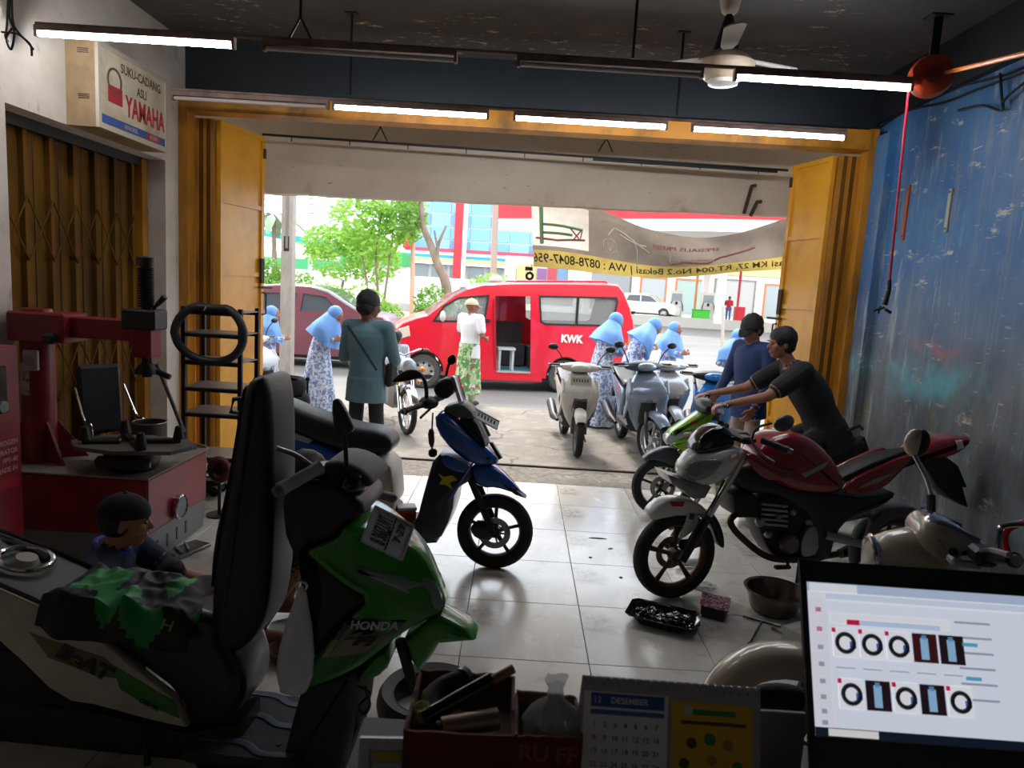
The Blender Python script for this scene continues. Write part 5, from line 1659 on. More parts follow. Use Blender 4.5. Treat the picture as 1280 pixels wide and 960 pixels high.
panel(gn, F, [(1062, 552), (1078, 545), (1082, 556), (1090, 588), (1080, 588), (1066, 566)], -.05, .05, 'rear_mudguard', BLACK, .01, 0)
panel(gn, F, [(920, 612), (985, 612), (990, 640), (940, 648), (922, 640)], -.09, .09, 'engine_block', mat('engine_dark', '#2d2b2a', .45, .6), .02, 1)
for s in (-1, 1):
    MB().tube([F.p3(985, 628, s * .08), (rx, s * .09, RW)], .018, 8).build('swing_arm', DARKMETAL, gn)
    MB().tube([F.p3(1020, 575, s * .1), (rx, s * .1, RW)], .022, 8).build('rear_shock', STEEL, gn)
MB().tube([F.p3(930, 645, -.1), (-.9, -.13, .2), (-1.45, -.15, .3)], [.018, .045, .05], 12).build('exhaust', DARKMETAL, gn)
hb = F.p3(884, 506, 0)
MB().tube([(hb.x - .07, -.3, hb.z + .05), (hb.x - .03, -.15, hb.z + .03), (hb.x, 0, hb.z), (hb.x - .03, .15, hb.z + .03), (hb.x - .07, .3, hb.z + .05)], .011, 8).build('handlebar', DARKMETAL, gn)
for s in (-1, 1):
    grip(gn, (hb.x - .045, s * .2, hb.z + .038), (hb.x - .075, s * .32, hb.z + .05), .018)
MB().loft([[(hb.x + .02 + .07 * cos(a) * k, y, hb.z - .01 + .06 * sin(a) * k) for a in [2 * pi * j / 12 for j in range(12)]] for y, k in ((-.17, .4), (-.1, .9), (0, 1.1), (.1, .9), (.17, .4))]).build('handlebar_cover', BLACK, gn, 60)

# ------------------------------------------------------------------ blue scooter with beak mudguard
ga = G(616, 709)
ang = RAD(-5)
F = Frame((ga.x, ga.y, 0), ang)
bs = thing('blue_scooter', 'dark blue scooter with beak mudguard and yellow splash parked mid floor', 'scooter', F.o, ang)
BLU = mat('deep_blue_paint', '#1a55ae', .25, coat=.6, var=('#144590', 5, .4, .7))
DBL = mat('dark_navy_panel', '#151b2a', .35, coat=.3)
RW = .24
NEAR = -.14
moto_wheel(bs, (0, 0, RW), RW, .085, RIMBLK, 5, -1, True, RAD(3))
moto_wheel(bs, (-1.2, 0, RW), RW, .09, RIMBLK, 5, -1, False, 0, drum=True)
for s in (-1, 1):
    b_ = F.p3(588, 590, 0); b_.y = s * .06
    MB().tube([(0, s * .075, RW), b_], [.02, .024], 10).build('fork_leg', DARKMETAL, bs)
MB().ell((-.07, -.06, RW + .02), (.075, .035, .06), 14, 8).build('fork_guard', BLACK, bs)
panel(bs, F, [(588, 578), (616, 579), (636, 595), (657, 621), (642, 615), (622, 607), (604, 608), (588, 596)], -.065, .065, 'beak_mudguard', BLU, .035, 1, 4, taper=(F.pix(620, 600)[0], F.pix(657, 620)[0], .3))
panel(bs, F, [(641, 606), (658, 621), (645, 617), (636, 609)], -.045, .045, 'beak_tip', BLACK, .015, 0)
panel(bs, F, [(548, 512), (568, 515), (588, 540), (608, 557), (625, 576), (616, 580), (592, 577), (567, 556), (550, 534)], -.15, .15, 'front_cowl', BLU, .05, 1, 4, taper=(F.pix(565, 540)[0], F.pix(625, 570)[0], .35))
panel(bs, F, [(572, 518), (596, 520), (606, 540), (612, 560), (590, 541)], -.09, .09, 'front_mask', BLACK, .02, 1)
panel(bs, F, [(552, 509), (580, 500), (594, 512), (597, 521), (574, 520)], -.1, .1, 'dash_cover', mat('dash_grey_green', '#4d564f', .4), .02, 1)
MB().slab(F.poly([(553, 524), (575, 538), (590, 550), (576, 541)], -.15), -.153, -.15).build('yellow_pinstripe', mat('stripe_yellow', '#b9a92c', .4), bs, 0)
panel(bs, F, [(550, 560), (570, 566), (590, 578), (594, 592), (574, 604), (570, 634), (554, 669), (516, 669), (504, 656), (526, 648), (538, 600)], -.17, .17, 'leg_shield', DBL, .03, 1, 3)
panel(bs, F, [(552, 566), (575, 575), (588, 582), (582, 592), (566, 588), (552, 580)], -.178, -.165, 'shield_panel', BLU, .004, 1)
SPL = mat('splash_yellow', '#c7b41f', .4)
MB().slab(F.poly([(548, 592), (555, 596), (566, 594), (572, 600), (562, 603), (566, 612), (558, 606), (549, 605), (553, 599)], -.17), -.174, -.17).build('splash_decal', SPL, bs, 0)
panel(bs, F, [(544, 600), (556, 650), (548, 656), (532, 656), (538, 610)], -.172, .17, 'inner_shield', mat('brown_black', '#2a2320', .5), .006, 1)
pc = F.p3(577, 577, -.17)
text('YAMAHA', .03, LETW, bs, pc + Vector((0, -.004, 0)), (1, 0, -.45), (.45, 0, 1))
panel(bs, F, [(470, 652), (500, 648), (530, 650), (552, 668), (514, 670), (472, 664)], -.16, .16, 'floor_board', DPLAST, .012, 0)
panel(bs, F, [(343, 504), (353, 497), (372, 504), (390, 512), (442, 529), (484, 535), (497, 549), (492, 563), (472, 567), (418, 555), (353, 528)], -.13, .13, 'seat', SEATV, .05, 1, 4)
panel(bs, F, [(445, 562), (494, 566), (500, 616), (497, 628), (486, 632), (468, 604)], -.14, .14, 'side_panel_white', mat('panel_cream', '#c9c3b3', .4), .02, 1, 3)
panel(bs, F, [(341, 520), (392, 545), (440, 564), (462, 600), (440, 606), (395, 578), (352, 548), (338, 530)], -.135, .135, 'side_panel_blue', BLU, .03, 1, 3)
panel(bs, F, [(335, 510), (352, 525), (400, 545), (396, 549), (350, 534), (334, 520)], -.14, .14, 'silver_trim', mat('trim_silver', '#b5b8ba', .3, .5), .006, 0)
panel(bs, F, [(440, 600), (498, 625), (500, 655), (450, 655), (420, 620)], -.12, .12, 'under_cover', BLACK, .02, 1)
MB().rbox((-1.0, .08, .27), (.5, .12, .17), .03).build('engine_case', DARKMETAL, bs)
MB().tube([(-.9, -.12, .2), (-1.05, -.15, .24), (-1.45, -.16, .34)], [.02, .05, .055], 12).build('exhaust', BLACK, bs)
MB().tube([(-1.25, -.1, .28), (-1.15, -.1, .62)], .024, 10).build('rear_shock', STEEL, bs)
panel(bs, F, [(322, 512), (344, 516), (342, 532), (326, 534)], -.1, .1, 'tail_lamp', REDLENS, .015, 1)
MB().tube([F.p3(355, 500, -.12), F.p3(318, 500, -.11), F.p3(316, 500, 0), F.p3(318, 500, .11), F.p3(355, 500, .12)], .012, 8).build('grab_rail', DARKMETAL, bs)
# bars, meter, mirrors, plate, hanging parts
hb = F.p3(553, 498, 0)
MB().tube([F.p3(506, 513, -.34), F.p3(530, 506, -.2), hb, F.p3(556, 494, .2), F.p3(548, 496, .33)], .012, 8).build('handlebar', DARKMETAL, bs)
grip(bs, F.p3(528, 506, -.22), F.p3(506, 514, -.36), .018)
grip(bs, F.p3(556, 494, .2), F.p3(546, 497, .32), .018)
MB().ell(F.p3(536, 503, -.17), (.06, .07, .04), 14, 8).build('switch_block', BLACK, bs)
lever(bs, F.p3(540, 509, -.2), F.p3(528, 520, -.26), F.p3(526, 522, -.3))
panel(bs, F, [(544, 482), (552, 473), (566, 470), (571, 488), (560, 498), (548, 494)], -.085, .085, 'instrument_pod', BLACK, .02, 1, 3)
panel(bs, F, [(566, 470), (571, 471), (580, 500), (576, 502)], -.08, .08, 'smoked_visor', mat('smoked_visor', '#3a2430', .1, alpha=.75), .003, 0)
MB().tube(spline([F.p3(533, 500, -.18), F.p3(533, 488, -.22), F.p3(530, 474, -.24), F.p3(522, 464, -.25)], 5), .012, 8).build('mirror_stem', BLACK, bs)
panel(bs, F, [(490, 476), (500, 466), (512, 461), (524, 463), (532, 472), (524, 473), (506, 477), (492, 478)], -.275, -.24, 'mirror_head', BLACK, .012, 1, 3)
MB().tube(spline([F.p3(558, 476, .18), F.p3(558, 468, .2), F.p3(561, 455, .2)], 5), .009, 8).build('mirror_stem', BLACK, bs)
panel(bs, F, [(560, 446), (567, 442), (571, 448), (569, 455), (562, 457), (559, 452)], .19, .215, 'mirror_head', BLACK, .008, 1, 2)
u0, u1, u2 = F.p3(598, 518, .0), F.p3(619, 530, 0), F.p3(604, 512, 0)
plate_obj(bs, F.p3(608, 524, -.02), (.86, .25, -.45), (.1, .8, .55), .17, .075, '', '', '#cfd0d0')
MB().tube([F.p3(601, 522, 0), F.p3(612, 545, 0)], .009, 6).build('plate_stay', STEEL, bs)
panel(bs, F, [(611, 552), (616, 553), (628, 572), (624, 574)], -.02, .02, 'front_spoiler', BLACK, .004, 0)
panel(bs, F, [(535, 537), (542, 535), (543, 558), (537, 559)], -.19, -.15, 'hook_charm', mat('charm_maroon', '#4a2024', .5), .008, 1)
MB().tube([F.p3(541, 516, -.16), F.p3(540, 536, -.17)], .005, 5).build('charm_cord', DARKMETAL, bs)
MB().rbox(F.p3(541, 566, -.17), (.05, .04, .05), .012).tube([F.p3(540, 558, -.17), F.p3(541, 566, -.17)], .006, 5).build('key_fob', DARKMETAL, bs)
MB().tube(spline([F.p3(592, 577, -.17), F.p3(580, 596, -.19), F.p3(560, 626, -.19)], 4), .006, 5).build('cable', BLU, bs)
# orange parcel on its floorboard
p = F.p3(508, 648, -.03); q = Vector(F.o) + F.u * p.x + F.n * p.y
r = thing('small_parcel', 'orange and white small carton on the blue scooter floorboard', 'carton', (q.x, q.y, p.z - .02), .3)
MB().rbox((0, 0, .045), (.11, .08, .06), .004).build('carton_body', mat('carton_orange', '#c2551c', .5), r, 0)
MB().rbox((.0, .02, .087), (.12, .1, .022), .004).build('carton_lid', mat('carton_white', '#d9d6d0', .5), r, 0)
# ================================================================== NEAR OBJECTS
# ------------------------------------------------------------------ green and white scooter with its seat tipped up
F = Frame((-.55, 2.36, 0), RAD(-3))
ang = F.ang
gs = thing('green_scooter', 'green and white scooter with tipped-up seat and no front wheel beside the desk', 'scooter', F.o, ang)
GRN = mat('leaf_green_paint', '#2f8f1e', .25, coat=.5, var=('#277a18', 4, .4, .7))
OWT = mat('aged_white_panel', '#c4bfb1', .35, coat=.2, var=('#aea795', 4, .45, .75))
NS = -.16     # near side
TPF = (F.pix(440, 760)[0], F.pix(552, 775)[0], .28)
def gp(x, y, t=NS): return F.p3(x, y, t)
panel(gs, F, [(383, 685), (402, 679), (424, 670), (434, 653), (452, 657), (482, 672), (505, 688), (522, 704), (535, 730), (549, 766), (551, 776), (541, 784), (500, 799), (462, 826), (420, 846), (378, 860), (375, 842), (404, 810), (438, 770), (462, 749), (430, 726), (398, 701)], -.17, .17, 'front_cowl', GRN, .028, 1, 4, tt=-.13, taper=TPF)
panel(gs, F, [(440, 703), (462, 712), (500, 726), (536, 733), (550, 768), (544, 778), (530, 768), (508, 751), (478, 730)], -.178, -.10, 'headlamp', mat('headlamp_smoke', '#8d9496', .06, coat=.9), .012, 1, 3, tt=-.13, taper=TPF)
panel(gs, F, [(440, 703), (462, 712), (500, 726), (536, 733), (550, 768), (544, 778), (530, 768), (508, 751), (478, 730)], .10, .178, 'headlamp', mat('headlamp_smoke', '#8d9496', .06, coat=.9), .012, 1, 3, tt=-.13, taper=TPF)
panel(gs, F, [(437, 771), (504, 787), (489, 800), (418, 796)], -.176, -.14, 'cowl_decal', GLOSSBLACK, .002, 0, tt=-.15, taper=TPF)
panel(gs, F, [(418, 797), (488, 801), (455, 816), (404, 818)], -.175, -.14, 'cowl_decal', mat('decal_khaki', '#a39a80', .4), .002, 0, tt=-.15, taper=TPF)
def on_cowl(o):
    me = o.data
    s0, s1, k1 = TPF
    for v in me.vertices:
        u = min(1, max(0, (v.co.x - s0) / (s1 - s0))); u = u * u * (3 - 2 * u)
        v.co.y = -.1785 * (1 + (k1 - 1) * u) + (v.co.y + .18) * .3
def on_cowl_split(o):
    on_cowl(o); split_letters(o)
on_cowl_split(text('HONDA', .040, mat('letter_silver', '#c9cdcd', .3), gs, gp(466, 786.5, -.16) + Vector((0, -.02, 0)), (1, 0, -.2), (.2, 0, 1), sx=1.0, bold=.0012))
on_cowl_split(text('FI', .045, mat('letter_dark', '#20221c', .4), gs, gp(452, 802, -.16) + Vector((0, -.02, 0)), (1, 0, -.2), (.2, 0, 1), sx=1.8, bold=.003, shear=.35))
panel(gs, F, [(504, 802), (531, 782), (550, 773), (582, 788), (594, 803), (548, 807), (537, 825), (523, 843), (511, 825)], -.075, .075, 'beak_mudguard', GRN, .03, 0, 3, tt=-.07)
panel(gs, F, [(438, 856), (481, 809), (487, 834), (468, 852)], -.12, .12, 'under_cowl', GRN, .02, 1, tt=-.12)
for s in (-1, 1):
    MB().tube([gp(500, 800, s * .06), gp(511, 838, s * .065), gp(518, 862, s * .07)], .02, 10).build('fork_leg', BLACK, gs)
panel(gs, F, [(376, 858), (420, 846), (445, 838), (440, 870), (444, 900), (425, 985), (345, 985), (356, 930), (370, 880)], -.15, .15, 'leg_shield', DPLAST, .03, 1, 3, tt=-.15)
panel(gs, F, [(348, 612), (372, 598), (420, 604), (462, 640), (432, 655), (424, 671), (384, 686), (398, 702), (461, 750), (437, 771), (376, 842), (385, 790), (392, 745), (388, 710), (356, 690)], -.15, .15, 'inner_shield', mat('satin_black', '#121315', .4), .03, 1, 3, tt=-.15)
panel(gs, F, [(398, 584), (413, 577), (440, 583), (461, 597), (466, 610), (440, 615), (400, 612)], -.12, .14, 'handlebar_cover', mat('dark_green_cover', '#122015', .6), .04, 1, 4, tt=-.12)
MB().tube([gp(350, 612, -.3), gp(385, 594, -.2), F.p3(430, 596, 0), gp(470, 612, .28)], .012, 8).build('handlebar', DARKMETAL, gs)
grip(gs, F.p3(400, 584, -.22), F.p3(350, 612, -.34), .021, mat('pale_grip', '#9c968c', .5))
grip(gs, F.p3(452, 612, .18), F.p3(490, 622, .34), .019, mat('brown_grip', '#3a322c', .6))
lever(gs, F.p3(400, 590, -.16), F.p3(372, 570, -.26), F.p3(345, 560, -.32))
MB().ell(F.p3(445, 600, -.06), (.05, .1, .05), 16, 10).build('instrument_lens', GLOSSBLACK, gs)
MB().tube(spline([F.p3(433, 586, -.12), F.p3(432, 562, -.13), F.p3(430, 540, -.14)], 4), .008, 8).build('mirror_stem', BLACK, gs)
panel(gs, F, [(415, 502), (421, 497), (428, 502), (442, 530), (443, 538), (434, 543), (419, 545)], -.17, -.13, 'mirror_head', mat('mirror_black', '#2a2828', .4), .015, 1, 3)
# plate standing on the cowl
c0, c1, c2, c3 = F.p3(473, 628, -.12), F.p3(514, 661, -.12), F.p3(500, 711, -.23), F.p3(454, 667, -.23)
xd = ((c0 - c3) + (c1 - c2)); yd = ((c3 - c2) + (c0 - c1))
w_, h_ = xd.length / 2, yd.length / 2
plate_obj(gs, (c0 + c1 + c2 + c3) / 4, xd, yd, w_, h_, 'B 3667 UVT', '', '#c9cac8', '#2b2b2b')
po = gs.children[-1]
cc = (c0 + c1 + c2 + c3) / 4
xn, yn = xd.normalized(), yd.normalized()
text('7·29', h_ * .26, mat('plate_ink_#2b2b2b', '#2b2b2b'), po, cc + xn * w_ * .2 - yn * h_ * .26 + xn.cross(yn) * .002, xd, yd, name='plate_date')
MB().tube([cc - xn * w_ / 2 - yn * h_ * .06 + xn.cross(yn) * .002, cc + xn * w_ / 2 - yn * h_ * .06 + xn.cross(yn) * .002], .0025, 5).build('plate_fold', DARKMETAL, po)
MB().tube([cc, F.p3(470, 690, -.03)], .012, 6).build('plate_stay', BLACK, gs)
# tipped-up seat
panel(gs, F, [(320, 471), (331, 472), (337, 484), (341, 520), (342, 600), (341, 680), (338, 742), (329, 785), (306, 812), (282, 817), (268, 806), (264, 780), (266, 735), (273, 685), (286, 622), (296, 560), (302, 510), (308, 480)], -.13, .13, 'seat', SEATV, .045, 1, 4, tt=-.1)
panel(gs, F, [(303, 482), (309, 486), (304, 535), (290, 618), (274, 685), (268, 735), (262, 735), (266, 680), (280, 618), (295, 540)], -.1, .1, 'seat_base', BLACK, .01, 1, tt=-.1)
MB().tube([gp(314, 497, -.08), gp(292, 499, -.08), gp(288, 515, -.08), gp(308, 517, -.08)], .008, 6).build('seat_catch', BLACK, gs)
# rear body
panel(gs, F, [(-90, 705), (0, 736), (68, 766), (128, 778), (131, 806), (163, 833), (217, 874), (232, 911), (190, 902), (117, 882), (89, 878), (60, 861), (27, 828), (-10, 795), (-90, 740)], -.17, -.13, 'side_panel', OWT, .012, 0, 2, tt=-.17)
panel(gs, F, [(-90, 705), (0, 736), (68, 766), (128, 778), (131, 806), (163, 833), (217, 874), (232, 911), (190, 902), (117, 882), (89, 878), (60, 861), (27, 828), (-10, 795), (-90, 740)], .13, .17, 'side_panel', OWT, .012, 0, 2, tt=-.17)
panel(gs, F, [(140, 831), (166, 846), (217, 877), (224, 898), (180, 880), (150, 862)], -.1725, -.168, 'side_decal', mat('decal_green', '#3f7f2a', .35), .001, 0, tt=-.172)
panel(gs, F, [(36, 790), (62, 800), (130, 822), (160, 850), (120, 845), (60, 822)], -.1720, -.168, 'side_decal', mat('decal_olive', '#6f6a3a', .4), .001, 0, tt=-.172)
text('BeAT', .075, mat('letter_dark', '#20221c', .4), gs, gp(104, 828, -.174), (1, 0, -.42), (.42, 0, 1), sx=1.15, bold=.004, shear=.2)
text('CBS ISS', .024, mat('letter_dark', '#20221c', .4), gs, gp(186, 881, -.174), (1, 0, -.42), (.42, 0, 1))
panel(gs, F, [(-90, 703), (0, 734), (68, 764), (124, 777), (126, 790), (68, 778), (0, 750), (-90, 718)], -.15, .15, 'storage_rim', mat('storage_grey', '#5d5e5a', .6), .006, 0, tt=-.17)
for s in (-1, 1):
    MB().tube([F.p3(-90, 700, -.17) + Vector((0, .15 + s * .15, .004)), F.p3(0, 732, -.17) + Vector((0, .15 + s * .15, .004)), F.p3(68, 762, -.17) + Vector((0, .15 + s * .15, .004)), F.p3(126, 776, -.17) + Vector((0, .15 + s * .15, .004))], .009, 6).build('storage_lip', BLACK, gs)
fs_ = F.pix(33, 724, 0)[0]
ea, eb = F.pix(0, 734, -.17), F.pix(68, 764, -.17)
fr_c = Vector((fs_, .0, ea[1] + (eb[1] - ea[1]) * (fs_ - ea[0]) / (eb[0] - ea[0]) + .006))
MB().torus(fr_c + Vector((0, 0, .012)), .085, .011, (.28, 0, 1), 28, 8).build('fuel_filler_ring', CHROME, gs)
MB().lathe([(0, .02), (.035, .02), (.045, .0), (0, 0)], fr_c, (.28, 0, 1), 20).build('fuel_cap', mat('cap_pale', '#9a958a', .5), gs)
MB().tube(spline([F.p3(-40, 690, .1), F.p3(0, 678, .1), F.p3(40, 688, .08), F.p3(60, 700, .06)], 5), .016, 8).build('grab_rail', BLACK, gs)
MB().tube([F.p3(42, 702, .14), F.p3(120, 720, .14)], .012, 6).build('rim_trim', STEEL, gs)
panel(gs, F, [(118, 768), (265, 765), (278, 812), (297, 842), (301, 880), (288, 905), (262, 918), (234, 912), (218, 873), (164, 832), (132, 805)], -.15, .15, 'under_seat_cover', mat('satin_black2', '#1c1f22', .3, coat=.25), .06, 1, 4, tt=-.15)
panel(gs, F, [(-60, 775), (0, 803), (30, 835), (62, 866), (92, 884), (190, 908), (232, 916), (300, 905), (300, 985), (-60, 985)], -.1, .1, 'engine_cover', BLACK, .03, 0, 2, tt=-.1)
fa, fb_ = F.pix(262, 900, 0)[0], F.pix(395, 900, 0)[0]
fz = F.pix(330, 905, 0)[1]
MATG = mat('mat_grey', '#34383c', .55, bump=(260, .4))
MB().rbox(((fa + fb_) / 2, 0, fz - .02), (fb_ - fa, .40, .04), .015).build('floor_board', MATG, gs)
MB().rbox(((fa + fb_) / 2, 0, fz - .10), (fb_ - fa, .28, .13), .03).build('floor_tunnel', BLACK, gs)
for y in (-.14, .02, .15):
    MB().tube(spline([(fa + .02, y + .03, fz + .002), ((fa + fb_) / 2 - .02, y + .025, fz + .002), ((fa + fb_) / 2 + .06, y - .02, fz + .002), (fb_ - .02, y - .015, fz + .002)], 5), .016, 6, flat=.35).build('floor_strip', mat('strip_bluegrey', '#56626e', .4), gs)
for (x, y) in ((.25, -.08), (.3, .09), (.75, -.1)):
    MB().lathe([(0, 0), (.011, 0), (.011, .003), (0, .003)], (fa + (fb_ - fa) * x, y, fz), (0, 0, 1), 12).build('mat_screw', BLACK, gs)
moto_wheel(gs, (F.pix(20, 900, 0)[0], 0, .27), .25, .09, RIMBLK, 5, -1, False, 0, drum=True)
MB().rbox((F.pix(90, 900, 0)[0], -.02, .26), (.5, .26, .2), .04).build('engine_case', DARKMETAL, gs)
for s in (-1, 1):
    x_ = F.pix(215, 900, 0)[0]
    MB().tube([(x_ - .05, s * .08, .2), (x_, s * .16, .012)], .013, 6).build('centre_stand', DARKMETAL, gs)
hk = F.p3(449, 868, -.1)
MB().tube(spline([F.p3(444, 855, -.1), F.p3(446, 880, -.1), F.p3(455, 892, -.1), F.p3(462, 880, -.1), F.p3(456, 858, -.1)], 5), .006, 6).tube(spline([F.p3(446, 857, -.09), F.p3(458, 862, -.09), F.p3(462, 868, -.09), F.p3(450, 880, -.09)], 4), .005, 6).build('brake_cable', BLACK, gs)
MB().tube(spline([F.p3(441, 880, -.1), F.p3(446, 905, -.11), F.p3(438, 930, -.11), F.p3(430, 990, -.1)], 4), .009, 6).build('wheel_cable', BLACK, gs)
bh = F.p3(377, 733, -.17)
MB().torus(bh, .018, .005, (0, 1, 0), 16, 6).build('bag_hook', CHROME, gs)
def wpt(F_, v): return Vector(F_.o) + F_.u * v[0] + F_.n * v[1] + Vector((0, 0, v[2]))
# plastic bag hanging on it
bw = wpt(F, bh)
r = thing('plastic_bag', 'white plastic carrier bag hanging on the green scooter hook', 'bag', (bw.x, bw.y, 0), ang)
BAGM = mat('thin_white_plastic', '#eceef3', .35, alpha=.88)
b0_ = Vector((bh.x, bh.y, 0))
rings = []
for k, (y, hw, d) in enumerate(((737, 5, .012), (755, 9, .02), (780, 15, .035), (810, 20, .05), (840, 22, .06), (856, 19, .055), (864, 12, .03))):
    cx = 377 - 6 * k / 6 * 1.6
    l_, rr_ = F.p3(cx - hw, y, -.17) - b0_, F.p3(cx + hw, y, -.17) - b0_
    cen_ = (l_ + rr_) / 2; hx = (rr_ - l_).length / 2
    rings.append([(cen_.x + hx * cos(a) * (1 + .14 * sin(5 * a + k)), cen_.y + d * sin(a) * (1 + .2 * cos(4 * a + k * .7)), cen_.z) for a in [2 * pi * j / 28 for j in range(28)]])
MB().loft(rings).build('bag_body', BAGM, r, 70)
for s in (-1, 1):
    MB().tube(spline([(0, 0, bh.z - .0), (s * .01, .005, bh.z - .03), (s * .016, .0, bh.z - .09)], 4), [.005] * 8 + [.012], 6).build('bag_handle', BAGM, r)
# green jacket lying on the storage well
jc = F.p3(180, 768, 0); jw = wpt(F, jc)
r = thing('folded_jacket', 'crumpled green and black jacket lying on the opened green scooter', 'jacket', (jw.x, jw.y, jc.z - .06), ang)
JG, JB = mat('jacket_green', '#178a3c', .6), mat('jacket_black', '#15181a', .65)
rnd = random.Random(21)
from mathutils import noise as mnoise
def crumple(c_, rad, name, m, seed, flat=.6, nz=1.0):
    """creased cloth: a closed lump with sharp noise ridges"""
    rings_ = []
    n, mm = 44, 22
    off = Vector((seed * 3.7, seed * 1.3, seed * 2.1))
    for i in range(mm + 1):
        a = -pi / 2 + pi * i / mm
        ring = []
        for j in range(n):
            b = 2 * pi * j / n
            d = Vector((cos(a) * cos(b), cos(a) * sin(b), sin(a)))
            k = .72 + .5 * nz * (1 - 2 * abs(mnoise.noise(d * 1.5 + off))) * .55 + .16 * nz * (1 - 2 * abs(mnoise.noise(d * 3.6 + off)))
            sq = max(abs(d.x), abs(d.y))
            ring.append((c_[0] + rad[0] * d.x * k * 1.25, c_[1] + rad[1] * d.y * k * 1.25, max(c_[2] + rad[2] * d.z * k * 1.15, 0.0)))
        rings_.append(ring)
    return MB().loft(rings_).build(name, m, r, 45)
def jp(x, y, t=-.05):
    v = F.p3(x, y, t) - Vector((jc.x, 0, jc.z - .06)); return (v.x, v.y, max(v.z, 0.0))
def sheet_on(x): 
    return ea[1] + (eb[1] - ea[1]) * (x - ea[0]) / (eb[0] - ea[0])
nu, nv = 84, 44
s0_, s1_ = F.pix(93, 760, 0)[0], F.pix(272, 760, 0)[0]
t0_, t1_ = -.215, .13
greens = [(F.pix(128, 744, -.03)[0], -.03, .095, .10), (F.pix(150, 768, -.12)[0], -.13, .075, .06), (F.pix(228, 742, 0)[0], .0, .04, .085), (F.pix(180, 785, -.17)[0], -.185, .075, .035), (F.pix(256, 778, -.12)[0], -.12, .03, .05)]
vs, fs, fm = [], [], []
zc_ = F.pix(150, 770, -.17)[1]
for i_ in range(nu + 1):
    for j_ in range(nv + 1):
        u, v = i_ / nu, j_ / nv
        x = s0_ + (s1_ - s0_) * u; y = t0_ + (t1_ - t0_) * v
        q_ = Vector((x * 7, y * 7, 3.3))
        edge = min(1, 6 * min(u, 1 - u, v, 1 - v) + .25 * mnoise.noise(q_ * 1.2))
        edge = max(0, edge)
        ridge = (1 - 2 * abs(mnoise.noise(q_))) * .6 + (1 - 2 * abs(mnoise.noise(q_ * 2.3))) * .3 + .12 * mnoise.noise(q_ * 5)
        base_ = max(min(sheet_on(x), zc_ + .03), zc_ - .02)
        drop = max(0, (-.16 - y)) * 1.4
        x += .02 * mnoise.noise(q_ * 1.7 + Vector((9, 0, 0))); y += .025 * mnoise.noise(q_ * 1.7 + Vector((0, 9, 0)))
        vs.append((x - jc.x, y, base_ - (jc.z - .06) + .012 + edge ** .6 * (.045 + .05 * ridge) - drop))
n_ = nv + 1
top_n = len(vs)
for i_ in range(nu):
    for j_ in range(nv):
        fs.append((i_ * n_ + j_, (i_ + 1) * n_ + j_, (i_ + 1) * n_ + j_ + 1, i_ * n_ + j_ + 1))
jm = MB().add(vs, fs).build('jacket_body', JB, r, 60)
jm.data.materials.append(JG)
for pl_ in jm.data.polygons:
    c_ = pl_.center
    w_ = .25 * mnoise.noise(Vector((c_.x * 14, c_.y * 14, 1)))
    if any(((c_.x + jc.x - gx_) / ga_) ** 2 + ((c_.y - gy_) / gb2) ** 2 < 1 + w_ for gx_, gy_, ga_, gb2 in greens):
        pl_.material_index = 1
so_ = jm.modifiers.new('thickness', 'SOLIDIFY'); so_.thickness = .006
MB().tube(spline([jp(98, 752, -.14), jp(92, 766, -.14), jp(105, 778, -.15), jp(122, 782, -.15)], 4), .006, 6).build('draw_string', JB, r)
text('H', .05, mat('emblem_cream', '#a79a72', .5), r, Vector(jp(215, 784, -.17)) + Vector((0, -.03, .02)), (1, 0, -.2), (0.1, .6, 1), sx=1.2, name='jacket_emblem')

# ------------------------------------------------------------------ cream retro scooter behind the laptop
F2 = Frame((1.36, 2.12, 0), RAD(168))
cs = thing('cream_scooter', 'cream retro scooter with round headlamp partly hidden behind the laptop', 'scooter', F2.o, F2.ang)
CRM = mat('cream_paint', '#c2b7a3', .22, coat=.6)
def cp(x, y, t=0): return F2.p3(x, y, t)
hl_ = cp(1122, 692)
q = cp(1112, 700)
MB().loft([[(c_[0] + 0, rr * cos(a), c_[1] + rr * sin(a) * .9) for a in [2 * pi * j / 24 for j in range(24)]] for c_, rr in (((hl_.x + .08, hl_.z - .03), .075), ((hl_.x + .04, hl_.z - .015), .088), ((hl_.x - .03, hl_.z), .1), ((hl_.x - .1, hl_.z + .0), .09), ((hl_.x - .16, hl_.z - .03), .05))]).build('headlamp_shell', CRM, cs, 60)
MB().torus((hl_.x + .075, 0, hl_.z - .03), .074, .01, (1, 0, -.1), 28, 8).build('headlamp_rim', CHROME, cs)
MB().ell((hl_.x + .075, 0, hl_.z - .03), (.025, .068, .062), 18, 10).build('headlamp_lens', GLASS, cs)
panel(cs, F2, [(1137, 661), (1143, 650), (1154, 643), (1172, 645), (1195, 656), (1220, 674), (1232, 684), (1205, 690), (1188, 697), (1165, 704), (1148, 690), (1140, 678)], -.1, .1, 'meter_cowl', CRM, .05, 1, 5)
panel(cs, F2, [(1150, 646), (1160, 642), (1176, 645), (1200, 657), (1226, 679), (1204, 668), (1180, 658)], -.075, .075, 'meter_glass', mat('meter_lens', '#6f7890', .08, coat=.7), .02, 1, 3)
MB().tube([cp(1192, 690, .36), cp(1195, 692, .15), cp(1200, 694, -.15), cp(1215, 690, -.34)], .012, 8).build('handlebar', DARKMETAL, cs)
grip(cs, cp(1235, 694, .2), cp(1268, 700, .36), .019)
MB().rbox(cp(1205, 702, .17), (.08, .05, .025), .006).build('switch_block', mat('switch_grey', '#a9a9a6', .4), cs)
MB().rbox(cp(1228, 694, .18), (.06, .08, .05), .012).build('master_cylinder', BLACK, cs)
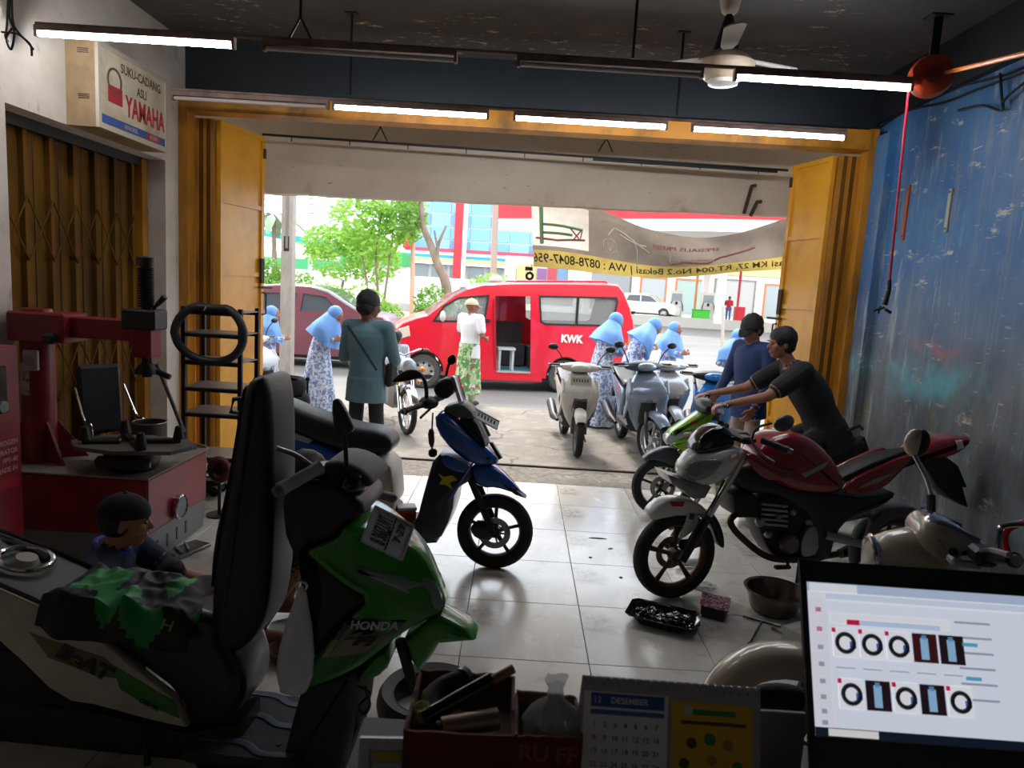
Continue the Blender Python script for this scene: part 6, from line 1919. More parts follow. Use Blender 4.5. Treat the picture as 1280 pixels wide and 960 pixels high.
lever(cs, cp(1226, 690, .2), cp(1240, 688, .3), cp(1262, 694, .4))
for s, stem, hd_ in ((1, [(1164, 640), (1164, 612), (1142, 568)], (1144, 553)),):
    t0 = -.13
    MB().tube([cp(1164, 648, t0), cp(1164, 618, t0)], .014, 8).build('mirror_base', BLACK, cs)
    MB().tube(spline([cp(1164, 618, t0), cp(1157, 596, t0 - .02), cp(1142, 567, t0 - .04)], 4), .007, 8).build('mirror_stem', CHROME, cs)
    c = cp(1144, 553, t0 - .05)
    MB().ell(c, (.036, .03, .048), 18, 12, Euler((0, -.15, .3)).to_matrix()).build('mirror_head', CRM, cs)
    MB().ell(c + Vector((-.014, .0, 0)), (.03, .03, .047), 18, 12, Euler((0, -.15, .3)).to_matrix()).build('mirror_rim', BLACK, cs)
panel(cs, F2, [(1085, 705), (1130, 702), (1170, 702), (1190, 720), (1180, 800), (1160, 900), (1130, 960), (1110, 960), (1085, 860), (1072, 780)], -.17, .17, 'front_apron', CRM, .07, 1, 4)
fcx = cp(1000, 905, 0)
RWc = .24
fx = cp(985, 880, 0).x
zc = RWc
rings = []
for k in range(13):
    a = RAD(5 + 130 * k / 12)
    rr = RWc + .035
    rings.append([(fx + (rr + dz_) * cos(a), y, zc + .1 + (rr + dz_) * sin(a)) for y, dz_ in ((-.075, -.07), (-.07, -.01), (-.04, .012), (0, .018), (.04, .012), (.07, -.01), (.075, -.07))])
MB().loft(rings, cap=False, closed=False).build('front_mudguard', CRM, cs, 60)
moto_wheel(cs, (fx, 0, RWc), RWc, .09, RIMBLK, 5, 1, True, 0)
for s in (-1, 1):
    MB().tube([(fx, s * .07, RWc), (fx - .12, s * .06, .7)], .02, 8).build('fork_leg', STEEL, cs)
MB().slab([(fx - .28, .3), (fx - .24, .36), (fx - .7, .36), (fx - .75, .7), (fx - 1.5, .78), (fx - 1.55, .6), (fx - 1.1, .34), (fx - .8, .28)], -.15, .15, .04, 3).build('rear_body', CRM, cs, 50)
MB().slab(smooth_poly([(fx - .72, .7), (fx - .8, .78), (fx - 1.5, .82), (fx - 1.52, .76), (fx - .9, .7)], 1), -.13, .13, .03, 3).build('seat', SEATV, cs, 50)
moto_wheel(cs, (fx - 1.24, 0, RWc), RWc, .095, RIMBLK, 5, 1, False, 0, drum=True)
MB().tube(spline([cp(1262, 698, -.02), cp(1256, 675, -.04), cp(1262, 660, -.05), cp(1285, 652, -.05)], 5), .011, 8).build('red_cable', mat('neon_red_tube', '#e0152e', .3), cs)
MB().tube(spline([cp(1248, 700, .06), cp(1250, 668, .06), cp(1256, 657, .06), cp(1300, 655, .1)], 5), .009, 8).build('clutch_cable', CHROME, cs)

# ------------------------------------------------------------------ counter with laptop, calendar, boxes
CT = .94
cd = thing('shop_counter', 'dark counter carrying laptop, calendar and cartons', 'counter', (.75, .9, 0))
WOOD = mat('dark_counter_board', '#2a2320', .5, var=('#1f1a18', 5, .4, .7))
MB().rbox((0, -.0, CT - .015), (2.0, .62, .03), .005).build('counter_top', WOOD, cd, 0)
MB().bb(-.97, .97, .24, .27, 0.0, CT - .03).build('front_board', WOOD, cd, 0)
for x in (-.97, .94):
    MB().bb(x, x + .03, -.28, .24, 0, CT - .03).build('side_board', WOOD, cd, 0)
# laptop
T_, B_ = AY(993, 699, 1.12), AY(1013, 975, .98)
yaw = RAD(-1)
xv = Vector((cos(yaw), sin(yaw), 0))
up_ = (T_ - B_); up_ = up_ - xv * up_.dot(xv)
LH = up_.length
up_.normalize()
yv = up_.cross(xv)
LW = .43
HB = B_.z - .018
r = thing('laptop_riser', 'low dark stand under the laptop on the counter', 'stand', (B_.x + .2, .9, CT))
MB().rbox((0, 0, HB - CT - .006), (.36, .26, .012), .003).build('riser_plate', BLACK, r, 0)
for sx_ in (-1, 1):
    MB().bb(sx_ * .15 - .01, sx_ * .15 + .01, -.12, .12, 0, HB - CT - .012).build('riser_leg', BLACK, r, 0)
lp = thing('laptop', 'black laptop showing a web page of tyre pictures on the counter', 'laptop', (B_.x, B_.y, HB + .001))
tiltm = Matrix([[xv.x, yv.x, up_.x, 0], [xv.y, yv.y, up_.y, 0], [xv.z, yv.z, up_.z, .017], [0, 0, 0, 1]])
s_l = 0.0
def lidz(px, py):
    # height along the lid where the ray meets its plane
    v = Vector(ray(px, py)); c = Vector((0, 0, EYE))
    k = (B_ - c).dot(yv) / v.dot(yv)
    p = c + v * k - B_
    return p.dot(xv), p.dot(up_)
# hinge line at the base; lid rises LH, leaning away
def lid(m): return m.xf(tiltm)
sc_w0, sc_w1 = .014, LW - .014
# screen extents read off the photograph
lo = lidz(1020, 919)[1]
hi_ = lidz(1008, 727)[1]
S0_ = lidz(1013, 820)[0]
lidm = mat('laptop_black', '#121214', .35)
lob = lid(MB().rbox((LW / 2, .004, LH / 2), (LW, .008, LH), .003)).build('lid', lidm, lp, 0)
NTs = NT('lcd_page_light', .3)
NTs.b.inputs['Base Color'].default_value = lin('#d7dce6')
NTs.b.inputs['Emission Color'].default_value = lin('#dfe6f4'); NTs.b.inputs['Emission Strength'].default_value = .26
def lcd(name, h_, e=.26):
    return mat('lcd_' + h_, h_, .3, emit=(h_, e))
S0, S1 = max(.009, S0_), LW - .014
lid(MB().bb(S0, S1, -.0025, -.0012, lo, hi_)).build('screen', NTs.m, lob, 0)
SWd, SHt = S1 - S0, hi_ - lo
def scr(u0, u1, v0, v1, name, m, lay=1):
    """u across, v down the screen, as fractions"""
    return lid(MB().bb(S0 + u0 * SWd, S0 + u1 * SWd, -.0025 - .0005 * lay, -.0025, hi_ - v1 * SHt, hi_ - v0 * SHt)).build(name, m, lob, 0)
scr(0, 1, 0, .06, 'tab_bar', lcd('a', '#b3c2dd'))
scr(.01, .2, .005, .06, 'browser_tab', lcd('a', '#e6e9f2'), 2)
scr(0, 1, .06, .12, 'address_bar', lcd('a', '#e3e8f2'))
scr(.07, .9, .07, .11, 'address_field', lcd('a', '#cfdaec'), 2)
scr(0, .075, .12, .94, 'side_menu', lcd('a', '#e2e2ee'))
scr(.085, .56, .2, .27, 'page_header', lcd('a', '#e9ebf3'))
scr(.15, .2, .24, .275, 'red_button', lcd('a', '#c81846'), 2)
scr(.2, .52, .24, .275, 'search_field', lcd('a', '#bccfe8'), 2)
scr(0, 1, .945, 1.0, 'task_bar', lcd('a', '#101a2a'))
scr(.05, .24, .95, .995, 'task_search', lcd('a', '#e4e2e0'), 2)
scr(.83, .95, .885, .925, 'red_button', lcd('a', '#b8205a'), 2)
for v in (.17, .3, .42, .53, .64, .74, .83, .9):
    scr(.028, .05, v, v + .03, 'menu_icon', lcd('a', '#c07a94' if v < .35 else '#9aa3b8'), 2)
for k in range(6):
    scr(.58, .72, .2 + .1 * k, .215 + .1 * k, 'text_line', lcd('a', '#9aa0b0'), 1)
for k in range(2):
    scr(.6, .66, .34 + .22 * k, .365 + .22 * k, 'chip', lcd('a', '#5aa7c9'), 2)
def thumb(u, v, kind):
    w2, h2 = .105, .22
    base = scr(u, u + w2 - .01, v, v + h2 - .03, 'picture_card', lcd('a', '#eceef6') if kind == 't' else lcd('a', '#20141c' if kind != 'r' else '#3a1418'), 2)
    cx = S0 + (u + w2 * .46) * SWd; cz = hi_ - (v + h2 * .44) * SHt
    if kind == 't':
        lid(MB().torus((cx, -.0042, cz), .0135, .0035, (0, 1, 0), 20, 6).xf(Matrix.Identity(4))).build('tyre_picture', lcd('a', '#141820', .15), lob)
        scr(u + .065, u + .09, v + .085, v + .13, 'picture_badge', lcd('a', '#3a68b0'), 3)
        scr(u - .002, u + .012, v, v + .03, 'picture_flag', lcd('a', '#c81846'), 3)
    else:
        scr(u + .03, u + .06, v + .03, v + .17, 'bottle_picture', lcd('a', '#8fb9dc'), 3)
        scr(u + .036, u + .054, v + .01, v + .04, 'bottle_cap_picture', lcd('a', '#5a86b4'), 3)
for i, k in enumerate('tttrb'):
    thumb(.09 + i * .105, .30, k)
    scr(.095 + i * .105, .17 + i * .105, .555, .565, 'text_line', lcd('a', '#a8adbb'), 2)
for i, k in enumerate('tbtbt'):
    thumb(.10 + i * .105, .63, k)
bezel = MB()
lid(MB().bb(0.0, LW, -.0035, 0, 0, lo - .001).bb(0, LW, -.0035, 0, hi_ + .001, LH).bb(0, S0 - .0005, -.0035, 0, 0, LH).bb(S1 + .0005, LW, -.0035, 0, 0, LH)).build('bezel', lidm, lob, 0)
MB().rbox((s_l + LW / 2, -.135, .009), (LW, .26, .018), .004).build('base', lidm, lp, 0)
kb = MB()
for i in range(14):
    for j in range(5):
        kb.rbox((s_l + .03 + i * .0245, -.04 - j * .021, .0195), (.02, .017, .004), .001)
kb.build('keyboard_keys', BLACK, lp, 0)
MB().rbox((s_l + LW / 2, -.2, .0185), (.1, .06, .001), .0004).build('touch_pad', DARKMETAL, lp, 0)

# calendar
cl_, cr_ = AY(728, 847, 1.02), AY(950, 860, 1.02)
czt = (cl_.z + cr_.z) / 2
ck = thing('desk_calendar', 'spiral desk calendar with white and yellow pages beside the cartons', 'calendar', ((cl_.x + cr_.x) / 2, 1.02, CT), RAD(-1))
cw = cr_.x - cl_.x
ch = czt - CT
lean = .07
tiltc = Matrix.Translation((0, -lean, 0)) @ Matrix.Rotation(-math.atan2(lean, ch), 4, 'X')
L_ = math.hypot(lean, ch)
def cal(m): return m.xf(tiltc)
cal(MB().bb(-cw / 2, cw / 2, 0, .003, 0, L_)).build('front_board', mat('calendar_card', '#a3a4ab', .6), ck, 0)
MB().bb(-cw / 2, cw / 2, 0, .003, 0, L_).xf(Matrix.Translation((0, lean, 0)) @ Matrix.Rotation(math.atan2(lean, ch), 4, 'X')).build('back_board', mat('calendar_card', '#a3a4ab', .6), ck, 0)
cal(MB().bb(-cw / 2 + .004, -.004, -.0012, 0, .01, L_ - .02)).build('month_page', mat('page_white', '#e6e8ee', .6), ck, 0)
cal(MB().bb(.002, cw / 2 - .012, -.0012, 0, .01, L_ - .026)).build('advert_page', mat('page_yellow', '#e0b428', .6), ck, 0)
cal(MB().bb(-cw / 2 + .015, -.01, -.0018, -.0012, L_ - .042, L_ - .022)).build('month_band', mat('band_blue', '#2d5ba8', .6), ck, 0)
def ctext(s_, size, u, v, m, **k):
    return text(s_, size, m, ck, tiltc @ Vector((u, -.0022, v)), tiltc.to_3x3() @ Vector((1, 0, 0)), tiltc.to_3x3() @ Vector((0, 0, 1)), ext=.0003, **k)
INKN, INKR = mat('ink_navy', '#1c2c58', .6), mat('ink_red', '#b0283a', .6)
ctext('DESEMBER', .0125, -cw * .23, L_ - .032, mat('page_white', '#c6c8d0'), bold=.0002)
ctext('12', .013, -cw * .41, L_ - .032, mat('page_white', '#c6c8d0'))
cal(MB().bb(-cw / 2 + .015, -.01, -.0018, -.0012, L_ - .053, L_ - .046)).build('weekday_band', mat('band_blue2', '#4a6fb0', .6), ck, 0)
day = 0
for j in range(5):
    for i in range(7):
        day = j * 7 + i + 1
        if day > 31: break
        ctext(str(day), .0105, -cw / 2 + .022 + i * (cw / 2 - .034) / 6.6, L_ - .068 - j * .019, INKR if i == 0 else INKN, name='day_number')
YGR = mat('ink_green', '#2f8a4a', .6)
cal(MB().bb(cw * .12, cw * .36, -.0018, -.0012, L_ - .044, L_ - .036)).build('advert_bar', YGR, ck, 0)
cal(MB().bb(cw * .06, cw * .42, -.0018, -.0012, L_ - .058, L_ - .053)).build('advert_bar', mat('print_brown2', '#5d4a2a', .6), ck, 0)
cal(MB().slab(smooth_poly([(cw * .14, .012), (cw * .34, .012), (cw * .36, L_ - .165), (cw * .3, L_ - .14), (cw * .18, L_ - .14), (cw * .12, L_ - .165)], 2), -.0017, -.0012)).build('advert_shape', YGR, ck, 0)
for k, (u, v, a_, b_) in enumerate(((.03, -.085, .008, 0), (.055, -.078, .009, 0), (.08, -.085, .008, 0), (.02, -.115, .008, 0), (.093, -.115, .008, 0), (.058, -.108, .008, 0))):
    cal(MB().lathe([(0, -.0005), (a_, -.0005), (a_, 0), (0, 0)], (u * cw / .25, -.0013, L_ + v), (0, 1, 0), 16)).build('advert_print', mat(('print_brown2', 'ink_green', 'print_tan')[k % 3], ('#5d4a2a', '#2f8a4a', '#a8823a')[k % 3], .6), ck, 0)
cal(MB().lathe([(0, -.0005), (.008, -.0005), (.008, 0), (0, 0)], (cw * .1, -.0013, L_ - .038), (0, 1, 0), 16)).build('advert_logo', mat('logo_pale', '#cfc9b0', .6), ck, 0)
for k in range(22):
    x = -cw / 2 + .008 + k * (cw - .016) / 21
    MB().torus((x, -.002, ch - .004), .006, .0011, (1, 0, 0), 12, 5).build('spiral_ring', mat('ring_wire', '#a8a8aa', .3, .8), ck)

# cartons on the counter
CARD = mat('maroon_carton', '#6b2226', .75, var=('#551a1e', 8, .4, .7))
CARDI = mat('raw_cardboard', '#5f4a38', .85)
def carton(label, pxs, Yf, d, deep, ang_=0.0, ripple=.0022):
    l_, rr_ = AY(pxs[0], pxs[2], Yf), AY(pxs[1], pxs[2], Yf)
    w = rr_.x - l_.x
    z1 = l_.z
    r_ = thing('open_carton', label, 'carton', ((l_.x + rr_.x) / 2, Yf + d / 2, CT), ang_)
    h_ = z1 - CT
    rn = random.Random(int(pxs[0]))
    def wall(p, q, nrm, hA, hB):
        m = MB()
        n = 10
        prof = [(0, 0), (1, 0)] + [(1 - k / n, 1 + rn.uniform(-ripple, ripple) / h_ + (hA - 1) * (k / n) + (hB - 1) * (1 - k / n)) for k in range(n + 1)]
        dq = Vector(q) - Vector(p); L = dq.length; a = math.atan2(dq.y, dq.x)
        m.slab([(x * L, z * h_) for x, z in prof], -.002, .002)
        m.xf(Matrix.Translation(p) @ Matrix.Rotation(a, 4, 'Z'))
        m.build('carton_wall', CARD, r_, 0)
        mi = MB().slab([(.002 + x * (L - .004), z * h_ * .995) for x, z in prof], -.0005, .0005)
        mi.xf(Matrix.Translation(Vector(p) + Vector(nrm) * .003) @ Matrix.Rotation(a, 4, 'Z'))
        mi.build('carton_lining', CARDI, r_, 0)
    x, y = w / 2, d / 2
    wall((-x, -y, 0), (x, -y, 0), (0, 1, 0), .97, .99)
    wall((-x, y, 0), (x, y, 0), (0, -1, 0), .99, .97)
    wall((-x, -y, 0), (-x, y, 0), (1, 0, 0), .99, .97)
    wall((x, -y, 0), (x, y, 0), (-1, 0, 0), .98, .96)
    MB().bb(-x, x, -y, y, 0, .004).build('carton_bottom', CARDI, r_, 0)
    MB().bb(-x + .004, x - .004, -y + .004, y - .004, h_ * deep - .01, h_ * deep).build('packing_layer', CARDI, r_, 0)
    return r_, w, h_, (l_.x + rr_.x) / 2
r1_, w1_, h1_, x1_ = carton('large open maroon carton full of used parts on the counter', (506, 642, 910), .98, .17, .72)
r2_, w2_, h2_, x2_ = carton('small open maroon carton holding a clear bag on the counter', (645, 728, 916), .98, .115, .7)
text('RU FF', .036, mat('carton_print', '#8d5a52', .7), r2_, (0, -.060, AY(683, 942, .98).z - CT), (1, 0, 0), (0, 0, 1), bold=.001)
y1_ = .98 + .085
zb1 = CT + h1_ * .72
def part_tag(o, lab, cat): return tag(o, lab, cat)
r = thing('used_shock', 'slim black shock absorber lying in the large maroon carton', 'shock absorber', (x1_, y1_, zb1 + .03), RAD(28))
MB().tube([(-.07, 0, -.01), (.05, 0, .03)], .014, 12).build('body', GLOSSBLACK, r)
MB().tube([(.05, 0, .03), (.09, 0, .043)], .008, 10).build('rod', mat('rod_brown', '#8d6a48', .5), r)
r = thing('piston_pin', 'dull metal sleeve lying at the front of the large maroon carton', 'sleeve', (x1_ + .015, y1_ - .045, zb1 + .022), RAD(14))
MB().tube([(-.045, 0, 0), (.045, 0, .008)], .017, 14).build('sleeve', mat('dull_bronze', '#9a8576', .4, .6), r)
MB().tube([(-.046, 0, 0), (-.052, 0, -.001)], .012, 12).build('bore', BLACK, r)
r = thing('rubber_part', 'black rubber hose piece lying in the large maroon carton', 'hose', (x1_ - .03, y1_ + .02, zb1 + .02), RAD(60))
MB().tube(spline([(-.05, 0, 0), (0, .02, .015), (.05, 0, .02)], 4), .014, 10).build('hose_body', RUBBER, r)
MB().tube([(.046, 0, .02), (.056, 0, .021)], .017, 10).build('hose_clamp', STEEL, r)
for k, (dx, dy) in enumerate(((-.062, -.02), (-.055, .03))):
    r = thing('paper_scrap', ['crumpled pale paper scrap at the carton edge', 'curled yellow paper scrap inside the large carton'][k], 'paper', (x1_ + dx, y1_ + dy, zb1 + .012), k)
    crumple((0, 0, .01), (.014, .009, .014), 'scrap', mat('scrap_%d' % k, ('#c9bd8a', '#d2c27a')[k], .7), 40 + k, nz=1.6)
r = thing('clear_plastic_bag', 'clear plastic bag of small parts standing in the small maroon carton', 'bag', (x2_ + .01, 1.03, CT + h2_ * .7 + .002))
CLEAR = mat('clear_film', '#d5d8da', .12, alpha=.42)
rings = []
for k, (zz_, rr) in enumerate(((0, .03), (.015, .042), (.035, .045), (.055, .034), (.072, .014), (.09, .012), (.105, .018))):
    rings.append([((rr * cos(a)) * (1 + .18 * sin(4 * a + k)), rr * .8 * sin(a) * (1 + .2 * cos(5 * a + 2 * k)), zz_ + .004 * sin(3 * a + k)) for a in [2 * pi * j / 24 for j in range(24)]])
MB().loft(rings).build('film', CLEAR, r, 25)
for k in range(5):
    a = 2 * pi * k / 5
    MB().lathe([(.004, -.004), (.009, -.004), (.009, .004), (.004, .004)], (.018 * cos(a), .016 * sin(a), .02 + .004 * k), (cos(a * 2), .3, sin(a)), 10, closed=True).build('washer', STEEL, r)
# framed card at the counter edge
fp = AY(484, 945, 1.0)
r = thing('card_frame', 'small silver framed card standing beside the large carton', 'frame', (fp.x - .012, .98, CT), RAD(4))
hf = AY(484, 922, 1.0).z - CT
tf = Matrix.Rotation(RAD(-14), 4, 'X')
wf = .055
MB().bb(-.03, wf, 0, .004, 0, hf).xf(tf).build('backing', mat('frame_pale', '#a3a5a6', .5), r, 0)
MB().bb(-.03, wf, -.006, 0, hf - .016, hf).bb(-.03, -.014, -.006, 0, 0, hf - .016).bb(wf - .014, wf, -.006, 0, 0, hf - .016).xf(tf).build('silver_frame', mat('frame_silver', '#a8aaac', .35, .4), r, 0)
MB().bb(-.006, .034, -.002, 0, hf - .035, hf - .022).xf(tf).build('yellow_label', mat('label_yellow', '#b5a22c', .6), r, 0)
MB().bb(-.008, .036, -.0015, 0, 0.0, hf - .038).xf(tf).build('card', mat('card_pale', '#b9c4bb', .6), r, 0)
# grey box between calendar and laptop
bx = AY(978, 889, 1.13)
r = thing('grey_stand_card', 'plain grey stand-up card between the calendar and the laptop', 'card', (bx.x, 1.13, CT))
MB().rbox((0, 0, (bx.z - CT) / 2), (.085, .012, bx.z - CT), .003).build('board_face', mat('box_grey', '#8a8783', .6), r, 0)
MB().slab([(.006, 0), (.07, 0), (.006, (bx.z - CT) * .6)], -.004, .004).xf(Matrix.Rotation(RAD(90), 4, 'Z')).build('board_strut', mat('box_grey_lid', '#75726e', .6), r, 0)

# ------------------------------------------------------------------ floor things
p = G(540, 872, .07)
r = thing('bare_scooter_tyre', 'loose scooter tyre lying flat on the floor under the green mudguard', 'tyre', (p.x, p.y, 0), .4)
def lying_tyre(r_, R, w, m=RUBBER):
    k = w / 2
    MB().lathe([(R - .05, -k * .85), (R - .02, -k), (R - .006, -k * .6), (R, 0), (R - .006, k * .6), (R - .02, k), (R - .05, k * .85), (R - .07, k * .7), (R - .062, k * .55), (R - .045, k * .3), (R - .03, 0), (R - .045, -k * .3), (R - .062, -k * .55), (R - .07, -k * .7)], (0, 0, k), (0, 0, 1), 44, closed=True).build('tyre_body', m, r_)
    for s_ in (0, 1):
        MB().torus((0, 0, k + (k * .72 if s_ else -k * .72)), R - .066, .004, (0, 0, 1), 40, 6).build('tyre_bead', m, r_)
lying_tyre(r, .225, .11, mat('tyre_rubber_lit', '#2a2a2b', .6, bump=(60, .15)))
c = G(968, 745, .09)
r = thing('steel_basin', 'round stainless steel basin on the floor under the red motorcycle', 'basin', (c.x, c.y, 0))
MB().lathe([(0, .004), (.115, .004), (.13, .02), (.158, .125), (.172, .132), (.172, .136), (.155, .134), (.126, .022), (.112, .008), (0, .008)], n=40).build('bowl', mat('stained_steel', '#7e746a', .3, .85, var=('#544a42', 6, .4, .7)), r)
MB().torus((0, 0, .134), .172, .004, (0, 0, 1), 40, 6).build('rolled_rim', mat('stained_steel', '#7e746a'), r)
c = G(828, 775, .02)
r = thing('oil_tray', 'black plastic tray with shiny oily rags on the floor before the front wheel', 'tray', (c.x, c.y, 0), RAD(-22))
TRAY = mat('oily_black_plastic', '#101113', .1, coat=.8)
def rrect(w, d, z, ch=.03): return [(-w + ch, -d, z), (w - ch, -d, z), (w, -d + ch, z), (w, d - ch, z), (w - ch, d, z), (-w + ch, d, z), (-w, d - ch, z), (-w, -d + ch, z)]
MB().loft([rrect(.13, .07, .0), rrect(.175, .105, .055), rrect(.19, .12, .06), rrect(.19, .12, .056), rrect(.172, .102, .05), rrect(.125, .065, .006)]).build('tray_body', TRAY, r, 20)
for k, (x, y) in enumerate(((-.07, .02), (.03, -.01), (.1, .03))):
    crumple((x, y, .02), (.06, .05, .03), 'oily_rag', TRAY, 60 + k, nz=1.6)
c = G(893, 762, .03)
r = thing('parts_box', 'small black box with red patterned top on the floor beside the tray', 'box', (c.x, c.y, 0), RAD(-25))
MB().rbox((0, 0, .035), (.13, .14, .07), .004).build('box_body', BLACK, r, 0)
PT = NT('red_print', .4); PT.color(PT.mix(PT.noise(60, .48, .56), '#8f2348', '#d8b9c4'))
MB().rbox((0, .01, .073), (.16, .17, .004), .001, (0.05, .05, .1)).build('patterned_card', PT.m, r, 0)
c = G(948, 786, .0)
r = thing('t_wrench', 'steel T-handle wrench lying on the floor near the basin', 'wrench', (c.x, c.y, .009), 0)
a1_, a2_, a3_, a4_ = [G(x, y, .009) - Vector((c.x, c.y, .009)) for x, y in ((929, 770), (976, 783), (952, 777), (937, 803))]
MB().tube([a1_, a2_], .0075, 8).build('handle_bar', STEEL, r)
MB().tube([a3_, a4_], [.0065, .0065], 8).tube([a4_, a4_ + (a4_ - a3_).normalized() * .02], .009, 8).build('shank', STEEL, r)
c = G(974, 791, .0)
r = thing('ring_spanner', 'small open spanner beside the T-handle wrench on the floor', 'spanner', (c.x, c.y, .006), RAD(-55))
MB().torus((-.035, 0, 0), .013, .0045, (0, 0, 1), 16, 6).build('ring_end', STEEL, r)
MB().rbox((.005, 0, 0), (.06, .01, .006), .002).build('shank', STEEL, r)
c = G(760, 686, 0)
for k, (x, y, sx_, sy_) in enumerate(((747, 673, .07, .012), (763, 686, .02, .01), (738, 697, .012, .012), (776, 722, .014, .012))):
    c = G(x, y, 0)
    tag(MB().ell((0, 0, 0), (sx_, sy_, .006), 12, 4, z0=0.0).build('dark_chip', BLACK, loc=(c.x, c.y, .0), rz=k * .4), ['long black scrap lying on the open tiled floor', 'flat black crumb on the tiles near the long scrap', 'round black crumb on the tiles by the blue scooter wheel side', 'small black crumb on the tiles before the motorcycle wheel'][k], 'scrap')
c = G(880, 736, 0)
r = thing('crumpled_rag', 'small crumpled clear wrapper behind the red motorcycle front wheel', 'wrapper', (c.x, c.y, 0))
crumple((0, 0, .015), (.05, .03, .02), 'wrapper', CLEAR, 77, nz=1.6)
c = G(862, 716, 0)
r = thing('red_bottle', 'small bottle with red cap lying behind the front wheel spokes', 'bottle', (c.x + .02, c.y + .1, .03), .2)
MB().tube([(-.06, 0, 0), (.05, 0, 0), (.07, 0, 0)], [.026, .026, .012], 14).build('bottle_body', mat('bottle_pale', '#c9cfc6', .3), r)
MB().tube([(-.085, 0, 0), (-.06, 0, 0)], .02, 12).build('cap', mat('cap_red', '#c21e2a', .4), r)
# white triangle corner of a carton by the laptop
c = G(992, 800, .1)
r = thing('white_carton', 'white carton on the floor half hidden behind the laptop', 'carton', (c.x + .12, c.y + .1, 0), RAD(30))
MB().rbox((0, 0, .06), (.22, .16, .12), .004).build('carton_body', mat('carton_white2', '#d5d2cc', .6), r, 0)
MB().rbox((0, 0, .122), (.224, .05, .003), .001).build('carton_tape', mat('carton_tape', '#b9a988', .5), r, 0)
# red cord on the floor under the desk edge
P_ = [G(444, 905, .006), G(470, 913, .006), G(500, 920, .006), G(540, 935, .006)]
tag(MB().tube(spline([q_ - P_[0] for q_ in P_], 4), .006, 6).build('floor_string', mat('cord_red', '#c01830', .4), loc=P_[0]), 'thin red string lying on the floor by the loose tyre', 'string')
c = G(340, 828, .0)
r = thing('brown_bowl', 'small brown bowl on the floor behind the white plastic bag', 'bowl', (c.x + .05, c.y + .02, 0))
MB().lathe([(0, .0), (.05, .0), (.08, .06), (.075, .06), (.046, .006), (0, .006)], n=24).build('bowl_body', mat('bowl_brown', '#5d2f24', .4), r)
MB().torus((0, 0, .06), .078, .004, (0, 0, 1), 24, 6).build('bowl_rim', mat('bowl_brown', '#5d2f24'), r)
# ================================================================== LEFT SIDE WORKSHOP EQUIPMENT
MRED = mat('machine_red', '#8c1822', .4, var=('#6a1019', 3, .4, .7))
DUST = mat('dusty_plate', '#8a8074', .7, var=('#6f665c', 6, .4, .7))
bx0, bx1, by0, by1 = -2.93, -2.08, 3.86, 4.62
bz = AY(183, 600, 3.86).z
o_ = Vector(((bx0 + bx1) / 2, (by0 + by1) / 2, 0))
tcg = thing('tyre_changer', 'red tyre changing machine with turntable and swing arm by the side gate', 'machine', o_)
hx, hy = (bx1 - bx0) / 2, (by1 - by0) / 2
MB().rbox((0, 0, (bz + .2) / 2), (2 * hx, 2 * hy, bz - .2), .012).build('cabinet', MRED, tcg, 0)
MB().rbox((0, 0, .1), (2 * hx - .03, 2 * hy - .03, .2), .006).build('plinth', mat('plinth_grey', '#787b78', .5, .3), tcg, 0)
for k in range(4):
    MB().bb(hx - .016, hx - .012, -hy + .12 + k * .12, -hy + .14 + k * .12, .05, .13).build('plinth_slot', BLACK, tcg, 0)
MB().rbox((0, 0, bz + .004), (2 * hx + .02, 2 * hy + .02, .012), .003).build('top_plate', DUST, tcg, 0)
dl = Vector((bx1, G(221, 632, bz * .6).y, 0)); 
gp_ = AX(221, 633, bx1)
dc = Vector((hx + .02, gp_.y - o_.y, gp_.z))
MB().lathe([(0, -.02), (.075, -.02), (.078, .012), (.07, .018), (.066, .008), (0, .006)], dc, (1, 0, 0), 28).build('pressure_gauge', CHROME, tcg)
MB().lathe([(0, 0), (.064, 0), (.064, .003), (0, .003)], dc + Vector((.009, 0, 0)), (1, 0, 0), 24).build('gauge_face', mat('gauge_dark', '#3a3c3c', .3), tcg)
# column
cy = 4.12
cl = AY(49, 500, cy); cxl = cl.x - o_.x; cyl = cy - o_.y
zt = AY(49, 392, cy).z
rc_ = 19 / 870 * cy
MB().lathe([(0, bz + .01), (rc_ + .02, bz + .01), (rc_ + .02, bz + .025), (rc_, bz + .03), (rc_, zt), (rc_ * .9, zt + .03), (0, zt + .03)], (cxl, cyl, 0), (0, 0, 1), 28).build('column', MRED, tcg)
for a in (-.5, .6, 2.2, 3.6):
    m = MB().slab([(rc_ * .9, bz + .012), (rc_ + .16, bz + .012), (rc_ + .15, bz + .03), (rc_ * .95, bz + .26)], -.008, .008)
    m.xf(Matrix.Translation((cxl, cyl, 0)) @ Matrix.Rotation(a, 4, 'Z')); m.build('gusset', MRED, tcg, 0)
za, zb_ = AY(49, 425, cy).z, AY(49, 389, cy).z
q = AY(95, 410, cy)
MB().rbox(((cxl - .1 + q.x - o_.x) / 2, cyl, (za + zb_) / 2), (q.x - o_.x - cxl + .1, .24, zb_ - za), .01).build('arm_pivot', MRED, tcg)
MB().rbox((q.x - o_.x - .07, cyl - .13, (za + zb_) / 2 - .06), (.07, .05, .06), .012).build('lock_knob', BLACK, tcg)
e = AY(183, 415, cy)
a0, a1 = AY(140, 424, cy).z, AY(140, 398, cy).z
MB().rbox(((q.x + e.x) / 2 - o_.x + .02, cyl, (a0 + a1) / 2), (e.x - q.x + .06, .11, a1 - a0), .008).build('swing_arm', MRED, tcg)
hz0, hz1 = AY(183, 446, cy).z, AY(183, 395, cy).z
ex = e.x - o_.x
MB().rbox((ex, cyl, (hz0 + hz1) / 2), (.115, .13, hz1 - hz0), .008).build('arm_head', MRED, tcg)
